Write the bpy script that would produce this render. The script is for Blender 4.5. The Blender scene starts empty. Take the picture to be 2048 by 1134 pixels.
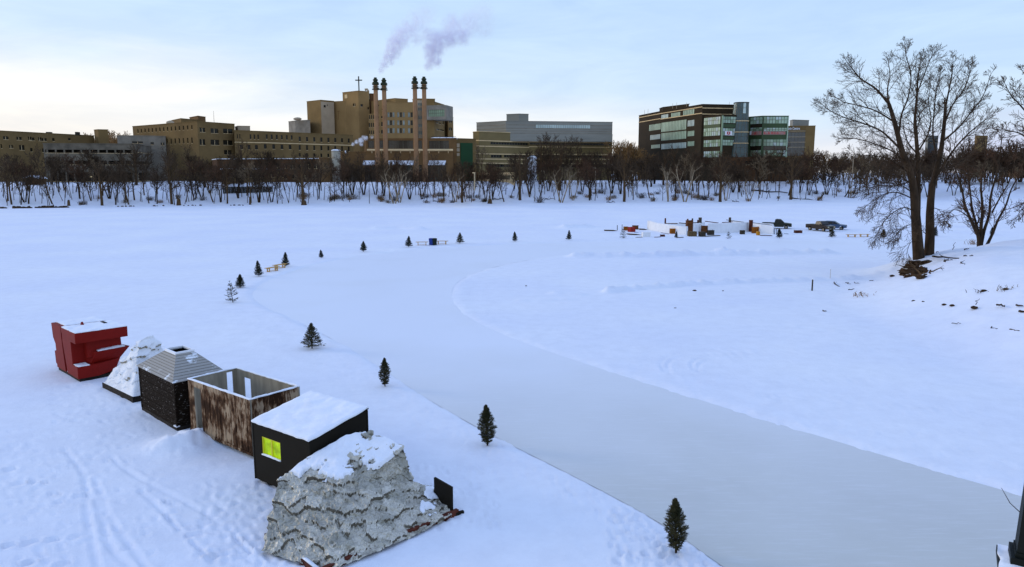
import bpy, bmesh, math, random
import numpy as np
from mathutils import Vector, Matrix, noise
PI = math.pi
S = bpy.context.scene
COL = S.collection
R = random.Random(7)

# ------------------------------------------------------------------ camera
F, CX, CY, HC = 1444.0, 1024.0, 567.0, 11.0
TH = math.atan(222 / F)
cth, sth = math.cos(TH), math.sin(TH)
cam = bpy.data.cameras.new('camera')
cam.sensor_width = 36
cam.lens = 36 * F / 2048
cam.clip_start = 0.1
cam.clip_end = 9000
camo = bpy.data.objects.new('camera', cam)
COL.objects.link(camo)
camo.location = (0, 0, HC)
camo.rotation_euler = (PI / 2 - TH, 0, 0)
S.camera = camo

def ray(px, py):
    a = (px - CX) / F
    b = -(py - CY) / F
    return Vector((a, cth + b * sth, -sth + b * cth))
def G(px, py, z=0.0):           # where the sight line meets the level z
    d = ray(px, py)
    t = (z - HC) / d.z
    return Vector((d.x * t, d.y * t, z))
def P(px, py, Y):               # the point at distance Y
    d = ray(px, py)
    t = Y / d.y
    return Vector((d.x * t, Y, HC + d.z * t))
def V(*a): return Vector(a)

# ------------------------------------------------------------------ mesh builder
class MB:
    def __init__(s): s.v = []; s.f = []; s.m = []
    def add(s, vs, fs, m=0):
        o = len(s.v)
        s.v += [tuple(p) for p in vs]
        s.f += [tuple(i + o for i in f) for f in fs]
        s.m += [m] * len(fs)
    def quad(s, a, b, c, d, m=0): s.add([a, b, c, d], [(0, 1, 2, 3)], m)
    def box(s, x0, x1, y0, y1, z0, z1, m=0, M=None):
        vs = [V(x, y, z) for z in (z0, z1) for y in (y0, y1) for x in (x0, x1)]
        if M is not None: vs = [M @ p for p in vs]
        s.add(vs, [(0, 2, 3, 1), (4, 5, 7, 6), (0, 1, 5, 4), (2, 6, 7, 3), (0, 4, 6, 2), (1, 3, 7, 5)], m)
    def bar(s, a, b, w, h, m=0, up=V(0, 0, 1)):    # a beam of section w x h from a to b
        a = Vector(a); b = Vector(b); d = (b - a)
        if abs(d.normalized().dot(up)) > .98: up = V(0, 1, 0)
        sx = d.cross(up).normalized() * (w / 2); sy = sx.cross(d).normalized() * (h / 2)
        vs = [q + x + y for q in (a, b) for x, y in ((-sx, -sy), (sx, -sy), (sx, sy), (-sx, sy))]
        s.add(vs, [(3, 2, 1, 0), (4, 5, 6, 7), (0, 1, 5, 4), (1, 2, 6, 5), (2, 3, 7, 6), (3, 0, 4, 7)], m)
    def prism(s, poly, a0, a1, axis='y', m=0):      # profile extruded along an axis
        n = len(poly)
        def pt(p, t):
            return (p[0], t, p[1]) if axis == 'y' else ((t, p[0], p[1]) if axis == 'x' else (p[0], p[1], t))
        vs = [pt(p, a0) for p in poly] + [pt(p, a1) for p in poly]
        fs = [tuple(range(n)), tuple(range(2 * n - 1, n - 1, -1))]
        fs += [((i + 1) % n, i, i + n, (i + 1) % n + n) for i in range(n)]
        s.add(vs, fs, m)
    def tube(s, pts, rs, n=6, m=0, caps=True):
        k = len(pts)
        pts = [Vector(p) for p in pts]
        vs = []
        ref = None
        for i, p in enumerate(pts):
            d = (pts[min(i + 1, k - 1)] - pts[max(i - 1, 0)])
            d = d.normalized() if d.length > 1e-9 else V(0, 0, 1)
            if ref is None:
                ref = d.cross(V(1, 0, 0) if abs(d.x) < .8 else V(0, 1, 0)).normalized()
            ref = (ref - d * ref.dot(d)).normalized()
            o = d.cross(ref)
            r = rs[i]
            for j in range(n):
                t = 2 * PI * j / n
                vs.append(p + (ref * math.cos(t) + o * math.sin(t)) * r)
        fs = []
        for i in range(k - 1):
            for j in range(n):
                a = i * n + j; b = i * n + (j + 1) % n
                fs.append((a, b, b + n, a + n))
        if caps:
            fs.append(tuple(range(n - 1, -1, -1)))
            fs.append(tuple((k - 1) * n + j for j in range(n)))
        s.add(vs, fs, m)
    def lathe(s, prof, c=(0, 0, 0), n=16, m=0):
        s.tube([V(c[0], c[1], c[2] + z) for r, z in prof], [max(r, 1e-4) for r, z in prof], n, m)
    def lump(s, c, rx, ry, rz, seed=0, amp=.25, m=0, sub=2):
        bm = bmesh.new()
        bmesh.ops.create_icosphere(bm, subdivisions=sub, radius=1)
        vs = []
        for q in bm.verts:
            k = 1 + amp * noise.noise(q.co * 1.7 + V(seed * 3.1, seed, 0)) + amp * .5 * noise.noise(q.co * 4 + V(seed, 0, 9))
            vs.append(V(c[0] + q.co.x * rx * k, c[1] + q.co.y * ry * k, c[2] + q.co.z * rz * k))
        fs = [tuple(x.index for x in f.verts) for f in bm.faces]
        bm.free()
        s.add(vs, fs, m)
    def xf(s, M): s.v = [tuple(M @ Vector(p)) for p in s.v]; return s
    def build(s, name, mats, parent=None, smooth=False, org=None):
        me = bpy.data.meshes.new(name)
        vs = s.v
        if org is not None: vs = [(p[0] - org[0], p[1] - org[1], p[2] - org[2]) for p in vs]
        me.from_pydata(vs, [], s.f)
        if not isinstance(mats, (list, tuple)): mats = [mats]
        for q in mats: me.materials.append(q)
        if len(mats) > 1: me.polygons.foreach_set('material_index', s.m)
        if smooth: me.polygons.foreach_set('use_smooth', [True] * len(me.polygons))
        me.update()
        o = bpy.data.objects.new(name, me)
        COL.objects.link(o)
        if parent is not None: o.parent = parent
        elif org is not None: o.location = org
        return o

def tag(o, label=None, cat=None, group=None, kind=None):
    if label: o['label'] = label
    if cat: o['category'] = cat
    if group: o['group'] = group
    if kind: o['kind'] = kind
    return o
def thing(name, label, cat, loc=(0, 0, 0), rz=0.0, group=None):
    o = bpy.data.objects.new(name, None)
    o.empty_display_size = .2
    COL.objects.link(o)
    o.location = loc
    o.rotation_euler = (0, 0, rz)
    return tag(o, label, cat, group)
KIDS = {}
def kids(o):
    return [c for c in o.children]
def dup(root, loc, rz=0.0, sc=1.0, label=None, group=None, sz=None):
    def cp(o, par):
        c = o.copy()
        COL.objects.link(c)
        if par is not None: c.parent = par
        for q in list(o.children): cp(q, c)
        return c
    r = cp(root, None)
    r.location = loc
    r.rotation_euler = (0, 0, rz)
    r.scale = (sc, sc, sz or sc)
    if label: r['label'] = label
    if group: r['group'] = group
    return r
ORD = ['first', 'second', 'third', 'fourth', 'fifth', 'sixth', 'seventh', 'eighth', 'ninth', 'tenth', 'eleventh', 'twelfth',
       'thirteenth', 'fourteenth', 'fifteenth', 'sixteenth', 'seventeenth', 'eighteenth', 'nineteenth', 'twentieth']
ORD += ['twenty-' + o for o in ORD[:9]] + ['thirtieth'] + ['thirty-' + o for o in ORD[:9]] + ['fortieth'] + ['forty-' + o for o in ORD[:9]] + ['fiftieth'] + ['fifty-' + o for o in ORD[:9]]

# ------------------------------------------------------------------ materials
def nodes(name):
    m = bpy.data.materials.new(name)
    m.use_nodes = True
    nt = m.node_tree
    b = nt.nodes['Principled BSDF']
    return m, nt, b
def N(nt, typ, **kw):
    n = nt.nodes.new(typ)
    for k, v in kw.items():
        if k.startswith('i_'):
            key = k[2:]
            n.inputs[int(key) if key.isdigit() else key.replace('_', ' ')].default_value = v
        else: setattr(n, k, v)
    return n
def rgb(c): return (c[0], c[1], c[2], 1)
def mat(name, col, rough=.8, var=.2, scale=2.0, bump=0.0, bscale=12.0, spec=.15, col2=None, stretch=(1, 1, 1), lo=.35, hi=.65, metal=0, emit=0, detail=6, warm=(1, .86, .62)):
    col = tuple(a_ * b_ for a_, b_ in zip(col, warm))          # the surfaces here carry little blue of their own
    if col2: col2 = tuple(a_ * b_ for a_, b_ in zip(col2, warm))
    m, nt, b = nodes(name)
    L = nt.links.new
    tc = N(nt, 'ShaderNodeTexCoord')
    mp = N(nt, 'ShaderNodeMapping', i_Scale=stretch)
    L(tc.outputs['Object'], mp.inputs[0])
    nz = N(nt, 'ShaderNodeTexNoise', i_Scale=scale, i_Detail=detail, i_Roughness=.62)
    L(mp.outputs[0], nz.inputs['Vector'])
    rp = N(nt, 'ShaderNodeValToRGB')
    rp.color_ramp.elements[0].position = lo
    rp.color_ramp.elements[1].position = hi
    c1 = tuple(x * (1 - var) for x in col)
    c2 = col2 if col2 else tuple(min(1, x * (1 + var)) for x in col)
    rp.color_ramp.elements[0].color = rgb(c1)
    rp.color_ramp.elements[1].color = rgb(c2)
    L(nz.outputs[0], rp.inputs[0])
    L(rp.outputs[0], b.inputs['Base Color'])
    b.inputs['Roughness'].default_value = rough
    b.inputs['Specular IOR Level'].default_value = spec
    b.inputs['Metallic'].default_value = metal
    if emit:
        L(rp.outputs[0], b.inputs['Emission Color'])
        b.inputs['Emission Strength'].default_value = emit
    if bump:
        n2 = N(nt, 'ShaderNodeTexNoise', i_Scale=bscale, i_Detail=5.0)
        L(mp.outputs[0], n2.inputs['Vector'])
        bp = N(nt, 'ShaderNodeBump', i_Strength=bump, i_Distance=.05)
        L(n2.outputs[0], bp.inputs['Height'])
        L(bp.outputs[0], b.inputs['Normal'])
    return m

M = {}
M['bark'] = mat('bark', (.085, .058, .036), .9, .45, 3, .5, 9, stretch=(1, 1, .3))
M['bark_dark'] = mat('bark_dark', (.042, .030, .022), .9, .45, 2.5, .5, 9, stretch=(1, 1, .3))
M['bark_pale'] = mat('bark_pale', (.30, .26, .22), .9, .35, 1.2, .3, 9, stretch=(1, 1, .4))
M['twig'] = mat('twig', (.068, .050, .038), .9, .4, .6)
M['twig_red'] = mat('twig_red', (.080, .048, .034), .9, .4, .6)
M['twig_gold'] = mat('twig_gold', (.24, .15, .07), .9, .3, .6)
M['twig_grey'] = mat('twig_grey', (.16, .13, .10), .9, .4, .8)
M['snowcap'] = mat('snow_on_roofs', (.86, .87, .88), .7, .04, 2, .25, 8, spec=.2, warm=(1, 1, 1))
M['black_wall'] = mat('black_painted_plywood', (.015, .014, .012), .8, .12, .8, .05, 30, spec=.1)
M['dark_skid'] = mat('dark_skid_timber', (.022, .02, .02), .8, .4, 2, .3, 12)
M['red_paint'] = mat('red_painted_panel', (.20, .009, .007), .6, .10, .7, .04, 20, spec=.12)
M['lime'] = mat('lime_lit_glazing', (.34, .58, .0), .3, .35, 3.0, emit=.45)
M['frame_lime'] = mat('lime_frame', (.45, .52, .05), .5, .1, 3, emit=.25)
M['foil'] = mat('crumpled_silver_sheet', (.54, .58, .64), .46, .13, 2.2, .0, 14, spec=.3, metal=.2)
def creased(m, s1, s2, k):            # sharp folds of stiff sheet: edges of irregular cells
    nt = m.node_tree; b = nt.nodes['Principled BSDF']; L = nt.links.new
    tc = N(nt, 'ShaderNodeTexCoord')
    nz = N(nt, 'ShaderNodeTexNoise', i_Scale=s1 * 1.3, i_Detail=3.0); L(tc.outputs['Object'], nz.inputs[0])
    ad = N(nt, 'ShaderNodeMix', data_type='RGBA', blend_type='LINEAR_LIGHT'); ad.inputs[0].default_value = .16
    L(tc.outputs['Object'], ad.inputs[6]); L(nz.outputs['Color'], ad.inputs[7])
    h = None
    for s_, w in ((s1, 1.0), (s2, .45)):
        v = N(nt, 'ShaderNodeTexVoronoi', feature='F1', i_Scale=s_); L(ad.outputs[2], v.inputs['Vector'])
        mu = N(nt, 'ShaderNodeMath', operation='MULTIPLY', i_1=w / s_); L(v.outputs['Distance'], mu.inputs[0])
        if h is None: h = mu.outputs[0]
        else:
            a_ = N(nt, 'ShaderNodeMath', operation='ADD'); L(h, a_.inputs[0]); L(mu.outputs[0], a_.inputs[1]); h = a_.outputs[0]
    bp = N(nt, 'ShaderNodeBump', i_Strength=1.0, i_Distance=k); L(h, bp.inputs['Height']); L(bp.outputs[0], b.inputs['Normal'])
creased(M['foil'], 3.2, 9.0, .5)
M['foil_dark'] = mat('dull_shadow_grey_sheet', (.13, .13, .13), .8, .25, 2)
M['foil_b'] = mat('pale_silver_sheet', (.64, .69, .77), .45, .10, 2.2, spec=.3, metal=.2); creased(M['foil_b'], 3.6, 10.0, .5)
M['foil_c'] = mat('grey_silver_sheet', (.45, .49, .54), .48, .13, 2.2, spec=.3, metal=.2); creased(M['foil_c'], 2.8, 8.0, .5)
M['white_sheet'] = mat('white_sheet', (.82, .82, .82), .6, .05, 2, .2, 12, warm=(1, 1, .98))
M['white_sheet_b'] = mat('dull_white_sheet', (.70, .71, .72), .6, .05, 2, .2, 12, warm=(1, 1, .98))
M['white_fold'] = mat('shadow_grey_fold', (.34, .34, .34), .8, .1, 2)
M['redwood'] = mat('red_brown_timber', (.10, .03, .022), .8, .4, 3, .2, 14)
M['grey_board'] = mat('weathered_grey_board', (.36, .35, .34), .85, .3, 2.2, .2, 10, stretch=(.3, .3, 4))
M['yellow_wood'] = mat('yellow_pine', (.52, .36, .16), .7, .2, 3, .1, 20)
M['dark_hole'] = mat('dark_opening', (.012, .011, .011), .9, .3, 2)
M['metal_dark'] = mat('dark_metal', (.03, .032, .032), .5, .3, 3, .05, 20, metal=.3)
M['concrete'] = mat('pale_concrete', (.25, .25, .26), .9, .22, .25, .1, 3)
M['glass_dark'] = mat('dark_window_glass', (.018, .018, .016), .2, .5, .2, spec=.3)
M['glass_pale'] = mat('pale_reflecting_glass', (.25, .33, .40), .2, .35, .18, spec=.4)
M['tyre'] = mat('black_rubber', (.016, .016, .016), .8, .2, 6)
M['rim'] = mat('grey_wheel_rim', (.25, .25, .26), .35, .1, 6, metal=.6)
M['lamp_glass'] = mat('lamp_glass', (.6, .58, .5), .2, .1, 6)
M['tail_red'] = mat('red_lamp_glass', (.4, .02, .02), .25, .1, 6)

def peel_mat():                      # pale boards under flaking dark brown stain
    m, nt, b = nodes('flaking_brown_boards')
    L = nt.links.new
    tc = N(nt, 'ShaderNodeTexCoord')
    mp = N(nt, 'ShaderNodeMapping', i_Scale=(1, 1, .22)); L(tc.outputs['Object'], mp.inputs[0])
    n1 = N(nt, 'ShaderNodeTexNoise', i_Scale=7.0, i_Detail=8.0, i_Roughness=.75); L(mp.outputs[0], n1.inputs[0])
    n2 = N(nt, 'ShaderNodeTexNoise', i_Scale=1.1, i_Detail=3.0); L(tc.outputs['Object'], n2.inputs[0])
    ad = N(nt, 'ShaderNodeMath', operation='ADD'); L(n1.outputs[0], ad.inputs[0])
    mu = N(nt, 'ShaderNodeMath', operation='MULTIPLY', i_1=.75); L(n2.outputs[0], mu.inputs[0]); L(mu.outputs[0], ad.inputs[1])
    rp = N(nt, 'ShaderNodeValToRGB')
    e = rp.color_ramp.elements
    e[0].position = .80; e[0].color = (.032, .014, .006, 1)
    e[1].position = .98; e[1].color = (.38, .27, .165, 1)
    q = e.new(.88); q.color = (.115, .054, .024, 1)
    L(ad.outputs[0], rp.inputs[0]); L(rp.outputs[0], b.inputs['Base Color'])
    b.inputs['Roughness'].default_value = .9; b.inputs['Specular IOR Level'].default_value = .1
    bp = N(nt, 'ShaderNodeBump', i_Strength=.4, i_Distance=.02); L(n1.outputs[0], bp.inputs['Height']); L(bp.outputs[0], b.inputs['Normal'])
    return m
M['peel'] = peel_mat()
M['inner_board'] = mat('grey_brown_inner_board', (.30, .30, .30), .85, .2, 2, .2, 10, stretch=(2, 2, .3))

def speck_mat(name, col, speck, thr=.66):     # dark boards with frost caught on them
    m, nt, b = nodes(name)
    L = nt.links.new
    tc = N(nt, 'ShaderNodeTexCoord')
    mp = N(nt, 'ShaderNodeMapping', i_Scale=(1, 1, 2.2)); L(tc.outputs['Object'], mp.inputs[0])
    n1 = N(nt, 'ShaderNodeTexNoise', i_Scale=6.5, i_Detail=6.0, i_Roughness=.7); L(mp.outputs[0], n1.inputs[0])
    rp = N(nt, 'ShaderNodeValToRGB')
    e = rp.color_ramp.elements
    e[0].position = .38; e[0].color = rgb(tuple(x * .6 for x in col))
    e[1].position = thr + .06; e[1].color = rgb(speck)
    q = e.new(thr); q.color = rgb(tuple(x * 1.4 for x in col))
    L(n1.outputs[0], rp.inputs[0]); L(rp.outputs[0], b.inputs['Base Color'])
    b.inputs['Roughness'].default_value = .9; b.inputs['Specular IOR Level'].default_value = .08
    bp = N(nt, 'ShaderNodeBump', i_Strength=.3, i_Distance=.02); L(n1.outputs[0], bp.inputs['Height']); L(bp.outputs[0], b.inputs['Normal'])
    return m
M['dark_boards'] = speck_mat('charred_boards_with_frost', (.013, .008, .0045), (.34, .31, .27), .60)
M['roof_slats'] = mat('grey_slats_with_snow', (.44, .48, .58), .85, .18, 1.3, .2, 12, col2=(.84, 1.0, 1.38), lo=.56, hi=.63, stretch=(1, 1, 2))
# ------------------------------------------------------------------ light and sky
SUN_AZ, SUN_EL = math.radians(-72), math.radians(13)
def build_world():
    w = bpy.data.worlds.new('World')
    S.world = w
    w.use_nodes = True
    nt = w.node_tree
    L = nt.links.new
    for n in list(nt.nodes): nt.nodes.remove(n)
    out = N(nt, 'ShaderNodeOutputWorld')
    sky = N(nt, 'ShaderNodeTexSky', sky_type='NISHITA', sun_disc=False, sun_elevation=SUN_EL, sun_rotation=SUN_AZ, altitude=200, air_density=1.2, dust_density=1.5, ozone_density=2.0)
    b1 = N(nt, 'ShaderNodeBackground', i_Strength=.10)
    L(sky.outputs[0], b1.inputs[0])
    tc = N(nt, 'ShaderNodeTexCoord')
    sp = N(nt, 'ShaderNodeSeparateXYZ'); L(tc.outputs['Generated'], sp.inputs[0])
    # broad banks of stratus: noise squeezed in height
    mp = N(nt, 'ShaderNodeMapping', i_Scale=(1, 1, 7)); L(tc.outputs['Generated'], mp.inputs[0])
    nz = N(nt, 'ShaderNodeTexNoise', i_Scale=1.9, i_Detail=7.0, i_Roughness=.55, i_Distortion=.35); L(mp.outputs[0], nz.inputs[0])
    mp2 = N(nt, 'ShaderNodeMapping', i_Scale=(1, 1, 5), i_Location=(3, 1, 2)); L(tc.outputs['Generated'], mp2.inputs[0])
    nz2 = N(nt, 'ShaderNodeTexNoise', i_Scale=5.0, i_Detail=6.0, i_Roughness=.6, i_Distortion=.5); L(mp2.outputs[0], nz2.inputs[0])
    # height of the cloud deck wobbles with the noise and with the direction
    ma = N(nt, 'ShaderNodeMath', operation='MULTIPLY_ADD', i_1=.10, i_2=-.05); L(nz.outputs[0], ma.inputs[0])
    zz = N(nt, 'ShaderNodeMath', operation='ADD'); L(sp.outputs['Z'], zz.inputs[0]); L(ma.outputs[0], zz.inputs[1])
    xm = N(nt, 'ShaderNodeMath', operation='MULTIPLY', i_1=.085); L(sp.outputs['X'], xm.inputs[0])
    z2 = N(nt, 'ShaderNodeMath', operation='ADD'); L(zz.outputs[0], z2.inputs[0]); L(xm.outputs[0], z2.inputs[1])
    rp = N(nt, 'ShaderNodeValToRGB')
    e = rp.color_ramp.elements
    e[0].position = 0.0; e[0].color = (1.03, 1.0, .96, 1)
    e[1].position = 1.0; e[1].color = (.50, .69, 1.22, 1)
    for p_, c_ in ((.055, (1.06, 1.06, 1.05)), (.085, (.86, .95, 1.05)), (.115, (.72, .89, 1.08)), (.17, (.63, .83, 1.08)), (.24, (.58, .79, 1.07)), (.45, (.53, .73, 1.16))):
        q = e.new(p_); q.color = rgb(c_)
    L(z2.outputs[0], rp.inputs[0])
    # thin streaks
    r2 = N(nt, 'ShaderNodeValToRGB')
    r2.color_ramp.elements[0].position = .36; r2.color_ramp.elements[0].color = (.925, .94, .98, 1)
    r2.color_ramp.elements[1].position = .66; r2.color_ramp.elements[1].color = (1.06, 1.045, 1.03, 1)
    L(nz2.outputs[0], r2.inputs[0])
    mx = N(nt, 'ShaderNodeMix', data_type='RGBA', blend_type='MULTIPLY'); mx.inputs[0].default_value = 1
    L(rp.outputs[0], mx.inputs[6]); L(r2.outputs[0], mx.inputs[7])
    # lavender low cloud towards the right
    mr = N(nt, 'ShaderNodeMapRange', i_1=.36, i_2=.58, clamp=True); L(sp.outputs['X'], mr.inputs[0])
    mz = N(nt, 'ShaderNodeMapRange', i_1=.075, i_2=.035, clamp=True); L(zz.outputs[0], mz.inputs[0])
    mm = N(nt, 'ShaderNodeMath', operation='MULTIPLY'); L(mr.outputs[0], mm.inputs[0]); L(mz.outputs[0], mm.inputs[1])
    mk = N(nt, 'ShaderNodeMath', operation='MULTIPLY', i_1=.75); L(mm.outputs[0], mk.inputs[0])
    m2 = N(nt, 'ShaderNodeMix', data_type='RGBA'); L(mk.outputs[0], m2.inputs[0])
    L(mx.outputs[2], m2.inputs[6]); m2.inputs[7].default_value = (.60, .66, .95, 1)
    b2 = N(nt, 'ShaderNodeBackground', i_Strength=1.0); L(m2.outputs[2], b2.inputs[0])
    ms = N(nt, 'ShaderNodeMixShader', i_Fac=.90)
    L(b1.outputs[0], ms.inputs[1]); L(b2.outputs[0], ms.inputs[2]); L(ms.outputs[0], out.inputs[0])
build_world()
sl = bpy.data.lights.new('sun', 'SUN')
sl.energy = 1.0
sl.angle = math.radians(16)
sl.color = (1.0, .86, .70)
so = bpy.data.objects.new('sun', sl)
COL.objects.link(so)
sd = V(math.sin(SUN_AZ) * math.cos(SUN_EL), math.cos(SUN_AZ) * math.cos(SUN_EL), math.sin(SUN_EL))
so.rotation_euler = (-sd).to_track_quat('-Z', 'Y').to_euler()
S.view_settings.view_transform = 'Standard'
S.view_settings.look = 'None'
S.view_settings.exposure = .02
S.view_settings.gamma = 1
S.render.engine = 'CYCLES'
S.cycles.use_denoising = True
S.cycles.max_bounces = 6
S.cycles.diffuse_bounces = 3
S.cycles.glossy_bounces = 2
S.cycles.volume_bounces = 3
S.cycles.volume_step_rate = .6
S.cycles.caustics_reflective = False
S.cycles.caustics_refractive = False

# ------------------------------------------------------------------ terrain
OUTER = [(1500, 1160), (1440, 1128), (1340, 1058), (1240, 1000), (1120, 938), (1000, 878), (915, 832), (840, 788), (760, 735), (690, 692), (620, 655), (560, 628), (520, 608),
         (505, 592), (512, 577), (535, 561), (600, 537), (680, 518), (760, 507), (860, 497), (980, 490), (1100, 485), (1250, 482), (1450, 480.5), (1700, 479), (2100, 476)]
INNER = [(2100, 503), (1900, 504), (1700, 503), (1500, 501), (1250, 504), (1150, 509), (1050, 521), (965, 541), (918, 562), (903, 586), (912, 612), (950, 642), (1030, 678), (1150, 720),
         (1300, 768), (1500, 830), (1700, 890), (1850, 935), (2000, 978), (2120, 1015), (2300, 1065)]
def cr(pts, n=5):                 # smooth a polyline
    out = []
    for i in range(len(pts) - 1):
        p0 = pts[max(i - 1, 0)]; p1 = pts[i]; p2 = pts[i + 1]; p3 = pts[min(i + 2, len(pts) - 1)]
        for k in range(n):
            t = k / n
            out.append(tuple(.5 * ((2 * b) + (-a + c) * t + (2 * a - 5 * b + 4 * c - d) * t * t + (-a + 3 * b - 3 * c + d) * t ** 3) for a, b, c, d in zip(p0, p1, p2, p3)))
    out.append(tuple(pts[-1]))
    return out
RINK = [G(*p).xy for p in cr(OUTER, 4)] + [G(*p).xy for p in cr(INNER, 4)] + [V(30, 6), V(8, 6)]
RINKA = np.array([(p[0], p[1]) for p in RINK])

def sstep(a, b, x):
    t = np.clip((x - a) / (b - a), 0, 1)
    return t * t * (3 - 2 * t)
def shore(x): return 227 + (np.asarray(x) + 161) * .175 + 3.5 * np.sin(np.asarray(x) * .045)
FOOT_Y = [0, 20, 38, 46, 62, 70, 74, 80, 86, 100, 130]
FOOT_X = [31, 29, 27, 27.8, 29.5, 34.5, 39.2, 42, 52, 95, 170]
def base_z(x, y):
    x = np.asarray(x, float); y = np.asarray(y, float)
    z = 7.0 * sstep(0, 1, (y - shore(x)) / 46.0) ** .9
    d = x - np.interp(y, FOOT_Y, FOOT_X)
    bank = (3.3 * sstep(-2, 13, d) + 2.0 * sstep(8, 42, d)) * sstep(102, 84, y)
    r2 = ((x - 44.0) / 5.2) ** 2 + ((y - 77.0) / 4.6) ** 2
    return z + np.maximum(bank, 0) + 1.15 * np.exp(-r2 ** 1.6) * sstep(-1, 6, bank + 6)
def gz(x, y): return float(base_z(x, y)) + .05
def onland(px, py, it=12):        # where the sight line meets the banks
    d = ray(px, py); t = 8.0
    while t < 320:
        q = V(0, 0, HC) + d * t
        if q.z < gz(q.x, q.y): break
        t += .12
    return V(q.x, q.y, gz(q.x, q.y))
def bankpt(px, Y):
    x = (px - CX) / F * Y * (1 / 1.0) * .99
    return V(x, Y, gz(x, Y))

def vnoise(x, y, s, seed):
    rs = np.random.RandomState(seed)
    T = rs.rand(256, 256)
    xs = x * s; ys = y * s
    xi = np.floor(xs).astype(int); yi = np.floor(ys).astype(int)
    fx = xs - xi; fy = ys - yi
    fx = fx * fx * (3 - 2 * fx); fy = fy * fy * (3 - 2 * fy)
    a = T[xi & 255, yi & 255]; b = T[(xi + 1) & 255, yi & 255]; c = T[xi & 255, (yi + 1) & 255]; d = T[(xi + 1) & 255, (yi + 1) & 255]
    return (a * (1 - fx) + b * fx) * (1 - fy) + (c * (1 - fx) + d * fx) * fy - .5

def segdist(x, y, pts):
    best = np.full(x.shape, 1e9)
    for (ax, ay), (bx, by) in zip(pts[:-1], pts[1:]):
        dx, dy = bx - ax, by - ay
        L2 = dx * dx + dy * dy + 1e-12
        t = np.clip(((x - ax) * dx + (y - ay) * dy) / L2, 0, 1)
        best = np.minimum(best, np.hypot(x - ax - t * dx, y - ay - t * dy))
    return best
def inside(x, y, poly):
    r = np.zeros(x.shape, bool)
    n = len(poly)
    for i in range(n):
        ax, ay = poly[i]; bx, by = poly[(i + 1) % n]
        c = ((ay > y) != (by > y)) & (x < (bx - ax) * (y - ay) / ((by - ay) if abs(by - ay) > 1e-9 else 1e-9) + ax)
        r ^= c
    return r

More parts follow.
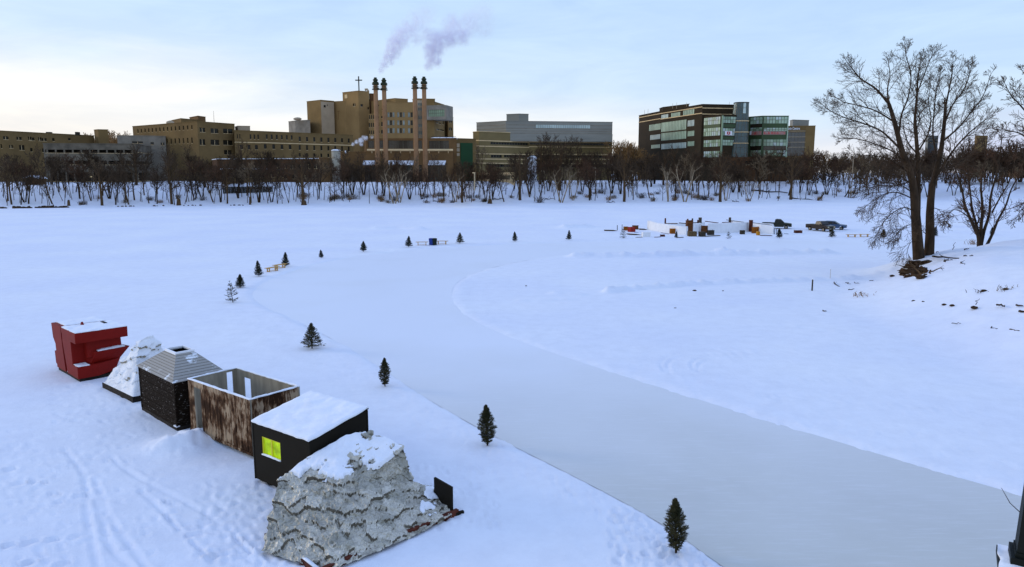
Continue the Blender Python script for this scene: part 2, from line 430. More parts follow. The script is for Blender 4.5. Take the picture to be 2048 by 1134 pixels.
def build_ground():
    NT = 820
    th = np.radians(np.linspace(-70, 70, NT))
    # finer columns in the middle
    rr = [5.5]
    while rr[-1] < 300: rr.append(rr[-1] * 1.0068)
    while rr[-1] < 6000: rr.append(rr[-1] * 1.12)
    rr = np.array(rr)
    NR = len(rr)
    x = rr[:, None] * np.sin(th)[None, :]
    y = rr[:, None] * np.cos(th)[None, :]
    z = base_z(x, y)
    near = sstep(330, 200, rr)[:, None]
    ins = inside(x, y, RINKA)
    cl = np.vstack([RINKA, RINKA[:1]])
    m = rr < 420
    d = np.full(x.shape, 1e3)
    d[m] = segdist(x[m], y[m], cl)
    sd_ = np.where(ins, -d, d)
    # drifts
    z = z + .05 + near * (.09 * vnoise(x, y, .09, 1) + .035 * vnoise(x, y, .33, 2) + .012 * vnoise(x, y, 1.1, 3))
    z = z + near * .006 * vnoise(x, y, 2.7, 4)
    # scattered small lumps, stronger where people walk
    walk = np.exp(-((sd_ - 2.2) / 2.4) ** 2) * (y < 60) + .8 * sstep(8, 2, np.abs(x + 14 + (y - 28) * .75)) * (y < 50)
    z = z + near * walk * .022 * vnoise(x, y, 3.3, 5) + near * walk * .02 * np.maximum(vnoise(x, y, 1.9, 6) - .12, 0)
    # far bank broken ground
    bk = sstep(0, 8, y - shore(x))
    z = z + bk * near * (.5 * vnoise(x, y, .12, 8) + .25 * vnoise(x, y, .5, 9))
    # right bank lumps
    rb = sstep(-1, 3, x - np.interp(y, FOOT_Y, FOOT_X)) * (y < 110)
    z = z + rb * (.22 * vnoise(x, y, .28, 10) + .08 * vnoise(x, y, .9, 11))
    def track(pts, w, dep, rim=.4, lift=0.0):
        nonlocal z
        q = [tuple(G(*p).xy) for p in pts]
        ax = [p[0] for p in q]; ay = [p[1] for p in q]
        mm = (x > min(ax) - 4 * w) & (x < max(ax) + 4 * w) & (y > min(ay) - 4 * w) & (y < max(ay) + 4 * w)
        dd = segdist(x[mm], y[mm], q)
        wob = 1 + .9 * vnoise(x[mm], y[mm], 1.7, 21)
        z[mm] += (-dep * np.exp(-(dd / w) ** 4) + dep * rim * np.exp(-((dd - 1.7 * w) / (.6 * w)) ** 2) + lift * np.exp(-(dd / w) ** 2)) * wob
    for t in ([(171, 960), (174, 1025), (185, 1090), (200, 1150)], [(190, 960), (211, 1019), (237, 1064), (264, 1098), (300, 1150)], [(186, 990), (208, 1051), (222, 1098), (268, 1145)],
              [(130, 900), (165, 950), (180, 1000)], [(224, 915), (243, 935), (288, 965), (383, 1014), (440, 1050)], [(280, 985), (310, 1010), (345, 1040)]):
        track(cr(t), .10, .034)
    for t in ([(335, 1027), (352, 1025)], [(332, 1035), (356, 1059)], [(356, 1059), (409, 1043)], [(380, 1061), (417, 1049)], [(375, 1075), (432, 1067)], [(383, 1085), (412, 1113)],
              [(417, 1112), (478, 1088)], [(414, 1118), (501, 1106)], [(470, 1078), (505, 1110)], [(328, 1006), (358, 1014)], [(8, 1097), (60, 1090), (110, 1082), (171, 1075)], [(0, 976), (50, 970), (90, 968)], [(0, 945), (40, 941)],
              [(30, 1134), (70, 1128)], [(110, 1134), (140, 1130)], [(100, 990), (120, 990)], [(150, 996), (170, 994)]):
        track(t, .07, .09)
    for k in range(60):     # short scrapes by the left edge
        px = R.uniform(-20, 190); py = R.uniform(870, 1010)
        track([(px, py), (px + R.uniform(6, 34), py - R.uniform(0, 7))], .06, .035)
    for t in ([(1330, 745), (1322, 728), (1345, 712), (1400, 703), (1480, 699), (1600, 702)], [(1340, 750), (1335, 730), (1360, 716), (1420, 708), (1500, 704)],
              [(1388, 742), (1384, 728), (1410, 716), (1460, 711), (1540, 709)], [(1396, 745), (1400, 730), (1430, 720), (1500, 714)]):
        track(cr(t), .12, .035)
    for k in range(26):     # long faint scrapes on the right
        px = R.uniform(1450, 2000); py = R.uniform(700, 920)
        track([(px, py), (px + R.uniform(60, 220), py + R.uniform(-10, 14))], .10, .022)
    # ridges of shovelled snow
    track([(1150, 514), (1250, 514), (1400, 511), (1560, 508), (1660, 507)], .8, 0, lift=.62)
    track([(1215, 585), (1290, 577), (1380, 570), (1480, 566), (1640, 560), (1780, 556)], .45, 0, lift=.42)
    track([(1110, 588), (1160, 590)], .5, 0, lift=.2)
    track([(755, 457), (800, 456), (840, 459)], 1.2, 0, lift=.45)
    track([(1130, 456), (1170, 454)], 1.5, 0, lift=.7)
    track([(1440, 502), (1500, 498), (1600, 500)], .8, 0, lift=.65)
    track([(1040, 602), (1140, 600)], .4, 0, lift=.1)
    track([(1560, 650), (1640, 660), (1700, 668)], .12, .05)
    # mound of dug snow before the flaking hut
    for (px, py, rad, hh) in ((365, 892, .9, .42), (335, 894, .8, .3), (395, 884, .7, .36), (372, 905, .8, .16), (415, 878, .5, .2), (320, 900, .5, .15)):
        c = G(px, py)
        q = np.exp(-((x - c.x) ** 2 + (y - c.y) ** 2) / rad ** 2)
        z = z + hh * .62 * np.minimum(q, .75) * (1 + .5 * vnoise(x, y, 2.3, 31) + .55 * vnoise(x, y, 4.6, 32))
    # footprints
    def dents(n, pick, r0, dep):
        nonlocal z
        for _ in range(n):
            px, py = pick()
            c = G(px, py)
            r = math.hypot(c.x, c.y); t = math.atan2(c.x, c.y)
            i = int(np.searchsorted(rr, r)); j = int(np.searchsorted(th, t))
            w = int(3 * r0 / (r * .0068)) + 2
            wj = int(3 * r0 / (r * (th[1] - th[0]))) + 2
            sl_ = (slice(max(i - w, 0), i + w), slice(max(j - wj, 0), j + wj))
            a = R.uniform(0, PI)
            dx = x[sl_] - c.x; dy = y[sl_] - c.y
            u = dx * math.cos(a) + dy * math.sin(a); v = -dx * math.sin(a) + dy * math.cos(a)
            q = np.sqrt((u / 1.5) ** 2 + v ** 2) / r0
            z[sl_] += -dep * np.exp(-q ** 4) + .4 * dep * np.exp(-((q - 1.5) / .4) ** 2)
    edge = cr(OUTER, 6)
    def near_edge():
        p = edge[R.randrange(0, 72)]
        return p[0] - abs(R.gauss(0, 1)) * 70 - 6, p[1] + R.uniform(-6, 22)
    dents(700, near_edge, .09, .022)
    dents(260, lambda: (R.uniform(400, 640), R.uniform(965, 1134)), .11, .03)
    dents(120, lambda: (R.uniform(0, 330), R.uniform(860, 1134)), .10, .04)
    dents(200, lambda: (R.uniform(820, 1000), R.uniform(930, 1060)), .10, .03)
    dents(160, lambda: (R.uniform(100, 330), R.uniform(765, 850)), .10, .035)
    dents(200, lambda: (R.uniform(1220, 1460), R.uniform(1010, 1134)), .10, .04)
    # the swept rink is cut into the snow
    k = sstep(.55, -.30, sd_ + .35 * vnoise(x, y, 1.3, 41) + .25 * vnoise(x, y, 4.1, 42))
    berm = .018 * np.exp(-((sd_ - .8) / .6) ** 2)
    z = (z + berm * near) * (1 - k) + (-.045) * k
    co = np.stack([x, y, z], -1).reshape(-1, 3)
    idx = np.arange(NR * NT).reshape(NR, NT)
    q = np.stack([idx[:-1, :-1], idx[:-1, 1:], idx[1:, 1:], idx[1:, :-1]], -1).reshape(-1, 4)[:, ::-1]
    me = bpy.data.meshes.new('snow_ground')
    me.vertices.add(len(co)); me.vertices.foreach_set('co', co.ravel())
    me.loops.add(q.size); me.loops.foreach_set('vertex_index', q.ravel().astype(np.int32))
    me.polygons.add(len(q)); me.polygons.foreach_set('loop_start', np.arange(0, q.size, 4, dtype=np.int32))
    me.polygons.foreach_set('use_smooth', np.ones(len(q), bool))
    me.update(); me.validate()
    o = bpy.data.objects.new('snow_ground', me)
    COL.objects.link(o)
    tag(o, kind='structure')
    m, nt, b = nodes('trodden_snow')
    L = nt.links.new
    tc = N(nt, 'ShaderNodeTexCoord')
    n1 = N(nt, 'ShaderNodeTexNoise', i_Scale=.08, i_Detail=5.0); L(tc.outputs['Object'], n1.inputs[0])
    rp = N(nt, 'ShaderNodeValToRGB')
    rp.color_ramp.elements[0].position = .3; rp.color_ramp.elements[0].color = (.795, .815, .87, 1)
    rp.color_ramp.elements[1].position = .7; rp.color_ramp.elements[1].color = (.87, .88, .885, 1)
    L(n1.outputs[0], rp.inputs[0])
    n3 = N(nt, 'ShaderNodeTexNoise', i_Scale=.9, i_Detail=6.0, i_Roughness=.7); L(tc.outputs['Object'], n3.inputs[0])
    r3 = N(nt, 'ShaderNodeValToRGB')
    r3.color_ramp.elements[0].position = .3; r3.color_ramp.elements[0].color = (.93, .93, .935, 1)
    r3.color_ramp.elements[1].position = .6; r3.color_ramp.elements[1].color = (1, 1, 1, 1)
    L(n3.outputs[0], r3.inputs[0])
    mx = N(nt, 'ShaderNodeMix', data_type='RGBA', blend_type='MULTIPLY'); mx.inputs[0].default_value = 1
    L(rp.outputs[0], mx.inputs[6]); L(r3.outputs[0], mx.inputs[7]); L(mx.outputs[2], b.inputs['Base Color'])
    b.inputs['Roughness'].default_value = .75
    b.inputs['Specular IOR Level'].default_value = .15
    n2 = N(nt, 'ShaderNodeTexNoise', i_Scale=4.0, i_Detail=9.0, i_Roughness=.72); L(tc.outputs['Object'], n2.inputs[0])
    bp = N(nt, 'ShaderNodeBump', i_Strength=.45, i_Distance=.06); L(n2.outputs[0], bp.inputs['Height']); L(bp.outputs[0], b.inputs['Normal'])
    me.materials.append(m)
    return o
build_ground()

def build_ice():
    bm = bmesh.new()
    vs = [bm.verts.new((p[0], p[1], 0)) for p in RINK]
    c = sum((Vector((p[0], p[1])) for p in RINK), V(0, 0)) / len(RINK)
    f = bm.faces.new(vs)
    bmesh.ops.triangulate(bm, faces=[f])
    bmesh.ops.recalc_face_normals(bm, faces=bm.faces)
    for f in bm.faces:
        if f.normal.z < 0: f.normal_flip()
    me = bpy.data.meshes.new('ice_rink')
    bm.to_mesh(me); bm.free()
    o = bpy.data.objects.new('ice_rink', me)
    COL.objects.link(o)
    o.location.z = -.012
    tag(o, kind='structure')
    m, nt, b = nodes('swept_river_ice')
    L = nt.links.new
    tc = N(nt, 'ShaderNodeTexCoord')
    n1 = N(nt, 'ShaderNodeTexNoise', i_Scale=.16, i_Detail=7.0, i_Roughness=.6, i_Distortion=.6); L(tc.outputs['Object'], n1.inputs[0])
    rp = N(nt, 'ShaderNodeValToRGB')
    e = rp.color_ramp.elements
    e[0].position = .3; e[0].color = (.50, .49, .415, 1)
    e[1].position = .7; e[1].color = (.58, .57, .49, 1)
    L(n1.outputs[0], rp.inputs[0])
    # skate scratches and dust of snow
    mp = N(nt, 'ShaderNodeMapping', i_Scale=(.5, 4, 1), i_Rotation=(0, 0, -.7)); L(tc.outputs['Object'], mp.inputs[0])
    n2 = N(nt, 'ShaderNodeTexNoise', i_Scale=1.4, i_Detail=9.0, i_Roughness=.72); L(mp.outputs[0], n2.inputs[0])
    r2 = N(nt, 'ShaderNodeValToRGB')
    r2.color_ramp.elements[0].position = .5; r2.color_ramp.elements[0].color = (0, 0, 0, 1)
    r2.color_ramp.elements[1].position = .8; r2.color_ramp.elements[1].color = (.55, .55, .55, 1)
    L(n2.outputs[0], r2.inputs[0])
    mx = N(nt, 'ShaderNodeMix', data_type='RGBA'); L(r2.outputs[0], mx.inputs[0])
    L(rp.outputs[0], mx.inputs[6]); mx.inputs[7].default_value = (.74, .74, .72, 1)
    # ice colour turns paler with distance out on the river, varied by noise
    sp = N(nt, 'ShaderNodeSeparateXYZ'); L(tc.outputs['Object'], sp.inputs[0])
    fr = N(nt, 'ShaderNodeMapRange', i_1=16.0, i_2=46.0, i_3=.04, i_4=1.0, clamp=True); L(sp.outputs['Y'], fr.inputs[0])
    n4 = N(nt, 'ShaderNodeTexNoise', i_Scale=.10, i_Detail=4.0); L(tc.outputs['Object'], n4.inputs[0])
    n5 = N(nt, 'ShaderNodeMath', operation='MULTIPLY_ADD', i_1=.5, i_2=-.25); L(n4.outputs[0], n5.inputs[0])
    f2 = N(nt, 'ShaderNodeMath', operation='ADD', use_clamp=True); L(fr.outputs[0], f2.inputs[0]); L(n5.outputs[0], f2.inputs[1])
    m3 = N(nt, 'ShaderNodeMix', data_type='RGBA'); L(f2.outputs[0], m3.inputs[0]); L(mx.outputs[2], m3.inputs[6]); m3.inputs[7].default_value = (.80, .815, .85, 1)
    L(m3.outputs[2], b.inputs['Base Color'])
    b.inputs['Roughness'].default_value = .45
    b.inputs['Specular IOR Level'].default_value = .3
    b.inputs['Coat Weight'].default_value = .0
    b.inputs['Coat Roughness'].default_value = .5
    bp = N(nt, 'ShaderNodeBump', i_Strength=.08, i_Distance=.03); L(n2.outputs[0], bp.inputs['Height']); L(bp.outputs[0], b.inputs['Normal'])
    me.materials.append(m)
build_ice()
# ------------------------------------------------------------------ the row of huts on the snow
def frame(a, b):                       # front-left and front-right foot of a hut, in picture points
    A = G(*a, .05); B = G(*b, .05)
    d = B - A
    return A, math.atan2(d.y, d.x), math.hypot(d.x, d.y)
HUTS = 'warming huts standing in a row on the snow'
def snow_sheet(w0, w1, d0, d1, zf, thick=.08, n=26, seed=0, edge=.5):
    """a lumpy blanket of snow lying on a plane zf(x,y)"""
    mb = MB()
    nx = n; ny = max(6, int(n * (d1 - d0) / (w1 - w0)))
    top = []
    for j in range(ny + 1):
        for i in range(nx + 1):
            fx, fy = i / nx, j / ny
            x = w0 + (w1 - w0) * fx; y = d0 + (d1 - d0) * fy
            e = min(fx, 1 - fx) * (w1 - w0); e2 = min(fy, 1 - fy) * (d1 - d0)
            k = min(1, min(e, e2) / .16) ** .5
            h = thick * (.55 + .45 * k) + .07 * noise.noise(V(x * 1.6, y * 1.6, seed)) * k + .03 * noise.noise(V(x * 5, y * 5, seed + 3)) * (.4 + .6 * k)
            wob = .035 * noise.noise(V(x * 3.3, y * 3.3, seed + 7)) * (1 - k)
            top.append(V(x + wob, y + wob, zf(x, y) + max(.015, h)))
    o = nx + 1
    fs = [(j * o + i, j * o + i + 1, (j + 1) * o + i + 1, (j + 1) * o + i) for j in range(ny) for i in range(nx)]
    mb.add(top, fs)
    rim = [i for i in range(o)] + [j * o + nx for j in range(1, ny + 1)] + [ny * o + i for i in range(nx - 1, -1, -1)] + [j * o for j in range(ny - 1, 0, -1)]
    low = [V(top[i].x, top[i].y, zf(top[i].x, top[i].y) - .004) for i in rim]
    hi = [top[i] for i in rim]
    n_ = len(rim)
    mb.add(low + hi, [(i, (i + 1) % n_, n_ + (i + 1) % n_, n_ + i) for i in range(n_)])
    return mb

# --- black hut with the lime window
A, rz, L5 = frame((511, 962), (624, 1010))
W5, h5, H5, sk = 2.55, 2.18, 2.62, .12
t = thing('black_hut', 'matte black hut with single-pitch snowy roof and yellow-green window', 'hut', A, rz, HUTS)
zt = lambda x, y: h5 + (H5 - h5) * y / W5 - .0
wx0, wx1, wz0, wz1 = .50, 1.58, 1.12, 1.80
mb = MB()
us = [0, wx0, wx1, L5]; zs = [sk, wz0, wz1, h5]
for i in range(3):
    for j in range(3):
        if (i, j) != (1, 1): mb.quad((us[i], 0, zs[j]), (us[i + 1], 0, zs[j]), (us[i + 1], 0, zs[j + 1]), (us[i], 0, zs[j + 1]))
rv = .14
mb.quad((wx0, 0, wz0), (wx1, 0, wz0), (wx1, rv, wz0), (wx0, rv, wz0)); mb.quad((wx0, 0, wz1), (wx0, rv, wz1), (wx1, rv, wz1), (wx1, 0, wz1))
mb.quad((wx0, 0, wz0), (wx0, rv, wz0), (wx0, rv, wz1), (wx0, 0, wz1)); mb.quad((wx1, 0, wz0), (wx1, 0, wz1), (wx1, rv, wz1), (wx1, rv, wz0))
mb.quad((L5, 0, sk), (L5, W5, sk), (L5, W5, H5), (L5, 0, h5))
mb.quad((0, W5, sk), (0, 0, sk), (0, 0, h5), (0, W5, H5))
mb.quad((L5, W5, sk), (0, W5, sk), (0, W5, H5), (L5, W5, H5))
mb.quad((0, 0, sk), (0, W5, sk), (L5, W5, sk), (L5, 0, sk))
for x0, x1, y0, y1 in ((-.015, .05, -.012, .05), (L5 - .05, L5 + .015, -.012, .05), (L5 - .05, L5 + .015, W5 - .05, W5 + .012)):
    mb.box(x0, x1, y0, y1, sk - .01, (h5 if y0 < 1 else H5) - .03)
mb.build('wall', M['black_wall'], t)
mb = MB(); mb.prism([(-.03, h5 - .01), (W5 + .03, H5 + .01), (W5 + .03, H5 + .05), (-.03, h5 + .035)], -.03, L5 + .03, 'x'); rf = mb.build('roof', M['black_wall'], t)
mb = snow_sheet(-.03, L5 + .03, -.03, W5 + .03, lambda x, y: zt(x, y) + .047, .10, 34, 3); mb.build('snow_cap', M['snowcap'], rf, True)
mb = MB()
for x0, x1, z0, z1 in ((wx0, wx0 + .05, wz0, wz1), (wx1 - .05, wx1, wz0, wz1), ((wx0 + wx1) / 2 - .03, (wx0 + wx1) / 2 + .03, wz0 + .05, wz1 - .05), (wx0 + .05, wx1 - .05, wz1 - .05, wz1), (wx0 + .05, wx1 - .05, wz0, wz0 + .05)):
    mb.box(x0, x1, .03, .09, z0, z1)
wd = mb.build('window', M['frame_lime'], t)
mb = MB(); mb.box(wx0 + .04, wx1 - .04, .062, .078, wz0 + .04, wz1 - .04); mb.build('pane', M['lime'], wd)
mb = snow_sheet(wx0 + .01, wx1 - .01, -.02, .03, lambda x, y: wz0 + .004, .07, 14, 9); mb.build('snow_sill', M['snowcap'], wd, True)
mb = MB()
for y in (.25, W5 - .25): mb.box(.05, L5 - .02, y - .1, y + .1, -.04, sk - .004)
mb.build('skid', M['dark_skid'], t)

# --- roofless hut of flaking brown boards
A, rz, L4 = frame((383, 866), (506, 919))
W4, h4, z0 = 2.25, 2.38, .14
t = thing('roofless_hut', 'roofless box hut of flaking brown and pale boards with tall slot openings', 'hut', A, rz, HUTS)
def slab_wall(mb, p0, p1, holes, zb, zt_, nrm, th=.07, mi=0, mo=0):
    """upright board wall with through openings; nrm points outwards"""
    p0 = V(*p0); p1 = V(*p1); d = (p1 - p0); Lw = d.length; d.normalize(); nrm = V(*nrm)
    us = sorted({0, Lw} | {h[0] for h in holes} | {h[1] for h in holes})
    zs = sorted({zb, zt_} | {h[2] for h in holes} | {h[3] for h in holes})
    def q(u, z, k): 
        p = p0 + d * u - nrm * (th * k); return (p.x, p.y, z)
    def hole(a, b, c, e): return any(h[0] <= (a + b) / 2 <= h[1] and h[2] <= (c + e) / 2 <= h[3] for h in holes)
    for a, b in zip(us[:-1], us[1:]):
        for c, e in zip(zs[:-1], zs[1:]):
            if not hole(a, b, c, e):
                mb.quad(q(a, c, 0), q(b, c, 0), q(b, e, 0), q(a, e, 0), mo)
                mb.quad(q(b, c, 1), q(a, c, 1), q(a, e, 1), q(b, e, 1), mi)
    for a, b, c, e in [(0, Lw, zb, zt_)] + list(holes):
        for (u0, c0), (u1, c1) in (((a, c), (b, c)), ((b, c), (b, e)), ((b, e), (a, e)), ((a, e), (a, c))):
            mb.quad(q(u0, c0, 0), q(u0, c0, 1), q(u1, c1, 1), q(u1, c1, 0), mi)
mb = MB()
slab_wall(mb, (0, 0, 0), (L4, 0, 0), [(.46, .98, .22, 2.12)], z0, h4, (0, -1, 0), mi=1)
slab_wall(mb, (L4, .072, 0), (L4, W4 - .072, 0), [], z0, h4, (1, 0, 0), mi=1)
slab_wall(mb, (L4, W4, 0), (0, W4, 0), [(L4 - 1.16, L4 - .60, .22, 2.08)], z0, h4, (0, 1, 0), mi=1)
slab_wall(mb, (0, W4 - .072, 0), (0, .072, 0), [(.16, .46, .5, 2.28)], z0, h4, (-1, 0, 0), mi=1)
mb.build('wall', [M['peel'], M['inner_board']], t)
mb = MB()                                          # battens, corner boards and bottom rail
for x in np.linspace(1.25, L4 - .3, 9): mb.box(x - .018, x + .018, -.013, -.001, z0 + .12, h4 - .01)
mb.box(-.02, L4 + .02, -.03, -.0015, z0, z0 + .12)
mb.box(L4 + .0015, L4 + .03, .03, W4, z0, z0 + .12)
mb.box(L4 - .06, L4 + .028, -.028, -.002, z0 + .121, h4)
mb.build('batten', M['peel'], t)
mb = MB(); mb.box(.08, L4 - .08, .08, W4 - .08, z0, z0 + .05); fl = mb.build('floor', M['inner_board'], t)
mb = snow_sheet(.3, L4 - .1, .1, W4 - .1, lambda x, y: z0 + .052, .05, 18, 14); mb.build('snow_drift', M['snowcap'], fl, True)
mb = MB(); mb.box(.1, 1.5, W4 - .6, W4 - .2, .72, .78); mb.box(.2, .26, W4 - .55, W4 - .25, z0 + .05, .719); mb.box(1.3, 1.36, W4 - .55, W4 - .25, z0 + .05, .719)
mb.box(.12, .5, .55, .9, .95, 1.0)
mb.build('shelf', M['grey_board'], t)
mb = MB()
for a in ((-.02, L4 + .02, -.02, .09), (-.02, L4 + .02, W4 - .09, W4 + .02)):
    s_ = snow_sheet(a[0], a[1], a[2], a[3], lambda x, y: h4 + .003, .05, 46, 5); mb.add(s_.v, s_.f)
for a in ((-.02, .09, .1, W4 - .1), (L4 - .09, L4 + .02, .1, W4 - .1)):
    s_ = snow_sheet(a[0], a[1], a[2], a[3], lambda x, y: h4 + .003, .05, 4, 6); mb.add(s_.v, s_.f)
mb.build('snow_rim', M['snowcap'], t, True)
mb = MB()
for y in (.3, W4 - .3): mb.box(.25, L4 - .1, y - .12, y + .12, -.05, z0 - .004)
mb.build('skid', M['dark_skid'], t)

# --- dark hut with slatted pyramid roof
A, rz, L3 = frame((285, 820), (355, 861))
W3, h3 = 2.2, 2.13
t = thing('pyramid_roof_hut', 'dark plank hut under a grey slatted pyramid roof with square smoke hole', 'hut', A, rz, HUTS)
mb = MB()
nb = 14
for k in range(nb):                                # lapped boards
    za = .16 + (h3 - .16) * k / nb; zb = .16 + (h3 - .16) * (k + 1) / nb - .012
    o = .012 * (k % 2) + .006 * math.sin(k * 7.3)
    mb.box(-o, L3 + o, -o, .05, za, zb); mb.box(L3 - .05, L3 + o, .051, W3 - .051, za, zb); mb.box(-o, .05, .051, W3 - .051, za, zb); mb.box(-o, L3 + o, W3 - .05, W3 + o, za, zb)
mb.box(.06, L3 - .06, .06, W3 - .06, .17, h3 - .02)
for x, y in ((-.03, -.03), (L3 - .04, -.03), (-.03, W3 - .04), (L3 - .04, W3 - .04)): mb.box(x, x + .07, y, y + .07, .16, h3)
mb.build('wall', M['dark_boards'], t)
zr, hx0, hx1, hy0, hy1 = 3.02, L3 / 2 - .52, L3 / 2 + .52, W3 / 2 - .36, W3 / 2 + .36
mb = MB()
ns = 10
def rect(k, off=0.0):
    e = -.08
    return (e + (hx0 - e) * k - off, L3 - e + (hx1 - L3 + e) * k + off, e + (hy0 - e) * k - off, W3 - e + (hy1 - W3 + e) * k + off, h3 + (zr - h3) * k)
for k in range(ns):
    a = rect(k / ns, .0); b = rect((k + .78) / ns, .0)
    ca = [(a[0], a[2], a[4] + .012), (a[1], a[2], a[4] + .012), (a[1], a[3], a[4] + .012), (a[0], a[3], a[4] + .012)]
    cb = [(b[0], b[2], b[4] + .012), (b[1], b[2], b[4] + .012), (b[1], b[3], b[4] + .012), (b[0], b[3], b[4] + .012)]
    cl = [(p[0], p[1], p[2] - .022) for p in ca]
    mb.add(ca + cb + cl, [(i, (i + 1) % 4, 4 + (i + 1) % 4, 4 + i) for i in range(4)] + [(8 + i, 8 + (i + 1) % 4, (i + 1) % 4, i) for i in range(4)])
rf = mb.build('roof', M['roof_slats'], t)
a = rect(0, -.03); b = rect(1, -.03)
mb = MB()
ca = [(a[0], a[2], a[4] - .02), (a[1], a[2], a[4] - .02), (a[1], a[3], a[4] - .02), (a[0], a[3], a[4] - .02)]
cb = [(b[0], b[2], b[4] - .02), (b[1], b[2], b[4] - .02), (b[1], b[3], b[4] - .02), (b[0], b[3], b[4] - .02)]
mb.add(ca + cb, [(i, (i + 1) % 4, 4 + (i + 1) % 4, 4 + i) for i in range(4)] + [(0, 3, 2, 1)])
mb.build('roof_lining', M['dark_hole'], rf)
mb = MB()
for x0, x1, y0, y1 in ((hx0 - .07, hx1 + .07, hy0 - .07, hy0), (hx0 - .07, hx1 + .07, hy1, hy1 + .07), (hx0 - .07, hx0, hy0, hy1), (hx1, hx1 + .07, hy0, hy1)): mb.box(x0, x1, y0, y1, zr - .06, zr + .05)
hb = mb.build('hatch_frame', M['snowcap'], rf)
mb = MB(); mb.box(-.02, L3 + .02, -.02, W3 + .02, -.02, .15); mb.build('skid', M['dark_skid'], t)
mb = snow_sheet(L3 - .25, L3 + .03, -.05, .12, lambda x, y: .155, .06, 8, 21); mb.build('snow_patch', M['snowcap'], t, True)

# --- crumpled sheet shelters
def shingle(mb, sc, lip, seed, amp, keep=None, nm=1, soften=10):
    """lays the surface out in overlapping wrinkled sheets: every patch stands off towards its lower edge"""
    bm = bmesh.new()
    vs = [bm.verts.new(p) for p in mb.v]
    for f in mb.f:
        try: bm.faces.new([vs[i] for i in f])
        except ValueError: pass
    bmesh.ops.remove_doubles(bm, verts=bm.verts, dist=.004)
    bmesh.ops.recalc_face_normals(bm, faces=bm.faces)
    for _ in range(soften):
        bmesh.ops.smooth_vert(bm, verts=[v for v in bm.verts if not v.is_boundary], factor=.5, use_axis_x=True, use_axis_y=True, use_axis_z=True)
    bm.normal_update()
    o = V(seed * 5.1, seed * 2.3, 0)
    nrm = {v.index: v.normal.copy() for v in bm.verts}
    hh = {}; cell = {}
    bm.verts.index_update()
    for v in bm.verts:
        p = v.co * sc + o
        w = p + noise.noise_vector(p * .9) * .30 + noise.noise_vector(p * 3.1) * .08
        w.z *= 1.35
        d, dp = noise.voronoi(w)
        n = v.normal
        dn = V(0, 0, -1) - n * n.dot(V(0, 0, -1))
        if dn.length > .05: dn.normalize()
        q = dp[0] * 13.7
        rnd = noise.noise(q); g = noise.noise_vector(q * 1.3)
        t = (w - dp[0]).dot(dn) + .5 * (w - dp[0]).dot(g)
        s = v.co * 3.9 + o
        wr = abs(noise.noise(s + noise.noise_vector(s * .7) * .8)) + .5 * abs(noise.noise(s * 2.4))
        k = 1.0 if keep is None else keep(v.co)
        hh[v.index] = k * (lip * (t + .6 * rnd) + amp * (.45 - 1.6 * wr) + .05 * noise.noise(v.co * 1.1 + o))
        cell[v.index] = rnd
    base = bm.copy()
    for v in bm.verts: v.co = v.co + v.normal * hh[v.index]
    bmesh.ops.smooth_vert(bm, verts=bm.verts[:], factor=.35, use_axis_x=True, use_axis_y=True, use_axis_z=True)
    bm.normal_update()
    for f in bm.faces:
        z = [hh[v.index] for v in f.verts]; c = [cell[v.index] for v in f.verts]
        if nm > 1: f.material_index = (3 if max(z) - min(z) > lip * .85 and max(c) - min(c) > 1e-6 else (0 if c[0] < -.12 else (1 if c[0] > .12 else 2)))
        f.smooth = False
    return bm, base
def subdiv(vs, fs, cuts):
    bm = bmesh.new()
    q = [bm.verts.new(p) for p in vs]
    for f in fs: bm.faces.new([q[i] for i in f])
    bmesh.ops.recalc_face_normals(bm, faces=bm.faces)
    for c in cuts:
        bmesh.ops.subdivide_edges(bm, edges=bm.edges[:], cuts=c, use_grid_fill=True, smooth=0)
        bmesh.ops.triangulate(bm, faces=[f for f in bm.faces if len(f.verts) > 4])
    mb = MB()
    bm.verts.index_update()
    mb.v = [tuple(v.co) for v in bm.verts]; mb.f = [tuple(v.index for v in f.verts) for f in bm.faces]; mb.m = [0] * len(mb.f)
    bm.free()
    return mb
def bm_obj(bm, name, m, parent, smooth=False, org=None):
    if org is not None:
        for v in bm.verts: v.co -= org
    me = bpy.data.meshes.new(name)
    bm.to_mesh(me)
    for q in (m if isinstance(m, (list, tuple)) else [m]): me.materials.append(q)
    if smooth: me.polygons.foreach_set('use_smooth', [True] * len(me.polygons))
    o = bpy.data.objects.new(name, me)
    COL.objects.link(o)
    o.parent = parent
    return o
def snow_on(bm, zmin, nz, thr, thick, seed, org, m, parent, sc=1.1, zmax=99, xmin=-99):
    """snow lying where the smooth cover faces up, broken into patches"""
    b2 = bm.copy()
    def msk(p): return noise.noise(p * sc + V(seed, 0, 0)) + .5 * noise.noise(p * sc * 3 + V(0, seed, 0)) + .25 * noise.noise(p * sc * 8)
    kill = []
    for f in b2.faces:
        c = f.calc_center_median()
        up = min(0, (f.normal.z - nz) * 3) + min(0, (c.z - zmin) * 4) + min(0, (zmax - c.z) * 4)
        if msk(c) + up + min(0, (c.x - xmin) * 3) < thr: kill.append(f)
    bmesh.ops.delete(b2, geom=kill, context='FACES')
    for f in b2.faces: f.material_index = 0
    edge = {v: v.is_boundary for v in b2.verts}
    for v in b2.verts:
        if edge[v]: v.co.z -= .03
        else: v.co.z += thick * .8 + thick * .9 * noise.noise(v.co * 2.2 + V(seed, 3, 0)) + .03 * noise.noise(v.co * 6)
    for _ in range(3): bmesh.ops.smooth_vert(b2, verts=[v for v in b2.verts if not v.is_boundary], factor=.5, use_axis_x=True, use_axis_y=True, use_axis_z=True)
    o = bm_obj(b2, 'snow_patch', m, parent, True, org)
    b2.free()
    return o
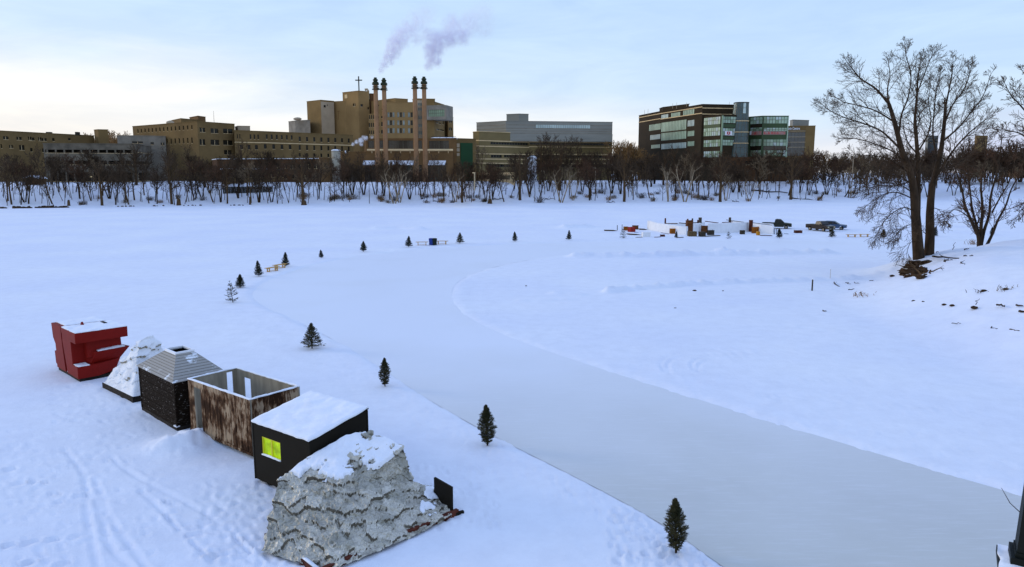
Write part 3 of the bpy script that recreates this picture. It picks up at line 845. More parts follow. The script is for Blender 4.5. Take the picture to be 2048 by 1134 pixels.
# silver shelter in front
b = [G(520, 1103, .12), G(592, 1124, .12), G(664, 1140, .12), G(760, 1101, .12), G(838, 1065, .12), G(903, 1032, .12)]
b += [b[5] + V(-1.05, .9, 0), V(-4.3, 24.1, .12), V(-6.1, 22.8, .12)]
tp = [P(556, 958, 21.75), P(612, 982, 21.25), P(668, 988, 21.1), P(728, 958, 21.85), P(807, 893, 23.1), P(741, 861, 23.9), P(678, 878, 23.3), P(616, 915, 22.6)]
k = [P(824, 966, 22.75), P(898, 985, 23.05), P(862, 972, 23.6), P(827, 968, 23.7)]
vs = b + tp + k
T0, K0 = 9, 17
fs = [(0, 1, T0 + 1, T0), (1, 2, T0 + 2, T0 + 1), (2, 3, T0 + 3, T0 + 2), (3, 4, K0, T0 + 3), (4, 5, K0 + 1, K0), (5, 6, K0 + 2, K0 + 1), (K0, K0 + 1, K0 + 2, K0 + 3), (T0 + 3, K0, K0 + 3, T0 + 4),
      (6, 7, K0 + 3, K0 + 2), (7, T0 + 5, T0 + 4, K0 + 3), (7, 8, T0 + 6, T0 + 5), (8, 0, T0, T0 + 7), (8, T0 + 7, T0 + 6), (T0, T0 + 1, T0 + 7), (T0 + 1, T0 + 2, T0 + 6, T0 + 7), (T0 + 2, T0 + 3, T0 + 5, T0 + 6), (T0 + 3, T0 + 4, T0 + 5)]
org = V(-4.8, 22.2, 0)
t = thing('silver_shelter', 'low angular shelter wrapped in crumpled silver-grey sheets with snow on top', 'hut', org, 0, HUTS)
mb = subdiv(vs, fs, (3, 3, 3))
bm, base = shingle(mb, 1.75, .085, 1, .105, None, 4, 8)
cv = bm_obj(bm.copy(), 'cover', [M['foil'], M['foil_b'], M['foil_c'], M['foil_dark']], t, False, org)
snow_on(base, 1.50, .45, -.34, .09, 4, org, M['snowcap'], cv)
snow_on(base, .40, .93, -.12, .05, 8, org, M['snowcap'], cv, .8, .95, -2.9)
base.free()
bm.free()
mb = MB()
e0, e1 = G(640, 1150, 0), G(915, 1028, 0)
mb.bar(e0 + V(0, 0, .08), e1 + V(0, 0, .08), .14, .2)
q = V(-.9, .8, 0)
mb.bar(e0 + q * 2.4 + V(0, 0, .08), e1 + q * 1.6 + V(0, 0, .08), .14, .2)
f0, f1 = G(583, 1110, 0), G(640, 1156, 0)
mb.bar(f0 + V(0, 0, .09), f1 + V(0, 0, .09), .12, .18)
mb.build('skid', M['redwood'], t, org=org).location = (0, 0, 0)
mb = MB(); mb.bar(f0 + V(.05, -.0, .19), f1 + V(.05, 0, .19), .11, .03); mb.bar(f0 + V(.55, -.35, .12), f0 + V(.95, -.2, .12), .2, .1)
mb.build('snow_patch', M['snowcap'], t, True, org=org).location = (0, 0, 0)
c0 = G(905, 1031, 0); d_ = (G(868, 1008, 0) - c0).normalized()
mb = MB(); mb.bar(c0 + V(0, 0, .5), c0 + d_ * 1.0 + V(0, 0, .5), .07, .95)
mb.bar(c0 + V(-.2, -.15, .05), c0 + V(.35, .15, .05), .1, .1)
mb.build('end_board', M['black_wall'], t, org=org).location = (0, 0, 0)

# white shelter
A, rz, L2 = frame((206, 776), (267, 806))
W2 = 2.3
t = thing('white_shelter', 'white sheet-covered shelter with flared sides on a dark skid', 'hut', A, rz, HUTS)
prof = [(0, .33), (.10, .50), (.26, .88), (.45, 1.35), (.66, 1.75), (.95, 2.0)]
rings = []
def hmax(u): return 1.55 + 1.25 * min(1, max(0, u / L2)) ** .8 + .1 * math.sin(u * 3)
levels = 7
vs = []; fs = []
nU = 9
def ringpt(s, k):
    """k-th of the points round the plan, s 0 at the foot .. 1 at the crown"""
    per = [(0, 0), (L2 * .33, 0), (L2 * .66, 0), (L2, 0), (L2, W2 / 2), (L2, W2), (L2 * .66, W2), (L2 * .33, W2), (0, W2), (0, W2 / 2)]
    x, y = per[k]
    ins = .42 * s + .25 * s ** 2
    xi = x + (1.9 - x) * min(1, ins * .95); yi = y + (W2 / 2 + .25 - y) * min(1, ins * 1.05)
    zz = .30 + (hmax(x + .25 + (1.6 if y > 1 else 0) * .5) - .30) * (s ** 1.25 * .35 + .65 * (s * s * (3 - 2 * s)))
    return (xi, yi, zz)
for l in range(levels):
    for kk in range(10): vs.append(ringpt(l / (levels - 1), kk))
for l in range(levels - 1):
    for kk in range(10): fs.append((l * 10 + kk, l * 10 + (kk + 1) % 10, (l + 1) * 10 + (kk + 1) % 10, (l + 1) * 10 + kk))
top0 = (levels - 1) * 10
fs += [(top0, top0 + 1, top0 + 8, top0 + 9), (top0 + 1, top0 + 2, top0 + 7, top0 + 8), (top0 + 2, top0 + 3, top0 + 6, top0 + 7), (top0 + 3, top0 + 4, top0 + 5, top0 + 6)]
mb = subdiv(vs, fs, (3, 2))
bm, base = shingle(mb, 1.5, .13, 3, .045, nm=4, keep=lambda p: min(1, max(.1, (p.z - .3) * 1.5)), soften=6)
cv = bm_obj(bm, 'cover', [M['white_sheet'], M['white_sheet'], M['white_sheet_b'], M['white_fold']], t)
bm.free()
mb = MB(); mb.box(0, L2, -.02, W2, -.02, .29); mb.build('skid', M['dark_skid'], t)

# --- red faceted block
A, rz, L1 = frame((113, 739), (158.5, 766))
W1, z0, zt1 = 2.3, .20, 2.66
t = thing('red_block_hut', 'bright red angular hut with notched faces like a block letter and snowy flat top', 'hut', A, rz, HUTS)
mb = MB()
g0, g1 = 1.62, 1.86       # the slit that splits the long face
# left block: notched outer edge
left = [(.22, z0), (1.72, z0), (1.50, 1.7), (1.44, zt1), (-.15, zt1), (-.05, 1.86), (.28, 1.55), (.30, 1.12), (.02, 1.10), (.05, .42), (.22, .36)]
mb.prism(left, .0, W1, 'y')
# right block: upright core, projecting head, foot and wedge
mb.prism([(2.06, z0), (3.06, z0), (3.02, zt1 - .55), (2.95, zt1 - .3), (1.66, zt1 - .3), (1.62, 1.9)], .0, W1 * .9, 'y')
mb.prism([(1.66, zt1 - .296), (L1 + .02, zt1 - .296 - .22), (L1 + .05, zt1), (1.58, zt1)], -.02, W1 + .25, 'y')
mb.prism([(3.06, 2.1), (L1 + .02, 2.1), (L1 + .02, zt1 - .52), (3.0, zt1 - .36)], -.02, W1 + .25, 'y')
mb.prism([(2.4, .9), (L1 - .30, 1.2), (L1 - .42, 2.095), (2.4, 2.095)], .62, W1 + .02, 'y')
mb.box(3.062, L1 - .02, -.015, 1.0, z0, .84)
mb.add([(3.062, 1.0, z0), (L1 - .02, 1.0, z0), (L1 - .25, W1 * .82, z0 + .1), (3.062, W1 * .85, z0 + .1), (3.062, 1.0, .84), (L1 - .02, 1.0, .84), (L1 - .3, W1 * .95, .92), (3.062, W1 * .95, .92)],
       [(0, 3, 2, 1), (4, 5, 6, 7), (0, 1, 5, 4), (1, 2, 6, 5), (2, 3, 7, 6), (3, 0, 4, 7)])
mb.add([(3.06, .62, .845), (L1 - .35, .75, .845), (L1 - .30, W1 * .95, .925), (3.06, W1 * .95, .925), (3.06, .62, 1.42), (L1 - .08, .95, 1.50), (L1 + .05, W1 + .3, 1.56), (3.06, W1 + .1, 1.56)],
       [(0, 3, 2, 1), (4, 5, 6, 7), (0, 1, 5, 4), (1, 2, 6, 5), (2, 3, 7, 6), (3, 0, 4, 7)])
mb.prism([(1.45, z0), (2.1, z0), (2.1, zt1 - .1), (1.45, zt1 - .1)], W1 * .5, W1 * .9, 'y')
bd = mb.build('body', M['red_paint'], t)
mb = snow_sheet(1.60, L1 + .04, .0, W1 + .24, lambda x, y: zt1 + .003, .05, 26, 40); mb.build('snow_cap', M['snowcap'], bd, True)
mb = snow_sheet(-.12, 1.43, .25, W1, lambda x, y: zt1 + .003, .05, 20, 41); mb.build('snow_cap', M['snowcap'], bd, True)
mb = snow_sheet(3.1, L1 - .04, .02, .58, lambda x, y: .845, .05, 10, 43); mb.build('snow_patch', M['snowcap'], bd, True)
mb = snow_sheet(3.1, L1 - .05, 1.05, W1 + .1, lambda x, y: 1.50 + .045 * (y - .6) / 1.6, .05, 10, 44); mb.build('snow_patch', M['snowcap'], bd, True)
mb = snow_sheet(1.74, 2.04, .05, .6, lambda x, y: z0 + .002, .06, 6, 45); mb.build('snow_patch', M['snowcap'], t, True)
mb = MB(); mb.box(1.9, 2.5, 1.86, 2.02, zt1 + .06, zt1 + .085); mb.build('roof_slot', M['dark_hole'], bd)
mb = MB(); mb.add([(1.75, .9, zt1 + .05), (2.05, .85, zt1 + .05), (1.9, 1.0, zt1 + .17)], [(0, 1, 2)]); mb.prism([(1.75, zt1 + .04), (2.05, zt1 + .04), (1.9, zt1 + .2)], .9, 1.0, 'y'); mb.build('fin', M['red_paint'], bd)
mb = MB(); mb.box(.2, L1 - .1, .06, W1 * .85, -.03, z0 - .004); mb.build('skid', M['dark_skid'], t)
# ------------------------------------------------------------------ small spruces along the rink
M['needle'] = mat('spruce_needles', (.034, .048, .022), .8, .5, 3.5, col2=(.085, .080, .040), spec=.2)
M['needle_b'] = mat('dark_spruce_needles', (.016, .026, .014), .8, .5, 3.0, col2=(.034, .040, .018), spec=.2)
def spruce(name, label, prof, h, wid, nbr, rise, seed, blades, m, group, gap=0.0):
    r = random.Random(seed)
    t = thing(name, label, 'spruce', (0, 0, 0), 0, group)
    tr = MB()
    tr.tube([(0, 0, -.05), (.01, 0, h * .5), (0, 0, h * .97)], [.035 * h / 1.6, .024 * h / 1.6, .006], 6)
    cr_ = MB()
    def spray(p, d, ln, n, sc_=1.0):
        """one shoot: a thin stem with needles standing off all round it"""
        d = d.normalized()
        sx = d.cross(V(0, 0, 1))
        sx = sx.normalized() if sx.length > .1 else V(1, 0, 0)
        sy = sx.cross(d)
        for i in range(n):
            f = (i + r.random()) / n
            q = p + d * (ln * f)
            a = r.uniform(0, 2 * PI)
            o = (sx * math.cos(a) + sy * math.sin(a))
            nd = (d * r.uniform(.6, 1.2) + o * r.uniform(.6, 1.1)).normalized()
            l = r.uniform(.05, .10) * h / 1.6 * sc_
            w = nd.cross(o).normalized() * r.uniform(.008, .014) * h / 1.6
            cr_.add([q - w, q + w, q + nd * l], [(0, 1, 2)])
    for k in range(nbr):
        f = (k + r.random()) / nbr
        if gap and math.sin(f * 26) < -.2 and r.random() < gap: continue
        z = h * (.06 + .90 * f)
        ln = prof(f) * wid * r.uniform(.65, 1.15)
        a = k * 2.4 + r.uniform(-.4, .4)
        up = rise * (.35 + .9 * f) + r.uniform(-.12, .12)
        d = V(math.cos(a) * math.cos(up), math.sin(a) * math.cos(up), math.sin(up))
        p0 = V(0, 0, z)
        mid = p0 + d * ln * .55
        d2 = (d + V(0, 0, .28)).normalized()
        tip = mid + d2 * ln * .45
        cr_.tube([p0, mid, tip], [.009 * h / 1.6, .006 * h / 1.6, .002], 3, caps=False)
        ks = .35 + .65 * min(1, prof(f) * 1.3)
        spray(p0 + d * ln * .12, d, ln * .5, int(blades * .5), ks); spray(mid, d2, ln * .5, int(blades * .6), ks)
        for q in range(4):
            ff = r.uniform(.25, .85)
            s = 1 if q % 2 else -1
            dd = (d + d.cross(V(0, 0, 1)).normalized() * s * r.uniform(.5, 1.0) + V(0, 0, r.uniform(-.05, .25))).normalized()
            spray(p0 + d * ln * ff, dd, ln * .38 * (1.2 - ff) + .05 * ks, int(blades * .3), ks)
    for q in range(3):
        spray(V(0, 0, h * .90), V(r.uniform(-.10, .10), r.uniform(-.10, .10), 1), h * r.uniform(.05, .10), int(blades * .4), .55)
    tr.build('trunk', M['bark_dark'], t)
    cr_.build('crown', m, t)
    return t
SG = 'small cut spruces set along the edge of the ice rink'
oval = lambda f: math.sin(min(.42 + f * 3.0, PI * .5)) * (1 if f < .38 else ((1 - f) / .62) ** .75) + .03
cone = lambda f: (1 - f) ** .85 + .05
fat = lambda f: (1 - f ** 1.6) * .95 + .06
PR = [spruce('spruce', 'x', oval, 1.7, .40, 150, .75, 1, 24, M['needle'], SG),
      spruce('spruce', 'x', cone, 1.6, .62, 140, .45, 2, 24, M['needle'], SG),
      spruce('spruce', 'x', cone, 1.6, .62, 60, .30, 3, 24, M['needle'], SG, .9),
      spruce('spruce', 'x', fat, 1.5, .50, 170, .55, 4, 26, M['needle_b'], SG),
      spruce('spruce', 'x', cone, 1.7, .58, 150, .4, 5, 26, M['needle_b'], SG)]
PH = [1.7, 1.6, 1.6, 1.5, 1.7]
USED = set()
rt0 = random.Random(77)
SPR = [  # px, base, top, variant, label
    (1352, 1104, 989, 0, 'tallest bushy green spruce, alone at the bottom of the rink'),
    (975, 891, 808, 0, 'narrow bushy spruce between the silver shelter and the grey ice'),
    (770, 773, 715, 0, 'narrow green spruce beside the rink, behind the black hut roof'),
    (624, 697, 646, 1, 'broad ragged spruce at the rink edge, alone left of the bend'),
    (466, 605, 562, 2, 'sparse spruce with gaps between its branch tiers, at the outer bend'),
    (480, 576, 549, 3, 'small dense rounded spruce just behind the sparse gappy one'),
    (518, 553, 522, 4, 'dark pointed spruce just left of the two end-on yellow benches'),
    (571, 533, 505, 4, 'dark pointed spruce just right of the two end-on yellow benches'),
    (643, 516, 500, 3, 'tiniest spruce of the row, alone after the two end-on benches'),
    (727, 503, 483, 3, 'dark cone-shaped spruce midway between tiniest one and the bins'),
    (817, 494, 473, 4, 'dark leaning spruce just left of the long bench and bins'),
    (920, 487, 466, 1, 'spruce with bare stem foot, right of the benches and bins'),
    (1030, 483, 464, 3, 'plump spruce below the pale tower, first right of the bin group'),
    (1138, 480, 461, 4, 'slim spruce alone, next before the snow maze debris begins'),
    (1246, 477, 456, 2, 'ragged spruce among boards left of the pale slatted crate'),
    (1352, 476, 463, 4, 'small blackish spruce before the curved end of the snow wall'),
    (1458, 477, 462, 2, 'tilted shaggy spruce before the middle snow wall'),
    (1559, 476, 457, 3, 'dark spruce at the right end of the snow maze, below pickup'),
    (1664, 475, 457, 1, 'small green spruce in front of the blue car'),
    (1766, 476, 459, 3, 'dark slim spruce seen through hanging twigs left of the big tree'),
    (1869, 473, 453, 4, 'dark spruce right beside the big twin trunk'),
    (1984, 470, 455, 3, 'dark spruce glimpsed behind the right stem of the many-stemmed tree')]
for px, pb, pt, v, lab in SPR:
    p = G(px, pb, .04)
    hgt = (pb - pt) / F * p.y / cth * 1.06
    sc = hgt / PH[v]
    if v not in USED:
        USED.add(v)
        o = PR[v]
        o.location = p; o.scale = (sc, sc, sc); o['label'] = lab
    else:
        o = dup(PR[v], p, px * 1.3, sc, lab, SG)
    o.rotation_euler = (rt0.uniform(-.07, .07), .22 if px == 1458 else rt0.uniform(-.08, .08), px * 1.3)
    w_ = rt0.uniform(.88, 1.14); o.scale = (sc * w_, sc * w_, sc)

# ------------------------------------------------------------------ bare trees
def grow(tr, cw, p, d, ln, r0, lev, maxlev, r, o):
    """one limb with its side shoots; the first levels go to the trunk mesh, the rest to the crown"""
    n = 5 if lev == 0 else (4 if lev == 1 else (3 if lev < maxlev else 2))
    pts = [Vector(p)]; d = Vector(d).normalized()
    dirs = [d]
    for i in range(n):
        w = o['wob'] * (.5 if lev == 0 else 1)
        d = (d + V(r.gauss(0, w), r.gauss(0, w), r.gauss(0, w) + o['up'] * (.6 if lev else .3))).normalized()
        pts.append(pts[-1] + d * (ln / n)); dirs.append(d)
    rend = r0 * (.45 if lev < maxlev else .5)
    rs = [r0 + (rend - r0) * i / n for i in range(n + 1)]
    mb = tr if lev < o['tl'] else cw
    mb.tube(pts, [max(q, o['rmin']) for q in rs], 7 if lev == 0 else (5 if lev == 1 else 3), caps=lev == 0)
    if lev >= maxlev: return
    k = o['kids'][lev]
    for i in range(k):
        f = o['first'][lev] + (1 - o['first'][lev]) * (i + r.random() * .9) / k
        x = f * n; j = min(int(x), n - 1)
        q = pts[j].lerp(pts[j + 1], x - j)
        dd = dirs[j]
        a = i * 2.4 + r.uniform(-.6, .6)
        sx = dd.cross(V(.3, .2, 1)); sx = sx.normalized() if sx.length > .05 else V(1, 0, 0)
        sy = sx.cross(dd)
        sp = r.uniform(*o['ang'])
        nd = dd * math.cos(sp) + (sx * math.cos(a) + sy * math.sin(a)) * math.sin(sp)
        l2 = ln * r.uniform(*o['rat']) * (1.15 - .55 * f)
        rr_ = (rs[j] * .62) * (1 - .25 * f)
        grow(tr, cw, q, nd, l2, max(rr_, o['rmin']), lev + 1, maxlev, r, o)
BASE = dict(wob=.10, up=.10, tl=2, rmin=.022, kids=[9, 7, 6, 0], first=[.36, .2, .15, 0], ang=(.4, .9), rat=(.38, .60))
def bare_tree(h, r0, seed, mb_bark, mb_twig, lean=(0, 0), stems=1, spread=.25, name='bare_tree', **kw):
    r = random.Random(seed)
    o = dict(BASE); o.update(kw)
    t = thing(name, 'x', 'tree')
    tr, cw = MB(), MB()
    for s in range(stems):
        a = s * 2 * PI / stems + r.uniform(-.4, .4)
        k = spread if stems > 1 else 0
        d = V(lean[0] + k * math.cos(a), lean[1] + k * math.sin(a) * .7, 1)
        q = V(math.cos(a), math.sin(a), 0) * r0 * (.7 if stems > 1 else 0)
        r0 *= 1.0
        grow(tr, cw, q + V(0, 0, -.4), d, h * r.uniform(.86, 1) * (.86), r0 * (1 if stems == 1 else .75), 0, 3, r, o)
    tr.build('trunk', mb_bark, t, True)
    cw.build('crown', mb_twig, t)
    return t
TV = {   # kinds of far trees: (object, words)
 'plain': (bare_tree(15, .30, 11, M['bark'], M['twig'], rmin=.042), 'straight bare tree'),
 'plain2': (bare_tree(15, .27, 12, M['bark'], M['twig_grey'], (.06, 0), rmin=.042), 'slim bare tree'),
 'left': (bare_tree(14, .27, 13, M['bark'], M['twig'], (-.24, 0), rmin=.042), 'bare tree leaning left'),
 'right': (bare_tree(14, .27, 14, M['bark_dark'], M['twig'], (.26, 0), rmin=.042), 'bare tree leaning right'),
 'twin': (bare_tree(15, .32, 15, M['bark_dark'], M['twig_red'], stems=2, spread=.18, rmin=.042), 'twin-stemmed bare tree'),
 'multi': (bare_tree(13, .30, 16, M['bark_dark'], M['twig'], stems=4, spread=.28, rmin=.042, kids=[7, 6, 5, 0]), 'many-stemmed bare tree'),
 'thick': (bare_tree(17, .57, 17, M['bark'], M['twig'], rmin=.042, kids=[8, 7, 5, 0]), 'thick-trunked bare tree'),
 'pale': (bare_tree(14, .36, 18, M['bark_pale'], M['twig_grey'], (.04, 0), stems=2, spread=.30, rmin=.03, kids=[5, 4, 4, 0], first=[.45, .3, .2, 0]), 'pale-barked forked tree'),
 'thin': (bare_tree(11, .16, 19, M['bark_dark'], M['twig'], (.05, .02), rmin=.025, kids=[8, 6, 5, 0]), 'thin bare tree'),
 'gold': (bare_tree(15, .35, 20, M['bark'], M['twig_gold'], rmin=.03, kids=[8, 7, 5, 0], first=[.2, .2, .2, 0]), 'golden-twigged tree'),
 'bush': (bare_tree(10, .20, 22, M['bark_dark'], M['twig_red'], stems=4, spread=.5, rmin=.03, kids=[8, 7, 5, 0], first=[.1, .15, .2, 0]), 'low reddish dense tree'),
}
TUSED = set()
TREES = []
def far_tree(px, kind, sc, off=None, py=None):
    """a tree on the far shore: off = metres behind the water's edge"""
    TREES.append([px, kind, sc, off])
rt = random.Random(5)
special = [(22, 'plain2', .9, 14), (55, 'twin', .95, 12), (110, 'left', .9, 9), (165, 'twin', .95, 16), (208, 'thick', .8, 5), (235, 'right', .9, 6), (262, 'left', .85, 6), (318, 'right', .85, 7), (347, 'thick', .85, 6), (352, 'thin', 1, 4),
           (430, 'left', .9, 9), (505, 'plain2', .9, 8), (546, 'twin', .9, 9), (608, 'thick', 1.0, 6), (640, 'right', .9, 14), (690, 'twin', .95, 14), (790, 'pale', .95, 5), (800, 'pale', .8, 7), (845, 'twin', .9, 13), (912, 'pale', .8, 8), (925, 'thick', .8, 7), (985, 'right', .9, 12),
           (1040, 'thick', 1.0, 10), (1060, 'left', 1.0, 14), (1118, 'thick', 1.15, 24), (1122, 'pale', .95, 3), (1145, 'pale', .75, 8), (1178, 'twin', 1.0, 8), (1247, 'thick', 1.0, 4), (1265, 'thin', 1.2, 8), (1335, 'pale', .95, 4), (1368, 'pale', 1.1, 3), (1405, 'left', .9, 30),
           (1438, 'thick', 1.05, 3), (1450, 'pale', .8, 6), (1496, 'pale', .7, 5), (1578, 'thick', 1.0, 8), (1700, 'right', .8, 12), (1735, 'left', .9, 10)]
for q in special: TREES.append(list(q))
x = -40
while x < 2090:
    x += rt.uniform(12, 26)
    TREES.append([x, rt.choice(['plain', 'plain2', 'left', 'right', 'twin', 'multi', 'thin', 'thin', 'plain']), rt.uniform(.62, .98), rt.uniform(6, 26)])
x = -60
while x < 2110:
    x += rt.uniform(20, 42)
    sc = rt.uniform(.65, .95) * (1.0 if x < 1300 else 1.05)
    TREES.append([x, rt.choice(['plain', 'plain2', 'multi', 'twin', 'left', 'thick', 'bush']), sc, rt.uniform(30, 46)])
x = 960
while x < 2110:
    x += rt.uniform(24, 40) if x < 1240 else rt.uniform(18, 34)
    TREES.append([x, rt.choice(['bush', 'plain', 'multi', 'bush', 'twin']), rt.uniform(.75, 1.05), rt.uniform(38, 52)])
for px in (1232, 1252, 1270): TREES.append([px, 'gold', 1.15 + .1 * (px % 3), 75])
for px in (1640, 1672, 1698): TREES.append([px, 'gold', .95, 90])
for px in (1080, 1100, 1130, 1155): TREES.append([px, 'plain', 1.25, 34 + px % 7])
LAND = [(-999, 88, 'the long brown block'), (88, 240, 'the parking garage'), (240, 300, 'the pale block'), (300, 470, 'the hospital wing'), (470, 690, 'the long wing'),
        (690, 900, 'the four chimneys'), (900, 960, 'the green panel'), (960, 1230, 'the banded office'), (1230, 1285, 'the building gap'), (1285, 1500, 'the dark block'),
        (1500, 1640, 'the red-lettered wing'), (1640, 1800, 'open sky'), (1800, 9999, 'the distant towers')]
TREES.sort(key=lambda q: q[0])
cnt = {}
for px, kind, sc, off in TREES:
    Y = 240.0
    for _ in range(5):
        X = (px - CX) / F * Y
        Y = float(shore(X)) + (off if off is not None else 10)
    X = (px - CX) / F * Y
    proto, words = TV[kind]
    land = [q[2] for q in LAND if q[0] <= px < q[1]][0]
    row = 'at the waterside' if off < 10 else ('up the bank' if off < 28 else 'atop the bank')
    key = (words, land, row)
    cnt[key] = cnt.get(key, 0) + 1
    lab = f'{words} {row} before {land}' + (f', {ORD[cnt[key] - 1]} such from left')
    loc = V(X, Y, gz(X, Y) - .05)
    g = 'bare trees along the far river bank'
    if kind not in TUSED:
        TUSED.add(kind)
        proto.location = loc; proto.scale = (sc, sc, sc); proto.rotation_euler = (0, 0, 0)
        proto['label'] = lab; proto['group'] = g
    else:
        rz = rt.uniform(-.5, .5) if kind in ('left', 'right') else rt.uniform(0, 6.28)
        dup(proto, loc, rz, sc, lab, g, sc * rt.uniform(.9, 1.12))
# single trees of their kind keep a shorter label
for o in list(S.objects):
    l = o.get('label')
    if l and l.endswith('such from left'):
        w = l.rsplit(', ', 1)
        if w[1].startswith('first') and not any(q.get('label', '').startswith(w[0] + ', second') for q in S.objects): o['label'] = w[0]

# ------------------------------------------------------------------ masses of far wood nobody could count
def np_mesh(name, parts, m):
    vs = []; fs = []; o = 0
    for v, f in parts: vs.append(v); fs.append(f + o); o += len(v)
    v = np.vstack(vs); f = np.vstack(fs)
    me = bpy.data.meshes.new(name)
    me.vertices.add(len(v)); me.vertices.foreach_set('co', v.astype(np.float32).ravel())
    me.loops.add(f.size); me.loops.foreach_set('vertex_index', f.astype(np.int32).ravel())
    me.polygons.add(len(f)); me.polygons.foreach_set('loop_start', np.arange(0, f.size, 4, dtype=np.int32))
    me.update(); me.validate(); me.materials.append(m)
    ob = bpy.data.objects.new(name, me); COL.objects.link(ob)
    return ob
def wood_proto(seed, h):
    r = random.Random(seed); tr = MB(); o = dict(BASE); o.update(rmin=.055, kids=[9, 6, 5, 0], first=[.22, .15, .15, 0], tl=9)
    for s_ in range(3): grow(tr, tr, V(r.gauss(0, .3), r.gauss(0, .3), -.3), V(r.gauss(0, .2), r.gauss(0, .2), 1), h * .8, .17, 0, 3, r, o)
    return np.array(tr.v), np.array([f for f in tr.f if len(f) == 4])
WP = [wood_proto(51, 13), wood_proto(52, 12), wood_proto(53, 14)]
def wood(name, label, spots, m):
    parts = []
    for i, (x, y, s_) in enumerate(spots):
        v, f = WP[i % 3]; a = rt.uniform(0, 6.28); c_, n_ = math.cos(a) * s_, math.sin(a) * s_
        w = np.stack([v[:, 0] * c_ - v[:, 1] * n_ + x, v[:, 0] * n_ + v[:, 1] * c_ + y, v[:, 2] * s_ + 7], -1)
        parts.append((w, f))
    o = np_mesh(name, parts, m); tag(o, label, 'wood', None, 'stuff')
sp_ = []
for k in range(64):
    px = rt.uniform(1590, 2160); Y = rt.uniform(345, 480); sp_.append(((px - CX) / F * Y, Y, rt.uniform(.9, 1.25)))
for k in range(10):
    px = rt.uniform(1900, 2060); Y = rt.uniform(335, 345); sp_.append(((px - CX) / F * Y, Y, rt.uniform(1.2, 1.5)))
wood('distant_wood', 'dense reddish-brown far wood behind the bank trees at right', sp_, M['twig_red'])
sp_ = []
for k in range(14):
    px = rt.uniform(1224, 1284); Y = rt.uniform(345, 420); sp_.append(((px - CX) / F * Y, Y, rt.uniform(1.1, 1.45)))
for k in range(10):
    px = rt.uniform(214, 240); Y = rt.uniform(400, 460); sp_.append(((px - CX) / F * Y, Y, rt.uniform(1.5, 2.0)))
wood('golden_wood', 'hazy golden-brown trees in the gap between the office blocks', sp_, M['twig_gold'])
WP = []
for sd_ in (61, 62, 63):
    r = random.Random(sd_); tr = MB(); o = dict(BASE); o.update(rmin=.065, kids=[8, 5, 4, 0], first=[.30, .15, .15, 0], tl=9)
    for s_ in range(2): grow(tr, tr, V(r.gauss(0, .5), r.gauss(0, .3), -.3), V(r.gauss(0, .14), r.gauss(0, .1), 1), 11.5, .17, 0, 3, r, o)
    WP.append((np.array(tr.v), np.array([f for f in tr.f if len(f) == 4])))
sp_ = []
for k in range(66):
    px = rt.uniform(-70, 1600); Y = 280.0; off = rt.uniform(32, 42)
    if 715 < px < 905 and k % 4: continue
    for _ in range(4): Y = float(shore((px - CX) / F * Y)) + off
    sp_.append(((px - CX) / F * Y, Y, rt.uniform(.62, .95) * (1.0 if px < 660 or px > 950 else .72)))
wood('bank_wood', 'dark tangle of bare woodland filling the top of the far bank', sp_, M['twig'])
mb = MB()
for k in range(420):                     # thin young stems between the trees
    px = rt.uniform(-60, 1760); Y = 240.0; off = rt.uniform(5, 34)
    for _ in range(4): Y = float(shore((px - CX) / F * Y)) + off
    X = (px - CX) / F * Y; p = V(X, Y, gz(X, Y) - .3); h_ = rt.uniform(3.5, 8); ln_ = V(rt.gauss(0, .16), rt.gauss(0, .1), 1).normalized()
    q = [p, p + ln_ * h_ * .5, p + ln_ * h_ + V(rt.gauss(0, .3), 0, 0)]
    mb.tube(q, [.12, .09, .04], 4, caps=False)
    for j in range(9):
        b_ = q[1].lerp(q[2], rt.random()); d_ = V(rt.gauss(0, .7), rt.gauss(0, .5), .9).normalized() * rt.uniform(.6, 2.0)
        mb.tube([b_, b_ + d_], [.04, .02], 3, caps=False)
o = mb.build('sapling_thicket', M['twig']); tag(o, 'thicket of thin young stems filling the far bank between the trees', 'thicket', None, 'stuff')

# ------------------------------------------------------------------ low scrub on the far bank
def scrub(seed, m):
    r = random.Random(seed)
    mb = MB()
    for i in range(70):
        a = r.uniform(0, 2 * PI); q = V(r.gauss(0, .5), r.gauss(0, .4), -.1)
        d = V(math.cos(a) * r.uniform(.1, .7), math.sin(a) * .5, 1).normalized()
        l = r.uniform(.6, 1.7)
        p1 = q + d * l * .5 + V(r.gauss(0, .08), 0, 0)
        p2 = p1 + (d + V(r.gauss(0, .3), r.gauss(0, .3), -.1)) * l * .5
        mb.tube([q, p1, p2], [.022, .018, .01], 3, caps=False)
        for k in range(3): 
            f = r.random(); b_ = p1.lerp(p2, f)
            mb.tube([b_, b_ + V(r.gauss(0, .2), r.gauss(0, .2), r.uniform(.1, .4))], [.013, .008], 3, caps=False)
    return mb.build('scrub', m)
SC = [scrub(1, M['twig_grey']), scrub(2, M['twig']), scrub(3, M['twig_gold'])]
spots = []
for a, b_, n in ((120, 420, 8), (600, 720, 8), (730, 900, 12), (900, 1240, 18), (1250, 1450, 16), (1480, 1740, 10)):
    for i in range(n): spots.append((rt.uniform(a, b_), rt.uniform(4, 20)))
spots.sort()
cnt = {}
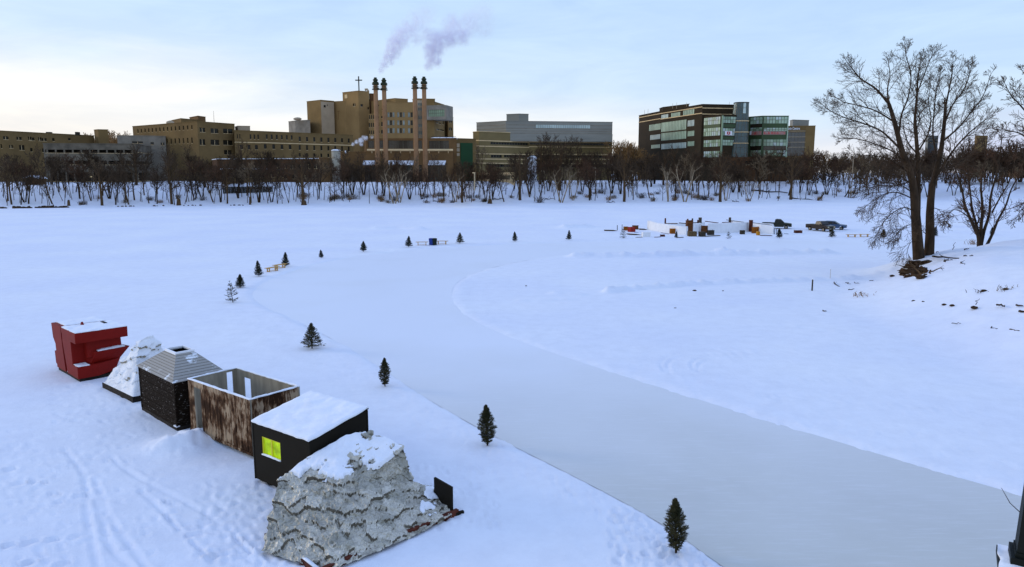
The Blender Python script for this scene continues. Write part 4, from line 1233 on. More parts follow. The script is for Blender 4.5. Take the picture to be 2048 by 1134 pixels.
for i, (px, off) in enumerate(spots):
    Y = 240.0
    for _ in range(5): Y = float(shore((px - CX) / F * Y)) + off
    X = (px - CX) / F * Y
    land = [q[2] for q in LAND if q[0] <= px < q[1]][0]
    kd = i % 3
    wd = ['low grey scrub', 'low brown scrub', 'low straw-coloured scrub'][kd]
    cnt[(kd, land)] = cnt.get((kd, land), 0) + 1
    lab = f'{wd} on the far snowy bank before {land}, {ORD[cnt[(kd, land)] - 1]} from left'
    s = SC[kd] if SC[kd].get('category') is None else SC[kd].copy()
    if s is not SC[kd]: COL.objects.link(s)
    s.location = (X, Y, gz(X, Y)); s.rotation_euler = (0, 0, px); k = rt.uniform(.7, 1.5); s.scale = (k * 1.3, k, k)
    tag(s, lab, 'shrub', 'low scrub on the far bank')

# ------------------------------------------------------------------ big trees on the near bank
def limb_tree(root, limbs, Y0, seed, mb_bark, mb_twig, dens=1.0, rmin=.020, lmax=4.5, hang=()):
    """limbs: (points in the picture, metres nearer or farther at the tip, thickness at foot and tip)"""
    r = random.Random(seed)
    tr, cw = MB(), MB()
    o = dict(BASE); o.update(wob=.13, up=.10, tl=0, rmin=rmin, ang=(.4, .9), rat=(.45, .75))
    base = Vector(root.location)
    for i, (pts, dy, ra, rb, den) in enumerate(limbs):
        pp = cr(pts, 4)
        n = len(pp)
        Q = []
        y0 = dy[0]; y1 = dy[1]
        for k, p in enumerate(pp):
            f = k / (n - 1)
            wob = .12 * noise.noise(V(k * .7, i * 3.1, 0))
            Q.append(P(p[0], p[1], Y0 + y0 + (y1 - y0) * f + wob) - base)
        tr.tube(Q, [ra + (rb - ra) * (k / (n - 1)) ** .8 for k in range(n)], 8 if ra > .15 else 6)
        L_ = sum((Q[k + 1] - Q[k]).length for k in range(n - 1))
        m_ = int(L_ * den * dens)
        for k in range(m_):
            f = .12 + .88 * (k + r.random()) / max(m_, 1)
            x = f * (n - 1); j = min(int(x), n - 2)
            q = Q[j].lerp(Q[j + 1], x - j)
            dd = (Q[j + 1] - Q[j]).normalized()
            a = k * 2.4 + r.uniform(-.5, .5)
            sx = dd.cross(V(.2, .3, 1)).normalized(); sy = sx.cross(dd)
            sp = r.uniform(.45, 1.0)
            nd = dd * math.cos(sp) + (sx * math.cos(a) + sy * math.sin(a)) * math.sin(sp)
            hg = i in hang
            oo = dict(o); oo['kids'] = [6, 5, 0] ; oo['first'] = [.15, .15, 0]
            oo['up'] = -.16 if hg else .12
            if hg: nd.z -= .3
            rr_ = (ra + (rb - ra) * f)
            grow(tr, cw, q, nd, r.uniform(.5, 1) * lmax * (1.1 - .78 * f), max(rmin, min(.05, rr_ * .4)), 0 + 1, 3, r, dict(oo, kids=[0, 6, 4, 0], first=[0, .15, .15, 0]))
        # the tip breaks up into twigs
        grow(tr, cw, Q[-1], (Q[-1] - Q[-2]), lmax * .26, max(rb * .9, rmin), 1, 3, r, dict(o, kids=[0, 6, 4, 0], first=[0, .1, .15, 0]))
    tr.build('trunk', mb_bark, root, True)
    cw.build('crown', mb_twig, root)
Y1 = 76.2
foot = P(1845, 517, Y1); foot.z = gz(foot.x, foot.y)
bt = thing('twin_trunk_tree', 'tall bare twin-trunk tree spreading wide on the snowy point at right', 'tree', foot)
LB = [
 ([(1838, 522), (1834, 470), (1831, 425), (1827, 377), (1819, 340), (1803, 298), (1790, 247), (1778, 208)], (0, -.6), .62, .22, .12),
 ([(1778, 208), (1752, 178), (1722, 158), (1705, 138), (1694, 124)], (-.6, -2.2), .20, .035, 1.3),
 ([(1778, 208), (1775, 180), (1780, 150), (1776, 122)], (-.6, .6), .13, .03, 1.3),
 ([(1797, 275), (1803, 230), (1816, 195), (1822, 150), (1812, 112), (1810, 88)], (-.4, 1.6), .15, .03, 1.3),
 ([(1834, 440), (1836, 390), (1836, 330), (1832, 268), (1830, 238), (1834, 190), (1836, 155), (1842, 118)], (.2, .3), .34, .035, .9),
 ([(1833, 190), (1850, 145), (1860, 120), (1868, 106)], (.3, -1.5), .10, .03, 1.4),
 ([(1836, 310), (1816, 285), (1808, 260), (1806, 240)], (.2, 2.5), .12, .04, 1.2),
 ([(1838, 300), (1856, 268), (1862, 235), (1857, 205), (1862, 165)], (.2, 2.2), .13, .03, 1.2),
 ([(1803, 301), (1765, 264), (1727, 247), (1689, 235), (1660, 221), (1643, 208)], (-.3, -3), .17, .03, 1.3),
 ([(1789, 244), (1752, 222), (1717, 211), (1688, 204), (1666, 191)], (-.6, 2.5), .14, .03, 1.3),
 ([(1822, 348), (1797, 331), (1771, 315), (1736, 311), (1700, 308)], (-.1, 3), .16, .03, 1.4),
 ([(1819, 338), (1790, 306), (1755, 290), (1715, 278), (1680, 276)], (-.1, -2.5), .14, .03, 1.3),
 ([(1824, 362), (1790, 372), (1755, 372), (1720, 385)], (-.1, 1.5), .10, .02, 1.5),
 ([(1830, 392), (1806, 372), (1770, 366), (1735, 372)], (-.1, -1.5), .10, .02, 1.5),
 ([(1826, 372), (1800, 352), (1770, 345), (1738, 350)], (-.1, -3.2), .12, .03, 1.3),
 ([(1857, 522), (1860, 470), (1860, 425), (1864, 378), (1873, 340), (1882, 300), (1888, 252), (1891, 214)], (.4, .8), .55, .17, .12),
 ([(1891, 214), (1898, 180), (1904, 150), (1906, 120)], (.8, .2), .14, .03, 1.4),
 ([(1888, 250), (1905, 210), (1927, 181), (1938, 152), (1944, 128)], (.8, 2.8), .14, .03, 1.4),
 ([(1884, 284), (1917, 255), (1943, 223), (1966, 192), (1981, 150)], (.7, -2.2), .15, .03, 1.3),
 ([(1866, 365), (1905, 303), (1933, 271), (1957, 250), (1985, 228)], (.5, -3), .17, .03, 1.3),
 ([(1876, 325), (1866, 270), (1868, 225), (1873, 180), (1880, 150)], (.6, -1.5), .14, .03, 1.3),
 ([(1873, 345), (1910, 330), (1945, 305), (1975, 285)], (.6, 3), .13, .03, 1.3),
 ([(1832, 425), (1808, 415), (1780, 430), (1760, 455), (1752, 480)], (-.1, -2), .10, .02, 1.5),
 ([(1830, 400), (1795, 385), (1765, 390), (1738, 408), (1722, 420)], (-.1, 2), .11, .02, 1.5),
 ([(1834, 455), (1816, 450), (1795, 465), (1785, 480)], (-.1, -3), .07, .02, 1.5),
 ([(1862, 415), (1878, 420), (1890, 440)], (.5, -1.5), .07, .02, 1.5),
 ([(1834, 484), (1822, 484), (1815, 500), (1813, 512)], (-.2, -1), .06, .02, 1.0)]
limb_tree(bt, [(a_, b_, (c_ if c_ > .3 else c_ * .72), d_ * .8, e_) for a_, b_, c_, d_, e_ in LB], Y1, 3, M['bark_dark'], M['twig'], 1.7, .013, 3.3, hang=(22, 23, 24, 25, 26))
Y2 = 82.0
foot = P(1958, 492, Y2); foot.z = gz(foot.x, foot.y) - .1
t2 = thing('many_stemmed_tree', 'bare tree of several slanting stems on the snowy bank near the right edge', 'tree', foot)
LB = [([(1958, 497), (1956, 470), (1942, 440), (1930, 410), (1922, 370), (1908, 330), (1900, 290)], (0, -1), .24, .035, .9),
      ([(1958, 495), (1956, 462), (1945, 420), (1940, 380), (1935, 330), (1938, 290)], (0, 2), .18, .03, .9),
      ([(1959, 495), (1962, 455), (1965, 415), (1962, 370), (1970, 320), (1968, 275)], (.2, -1), .24, .03, .9),
      ([(1961, 495), (1968, 462), (1978, 430), (1982, 390), (1995, 340), (2002, 290), (2004, 262)], (.2, 1.5), .22, .03, .9),
      ([(1974, 490), (1986, 465), (1996, 440), (2012, 410), (2022, 380), (2040, 345), (2056, 300)], (.3, -1), .18, .03, .9),
      ([(1984, 425), (2000, 395), (2020, 360), (2030, 320)], (.6, 2), .10, .03, .9),
      ([(1942, 440), (1925, 425), (1905, 420), (1890, 440)], (0, -2), .07, .02, 1.3)]
limb_tree(t2, LB, Y2, 8, M['bark_dark'], M['twig_red'], .8, .02, 3.0, hang=(6,))
Y3 = 84.0
foot = P(2120, 486, Y3); foot.z = gz(foot.x, foot.y) - .1
t3 = thing('edge_tree', 'bare tree at the right picture edge whose long boughs reach in', 'tree', foot)
LB = [([(2120, 495), (2118, 430), (2112, 350), (2105, 280), (2098, 220)], (0, 0), .4, .12, .2),
      ([(2110, 330), (2078, 300), (2045, 270), (2020, 262), (1985, 258)], (0, -2), .14, .03, 1.4),
      ([(2106, 290), (2070, 245), (2040, 210), (2022, 190), (2010, 168)], (0, -1), .14, .03, 1.4),
      ([(2112, 350), (2080, 330), (2050, 315), (2012, 305)], (0, 2), .12, .03, 1.4),
      ([(2098, 220), (2080, 190), (2060, 170), (2050, 140)], (0, 1), .1, .03, 1.3),
      ([(2114, 400), (2080, 395), (2050, 410), (2030, 440)], (0, -1), .09, .02, 1.3)]
limb_tree(t3, LB, Y3, 9, M['bark_dark'], M['twig'], .9, .02, 3.2, hang=(5,))
# ------------------------------------------------------------------ buildings beyond the far bank
M['tan_brick'] = mat('tan_brick', (.235, .172, .09), .9, .14, .12, .1, 6)
M['tan_dark'] = mat('brown_brick', (.182, .134, .070), .9, .16, .12, .1, 6)
M['ochre_brick'] = mat('ochre_brick', (.30, .215, .115), .9, .12, .12, .1, 6)
M['red_brick'] = mat('red_brown_brick', (.10, .055, .030), .9, .2, .15, .1, 6)
M['rust_brick'] = mat('rust_brick', (.175, .112, .060), .9, .16, .15, .1, 6)
M['stone_band'] = mat('pale_stone_band', (.74, .62, .44), .85, .1, .3)
M['garage_concrete'] = mat('weathered_garage_concrete', (.13, .125, .12), .9, .3, .3)
M['taupe_brick'] = mat('taupe_brick', (.205, .175, .10), .9, .12, .12)
M['grey_panel'] = mat('grey_cladding', (.44, .40, .36), .7, .1, .2)
M['silver_glass'] = mat('silver_blue_cladding', (.25, .28, .31), .45, .16, .09, spec=.25, stretch=(.4, .4, 2.5))
M['dark_brick'] = mat('very_dark_brown_brick', (.040, .031, .020), .85, .16, .15, .1, 6)
M['green_glass'] = mat('pale_green_glass', (.36, .55, .52), .25, .22, .10, spec=.5)
M['green_glass_b'] = mat('mid_green_glass', (.22, .37, .30), .25, .22, .10, spec=.5)
M['green_glass_c'] = mat('light_sky_glass', (.48, .66, .80), .2, .2, .10, spec=.5)
M['green_spandrel'] = mat('dark_green_spandrel', (.05, .095, .055), .3, .15, .1)
M['green_panel'] = mat('dark_green_panel', (.018, .075, .035), .5, .15, .1)
M['blue_glass'] = mat('blue_grey_glass', (.045, .065, .095), .12, .4, .10, spec=.6)
M['tower_glass'] = mat('dark_teal_glass', (.055, .098, .125), .14, .35, .14, spec=.6)
M['mullion'] = mat('grey_mullion', (.13, .14, .13), .5, .1, .3)
M['dark_glazed'] = mat('dark_bronze_glazing', (.028, .024, .020), .2, .4, .15, spec=.5)
M['chimney'] = mat('pinkish_brick_chimney', (.33, .21, .14), .9, .16, .25, .1, 5)
M['dark_green_metal'] = mat('dark_green_metal', (.025, .04, .026), .5, .2, .6)
M['sign_white'] = mat('white_sign_letters', (.85, .85, .85), .5, .03, 1, warm=(1, 1, 1))
M['sign_red'] = mat('red_sign_letters', (.55, .12, .14), .5, .08, 1)
M['sign_pink'] = mat('pale_pink_sign_band', (.42, .34, .40), .5, .08, 1)
M['tank'] = mat('galvanised_tank', (.36, .37, .37), .45, .12, .4, metal=.2)

class Face:
    """one upright front of a building between two roof corners"""
    def __init__(s, p0, p1): 
        s.p0 = V(p0.x, p0.y, 0); s.p1 = V(p1.x, p1.y, 0)
        s.d = s.p1 - s.p0; s.L = s.d.length; s.d.normalize(); s.n = V(s.d.y, -s.d.x, 0)
    def uz(s, px, py):
        d = ray(px, py); c = V(0, 0, HC)
        t = (s.p0 - c).dot(s.n) / d.dot(s.n)
        q = c + d * t
        return (q - s.p0).dot(s.d), q.z
    def at(s, u, z, out=0.0):
        q = s.p0 + s.d * u + s.n * out
        return V(q.x, q.y, z)
    def rect(s, r):
        u0, z1 = s.uz(r[0], r[1]); u1, z0 = s.uz(r[2], r[3])
        return [max(.05, u0), min(s.L - .05, u1), z0, z1]
    def row(s, xa, xb, n, frac, yt, yb):
        """n equal openings between xa and xb, heights read at xa"""
        ua, zt_ = s.uz(xa, yt); _, zb = s.uz(xa, yb); ub, _ = s.uz(xb, yt)
        w = (ub - ua) / n
        return [[max(.05, ua + w * (i + .5 - frac / 2)), min(s.L - .05, ua + w * (i + .5 + frac / 2)), zb, zt_] for i in range(n)]
    def box(s, mb, u0, u1, z0, z1, o0, o1, m=0):
        vs = [s.at(u, z, o) for z in (z0, z1) for o in (o1, o0) for u in (u0, u1)]
        mb.add(vs, [(0, 2, 3, 1), (4, 5, 7, 6), (0, 1, 5, 4), (2, 6, 7, 3), (0, 4, 6, 2), (1, 3, 7, 5)], m)

def facade(mb, f, z0, z1, holes, rev=.35):
    us = sorted({0.0, f.L} | {h[0] for h in holes} | {h[1] for h in holes})
    zs = sorted({z0, z1} | {h[2] for h in holes} | {h[3] for h in holes})
    def hole(a, b): return any(h[0] < a < h[1] and h[2] < b < h[3] for h in holes)
    for j in range(len(zs) - 1):
        run = None
        for i in range(len(us) - 1):
            solid = not hole((us[i] + us[i + 1]) / 2, (zs[j] + zs[j + 1]) / 2)
            if solid and run is None: run = us[i]
            if run is not None and (not solid or i == len(us) - 2):
                e = us[i] if not solid else us[i + 1]
                mb.quad(f.at(run, zs[j]), f.at(e, zs[j]), f.at(e, zs[j + 1]), f.at(run, zs[j + 1]))
                run = None
    for u0, u1, a, b in holes:
        A_ = [f.at(u0, a), f.at(u1, a), f.at(u1, b), f.at(u0, b)]; B_ = [f.at(u0, a, -rev), f.at(u1, a, -rev), f.at(u1, b, -rev), f.at(u0, b, -rev)]
        for i in range(4): mb.quad(A_[i], B_[i], B_[(i + 1) % 4], A_[(i + 1) % 4])

class Bld:
    def __init__(s, name, label, cat='building', group=None):
        s.name, s.label, s.cat = name, label, cat
        s.root = None
    def start(s, loc):
        s.org = V(loc.x, loc.y, 6.0)
        s.root = thing(s.name, s.label, s.cat, s.org)
    def part(s, mb, name, m, parent=None):
        o = mb.build(name, m, None, org=s.org)
        o.location = (0, 0, 0); o.parent = parent or s.root
        return o
    def block(s, roof, zt_, wallm, holes=None, back=18, z0=5.0, glass='glass_dark', bars=0, name='wall', cap='snowcap', rev=.35, wname='window', fr=None):
        """a wing: roof corners in the picture (left to right) at level zt_, windows by face"""
        pts = [G(p[0], p[1], zt_) for p in roof]
        if s.root is None: s.start(pts[0])
        mb = MB()
        fs = [Face(a, b) for a, b in zip(pts[:-1], pts[1:])]
        allh = []
        for i, f in enumerate(fs):
            hs = []
            for h in (holes or {}).get(i, []):
                hs += [f.rect(h)] if len(h) == 4 else f.row(*h)
            hs = [h for h in hs if h[1] - h[0] > .15 and h[3] <= zt_ - .1 and h[2] > z0 + .05]
            facade(mb, f, z0, zt_, hs, rev)
            allh += [(f, h) for h in hs]
        bk = [p + V(p.x, p.y, 0).normalized() * back for p in pts]
        n = len(pts)
        for a, b in ((pts[-1], bk[-1]), (bk[0], pts[0])):
            mb.quad(V(a.x, a.y, z0), V(b.x, b.y, z0), V(b.x, b.y, zt_), V(a.x, a.y, zt_))
        for i in range(n - 1): mb.quad(V(bk[i + 1].x, bk[i + 1].y, z0), V(bk[i].x, bk[i].y, z0), V(bk[i].x, bk[i].y, zt_), V(bk[i + 1].x, bk[i + 1].y, zt_))
        mb.add([V(p.x, p.y, zt_ - .02) for p in pts] + [V(p.x, p.y, zt_ - .02) for p in reversed(bk)], [tuple(range(2 * n))])
        w = s.part(mb, name, wallm)
        mb = MB()                                       # coping along the roof edge
        for f in fs: f.box(mb, -.1, f.L + .1, zt_ + .002, zt_ + .28, -.5, .14)
        s.part(mb, 'roof_edge', fr or wallm)
        g = glass if isinstance(glass, (list, tuple)) else [glass]
        for k, (f, h) in enumerate(allh):
            mb = MB()
            f.box(mb, h[0], h[1], h[2], h[3], -rev + .02, -rev - .1)
            nb = bars if bars else (1 if (h[1] - h[0]) > 1.6 else 0)
            if bars < 0: nb = max(1, int((h[1] - h[0]) / -bars))
            for q in range(nb):
                u = h[0] + (h[1] - h[0]) * (q + 1) / (nb + 1)
                f.box(mb, u - .07, u + .07, h[2], h[3], -rev + .12, -rev + .021, 1)
            f.box(mb, h[0], h[1], h[2], h[2] + .12, .06, -rev + .021, 1)
            o = s.part(mb, wname, [M[g[k % len(g)]], M['mullion'] if bars else M['stone_band'] if len(g) < 2 else M['mullion']])
        s.faces = fs; s.zt = zt_
        return fs
def lvl(py, Y): return HC + (345 - py) * Y / F

# -- long brown block at the far left
b = Bld('brick_block', 'long low brown brick block with small square windows at the far left')
b.block([(-90, 257.2), (-2, 262), (188, 272)], lvl(262, 300), M['tan_dark'], {1: [(-2, 100, 4, .42, 272, 279), (55, 64, 271 and 62, 281)][:1] + [(56, 273, 64, 281), (76, 274.5, 84, 282.5), (104, 276, 110, 283), (136, 276, 142, 282), (-2, 288, 5, 297), (18, 290, 27, 297), (38, 290, 50, 301), (60, 296, 66, 304), (84, 297, 90, 305)]})
b.block([(188, 260.5), (196, 259.6), (216, 260)], lvl(260, 338), M['tan_dark'], name='stair_tower', back=10)
for px, w in ((93, 3), (150, 2)):
    mb = MB(); p = G(px, 268, b.zt - 2.5); mb.box(p.x - w * .3, p.x + w * .3, p.y + 1, p.y + 3, p.z - .5, p.z + 1.0); b.part(mb, 'roof_vent', M['metal_dark'])
# -- pale block behind
b = Bld('pale_block', 'pale grey flat-roofed block peeping out behind the parking garage')
b.block([(234, 272.2), (262, 271.8), (331, 273)], lvl(272, 335), M['concrete'], {1: [(264, 282.5, 286, 287.5), (301, 284, 308, 290), (321, 285, 329, 291)]}, back=14)
# -- parking garage
b = Bld('parking_garage', 'grey open-sided parking garage with dark deck openings behind the shore trees')
fs = b.block([(86, 287.5), (272, 288.5), (302, 294)], lvl(288, 286), M['garage_concrete'], {0: [(90, 299, 270, 307), (94, 321, 268, 330), (96, 345, 268, 363)], 1: [(274, 303, 300, 308), (274, 322, 300, 330), (274, 345, 300, 362)]}, glass='dark_hole', rev=2.2, wname='deck_opening', back=26)
f = fs[0]
mb = MB()
for px in range(96, 272, 17):
    u, _ = f.uz(px, 320)
    f.box(mb, u - .3, u + .3, 7, b.zt - .4, -.25, -.02)
b.part(mb, 'column', M['garage_concrete'])
for px, py in ((183, 353.5), (227, 353)):
    u, z = f.uz(px, py); mb = MB(); f.box(mb, u - .55, u + .55, z - .18, z + .18, -.1, .25)
    b.part(mb, 'ceiling_lamp', mat('lit_lamp', (.95, .9, .7), .4, .02, 1, emit=1.3))
# -- brown hospital wing
b = Bld('hospital_wing', 'brown brick hospital wing with rooftop plant rooms, left of the long wing')
z = lvl(243, 322)
b.block([(265, 253.4), (394, 243.4), (469, 248.6)], z, M['tan_dark'], {0: [(272, 388, 15, .34, 258.5, 267), (330, 388, 7, .34, 278, 289)], 1: [(399, 255, 411, 265), (421, 256.5, 437, 267.5), (446, 257, 466, 268), (399, 278, 411, 291), (421, 279, 439, 291), (446, 280, 466, 291), (448, 300, 464, 310)]}, bars=0)
b.block([(343, 241.5), (362, 237.5), (402, 241)], z + 3.2, M['tan_dark'], name='plant_room', back=9, z0=z - 1)
b.block([(379, 235.5), (396, 232.5), (411, 234.5)], z + 5.2, M['rust_brick'], name='plant_room', back=7, z0=z + 1)
mb = MB(); p = G(423, 245, z); mb.tube([p + V(0, 3, -.3), p + V(0, 3, 5.5)], [.09, .05], 5); b.part(mb, 'mast', M['metal_dark'])
mb = MB(); p = G(329, 247, z); mb.lump((p.x, p.y + 6, p.z + .6), 2.0, 1.5, 1.2, 3, .15); b.part(mb, 'roof_vent', M['grey_panel'])
# -- long wing with three rows of windows
b = Bld('long_wing', 'long tan hospital wing with three rows of narrow dark windows')
z = lvl(261, 335)
fs = b.block([(468, 261.2), (520, 263), (706, 270.6)], z, M['tan_dark'], {0: [(472, 482, 2, .4, 268, 278), (497, 520, 3, .4, 268.5, 278.5), (475, 520, 3, .4, 289, 299)],
      1: [(528, 588, 6, .36, 268.5, 278.5), (592, 704, 8, .30, 273, 283), (522, 588, 4, .34, 288, 298), (592, 704, 8, .28, 290, 300.5), (592, 704, 8, .28, 306, 314)]})
mb = MB()
for f, (xa, xb) in ((fs[0], (468, 520)), (fs[1], (520, 706))):
    _, zz = f.uz(xa + 2, 283.5 if f is fs[0] else 284.5)
    f.box(mb, .0, f.L, zz - .35, zz, .003, .12)
b.part(mb, 'stone_band', M['stone_band'])
b.block([(470, 254.5), (476, 252.5), (500, 253)], z + 2.6, M['grey_panel'], name='plant_room', back=6, z0=z - 1)
b.block([(577, 243.8), (590, 242), (620, 240.5)], z + 9.2, M['concrete'], name='plant_block', back=12, z0=z - 1)
mb = MB(); p = G(592, 240, z + 9.2); mb.lump((p.x, p.y + 3, p.z + .8), 2.4, 1.6, .9, 5, .1); b.part(mb, 'dish', M['grey_panel'])
# -- main hospital tower
Y = 400
b = Bld('hospital_tower', 'tall tan hospital tower of stepped blocks with a roof cross')
z = lvl(200.5, Y)
b.block([(613.5, 203.6), (641, 200.5), (667.5, 202.8)], z, M['tan_brick'], {}, back=22)
f = b.faces[1]
mb = MB(); f.box(mb, .1, f.L - .1, 5, z - .6, .003, .15); b.part(mb, 'grey_cladding', M['grey_panel'])
for r in ((647, 210, 651, 215), (653.5, 209, 655, 212)):
    q = f.rect(r); mb = MB(); f.box(mb, q[0], q[1], q[2], q[3], .153, .22); b.part(mb, 'window', M['glass_dark'])
b.block([(667.5, 203.6), (689, 202.6), (704.5, 202.2)], z, M['ochre_brick'], {}, back=18)
f = b.faces[0]
mb = MB(); 
for r in ((675, 222, 679, 223.2), (676.5, 222, 677.6, 240)):
    q = f.rect(r); f.box(mb, q[0], q[1], q[2], q[3], .003, .1)
b.part(mb, 'wall_cross', M['rust_brick'])
z2 = lvl(183, Y)
b.block([(685, 185.6), (716.4, 182.2), (738, 183.6)], z2, M['ochre_brick'], {0: [(705.5, 207, 711, 213)], 1: [(721, 208, 726, 214), (735, 214, 738, 220)]}, back=22)
mb = MB(); p = G(692, 192, z2 - 3); 
f = b.faces[0]; q = f.rect((690, 189.5, 695, 196.5)); f.box(mb, q[0], q[1], q[2], q[3], .003, .25); b.part(mb, 'wall_emblem', M['stone_band'])
cb = G(716.4, 182.2, z2)
mb = MB(); mb.box(cb.x - .28, cb.x + .28, cb.y + 2.0, cb.y + 2.5, z2 - .5, z2 + 8.3); mb.box(cb.x - 1.9, cb.x + 1.9, cb.y + 1.95, cb.y + 2.55, z2 + 5.9, z2 + 6.45); b.part(mb, 'cross', M['metal_dark'])
mb = MB(); p = G(735, 183, z2); mb.tube([p + V(0, 2, -4), p + V(0, 2, .6), p + V(-.5, 2, 1.4), p + V(-1.8, 2, 1.2)], [.6, .6, .6, .7], 8); b.part(mb, 'vent_pipe', M['grey_panel'])
b.block([(737.5, 188.5), (740, 187.6), (748, 188)], lvl(187.6, Y + 3), M['red_brick'], name='lift_house', back=8)
b.block([(704.5, 203), (738, 203.8), (770, 199.6)], z - .4, M['ochre_brick'], {1: [(755.5, 209.5, 758, 213.5), (763.5, 217, 765.5, 221.5)], 0: [(720, 229, 731, 239), (720, 245, 731, 253), (720, 261, 731, 270)]}, back=18)
f = b.faces[0]
b.block([(737, 228.8), (752, 228.6), (766.5, 228.4)], lvl(228.6, Y - 6), M['ochre_brick'], {0: [(737, 749, 3, .6, 230, 239), (737, 749, 3, .6, 246, 255), (737, 749, 3, .6, 261, 269)], 1: [(755.5, 233, 758, 237), (762, 232, 765.5, 237), (756, 245, 758.5, 253), (762, 244, 766, 253), (757, 261, 759, 267), (762, 260, 766, 268)]}, name='bay', back=5)
rows = []
for yt, yb in ((224.6, 234.5), (240.6, 250.6), (256.2, 266.5)): rows += [(769, 789.5, 4, .78, yt, yb), (793.5, 810, 3, .72, yt, yb), (815, 826, 2, .8, yt, yb)]
b.block([(766.5, 199.8), (790, 197.2), (815.6, 198.8)], lvl(197.2, Y - 8), M['ochre_brick'], {1: [(795.5, 205, 809, 210.5)]}, back=12, name='upper_wall')
b.block([(766, 205.6), (768, 205.4), (827, 205.2)], lvl(205.4, Y - 12), M['ochre_brick'], {1: rows}, glass=['glass_pale', 'glass_pale', 'glass_dark'], back=12, rev=.3)
b.block([(825, 199), (834, 197.8), (870, 198.4)], lvl(197.8, Y - 2), M['tan_brick'], {}, back=14)
b.block([(834.5, 201), (836, 200.9), (844.5, 201.2)], lvl(201, Y - 8), M['grey_panel'], {1: [(836.3, 206, 844, 212), (836.3, 216, 844, 222), (836.3, 232, 844, 239), (836.3, 248, 844, 255), (836.3, 262, 844, 270)]}, name='stair_glazing', glass='glass_pale', back=6)
b.block([(844.5, 204), (868, 203.8), (888, 210), (893.5, 213)], lvl(207, Y - 5), M['tan_brick'], {1: [(873, 244, 882, 249), (884, 240, 888, 250), (873, 257, 888, 263)]}, back=14)
b.block([(893, 236), (896, 235.4), (906.5, 235.8)], lvl(235.6, Y + 6), M['ochre_brick'], {1: [(897.5, 241, 904, 246), (897.5, 255, 904, 262)]}, back=10)
p0, p1 = G(850, 214, lvl(214, Y - 16)), G(892.5, 213, lvl(214, Y - 16)); f = Face(p0, p1)
mb = MB(); q = f.rect((850.3, 211, 892, 239)); q[0] = 0; q[1] = f.L
zb, zt_ = q[2], q[3]
g_ = f.rect((857, 219.6, 889, 232.8))
for r in ((q[0], q[1], g_[3], zt_), (q[0], q[1], zb, g_[2]), (q[0], g_[0], g_[2], g_[3]), (g_[1], q[1], g_[2], g_[3])): f.box(mb, r[0], r[1], r[2], r[3], -11, 0)
pod = b.part(mb, 'glazed_pod', M['concrete'])
mb = MB(); f.box(mb, g_[0], g_[1], g_[2], g_[3], -1, -.4)
for k in range(1, 8): u = g_[0] + (g_[1] - g_[0]) * k / 8; f.box(mb, u - .08, u + .08, g_[2], g_[3], -.399, -.3, 1)
zm = (g_[2] + g_[3]) / 2; f.box(mb, g_[0], g_[1], zm - .08, zm + .08, -.399, -.28, 1)
b.part(mb, 'window', [M['green_glass_b'], M['mullion']], pod)
# -- power house
b = Bld('power_house', 'brown boiler house with wide dark bays standing behind the four chimneys')
zl = lvl(304.5, 302)
b.block([(677, 304.8), (683, 304.4), (906, 305), (911, 306)], zl, M['rust_brick'], {1: [(730, 330, 752, 362), (757, 330, 771, 362), (780, 330, 826, 362), (836, 330, 844, 362), (856, 330, 892, 362), (690, 340, 720, 362)]}, glass='dark_glazed', bars=-1.6, back=8, wname='bay_glazing')
b.block([(728, 278.6), (732, 278), (913, 277.4)], lvl(278, 309), M['rust_brick'], {1: [(736, 281, 748, 296), (756, 281, 771, 296), (776, 281, 826, 297), (836, 281, 844, 297), (858, 281.5, 898, 298)]}, glass='dark_glazed', bars=-2.2, back=18, name='upper_wall', wname='bay_glazing')
f = Face(G(734, 300, lvl(300, 300.5)), G(906, 300, lvl(300, 300.5)))
mb = MB(); 
z_ = lvl(300, 300.5); mb.tube([f.at(0, z_), f.at(f.L, z_)], [.42, .42], 8)
for k in range(9): u = f.L * (k + .5) / 9; f.box(mb, u - .1, u + .1, z_ - 1.3, z_ - .3, -.5, .1)
b.part(mb, 'roof_pipe', M['stone_band'])
f = Face(G(683, 304.4, zl), G(906, 305, zl))
for r in ((727, 752), (776, 829), (858, 892)):
    u0, zc = f.uz(r[0], 321); u1, _ = f.uz(r[1], 321); _, zd = f.uz(r[0], 329)
    mb = MB(); mb.add([f.at(u0, zc, .02), f.at(u1, zc, .02), f.at(u1 - .6, zd, 2.0), f.at(u0 + .6 - 1, zd, 2.0), f.at(u0, zc - .3, .02), f.at(u1, zc - .3, .02), f.at(u1 - .6, zd - .25, 2.0), f.at(u0 - .4, zd - .25, 2.0)], [(0, 3, 2, 1), (4, 5, 6, 7), (3, 7, 6, 2), (0, 4, 7, 3), (1, 2, 6, 5)])
    b.part(mb, 'canopy', M['snowcap'])
mb = MB(); p = G(690, 304, zl); mb.tube([p + V(0, 1, -.5), p + V(0, 1, .6)], [.3, .3], 8); b.part(mb, 'vent_pipe', M['snowcap'])
mb = MB()
for px in (866, 880, 893, 905):
    p = G(px, 276, lvl(276, 311)); mb.tube([p + V(0, 0, -1), p + V(0, 0, .9)], [.06, .06], 4)
f = Face(G(862, 272, lvl(272, 311)), G(912, 272, lvl(272, 311))); f.box(mb, 0, f.L, lvl(273.4, 311), lvl(272.8, 311), -.05, .05)
b.part(mb, 'roof_railing', M['metal_dark'])
mb = snow_sheet(0, f.L, 0, 8, lambda x, y: 0, .5, 10, 4); mb.xf(Matrix.Translation(f.at(0, lvl(278, 311) + .3)) @ Matrix.Rotation(math.atan2(f.d.y, f.d.x), 4, 'Z')); b.part(mb, 'snow_cap', M['snowcap'])
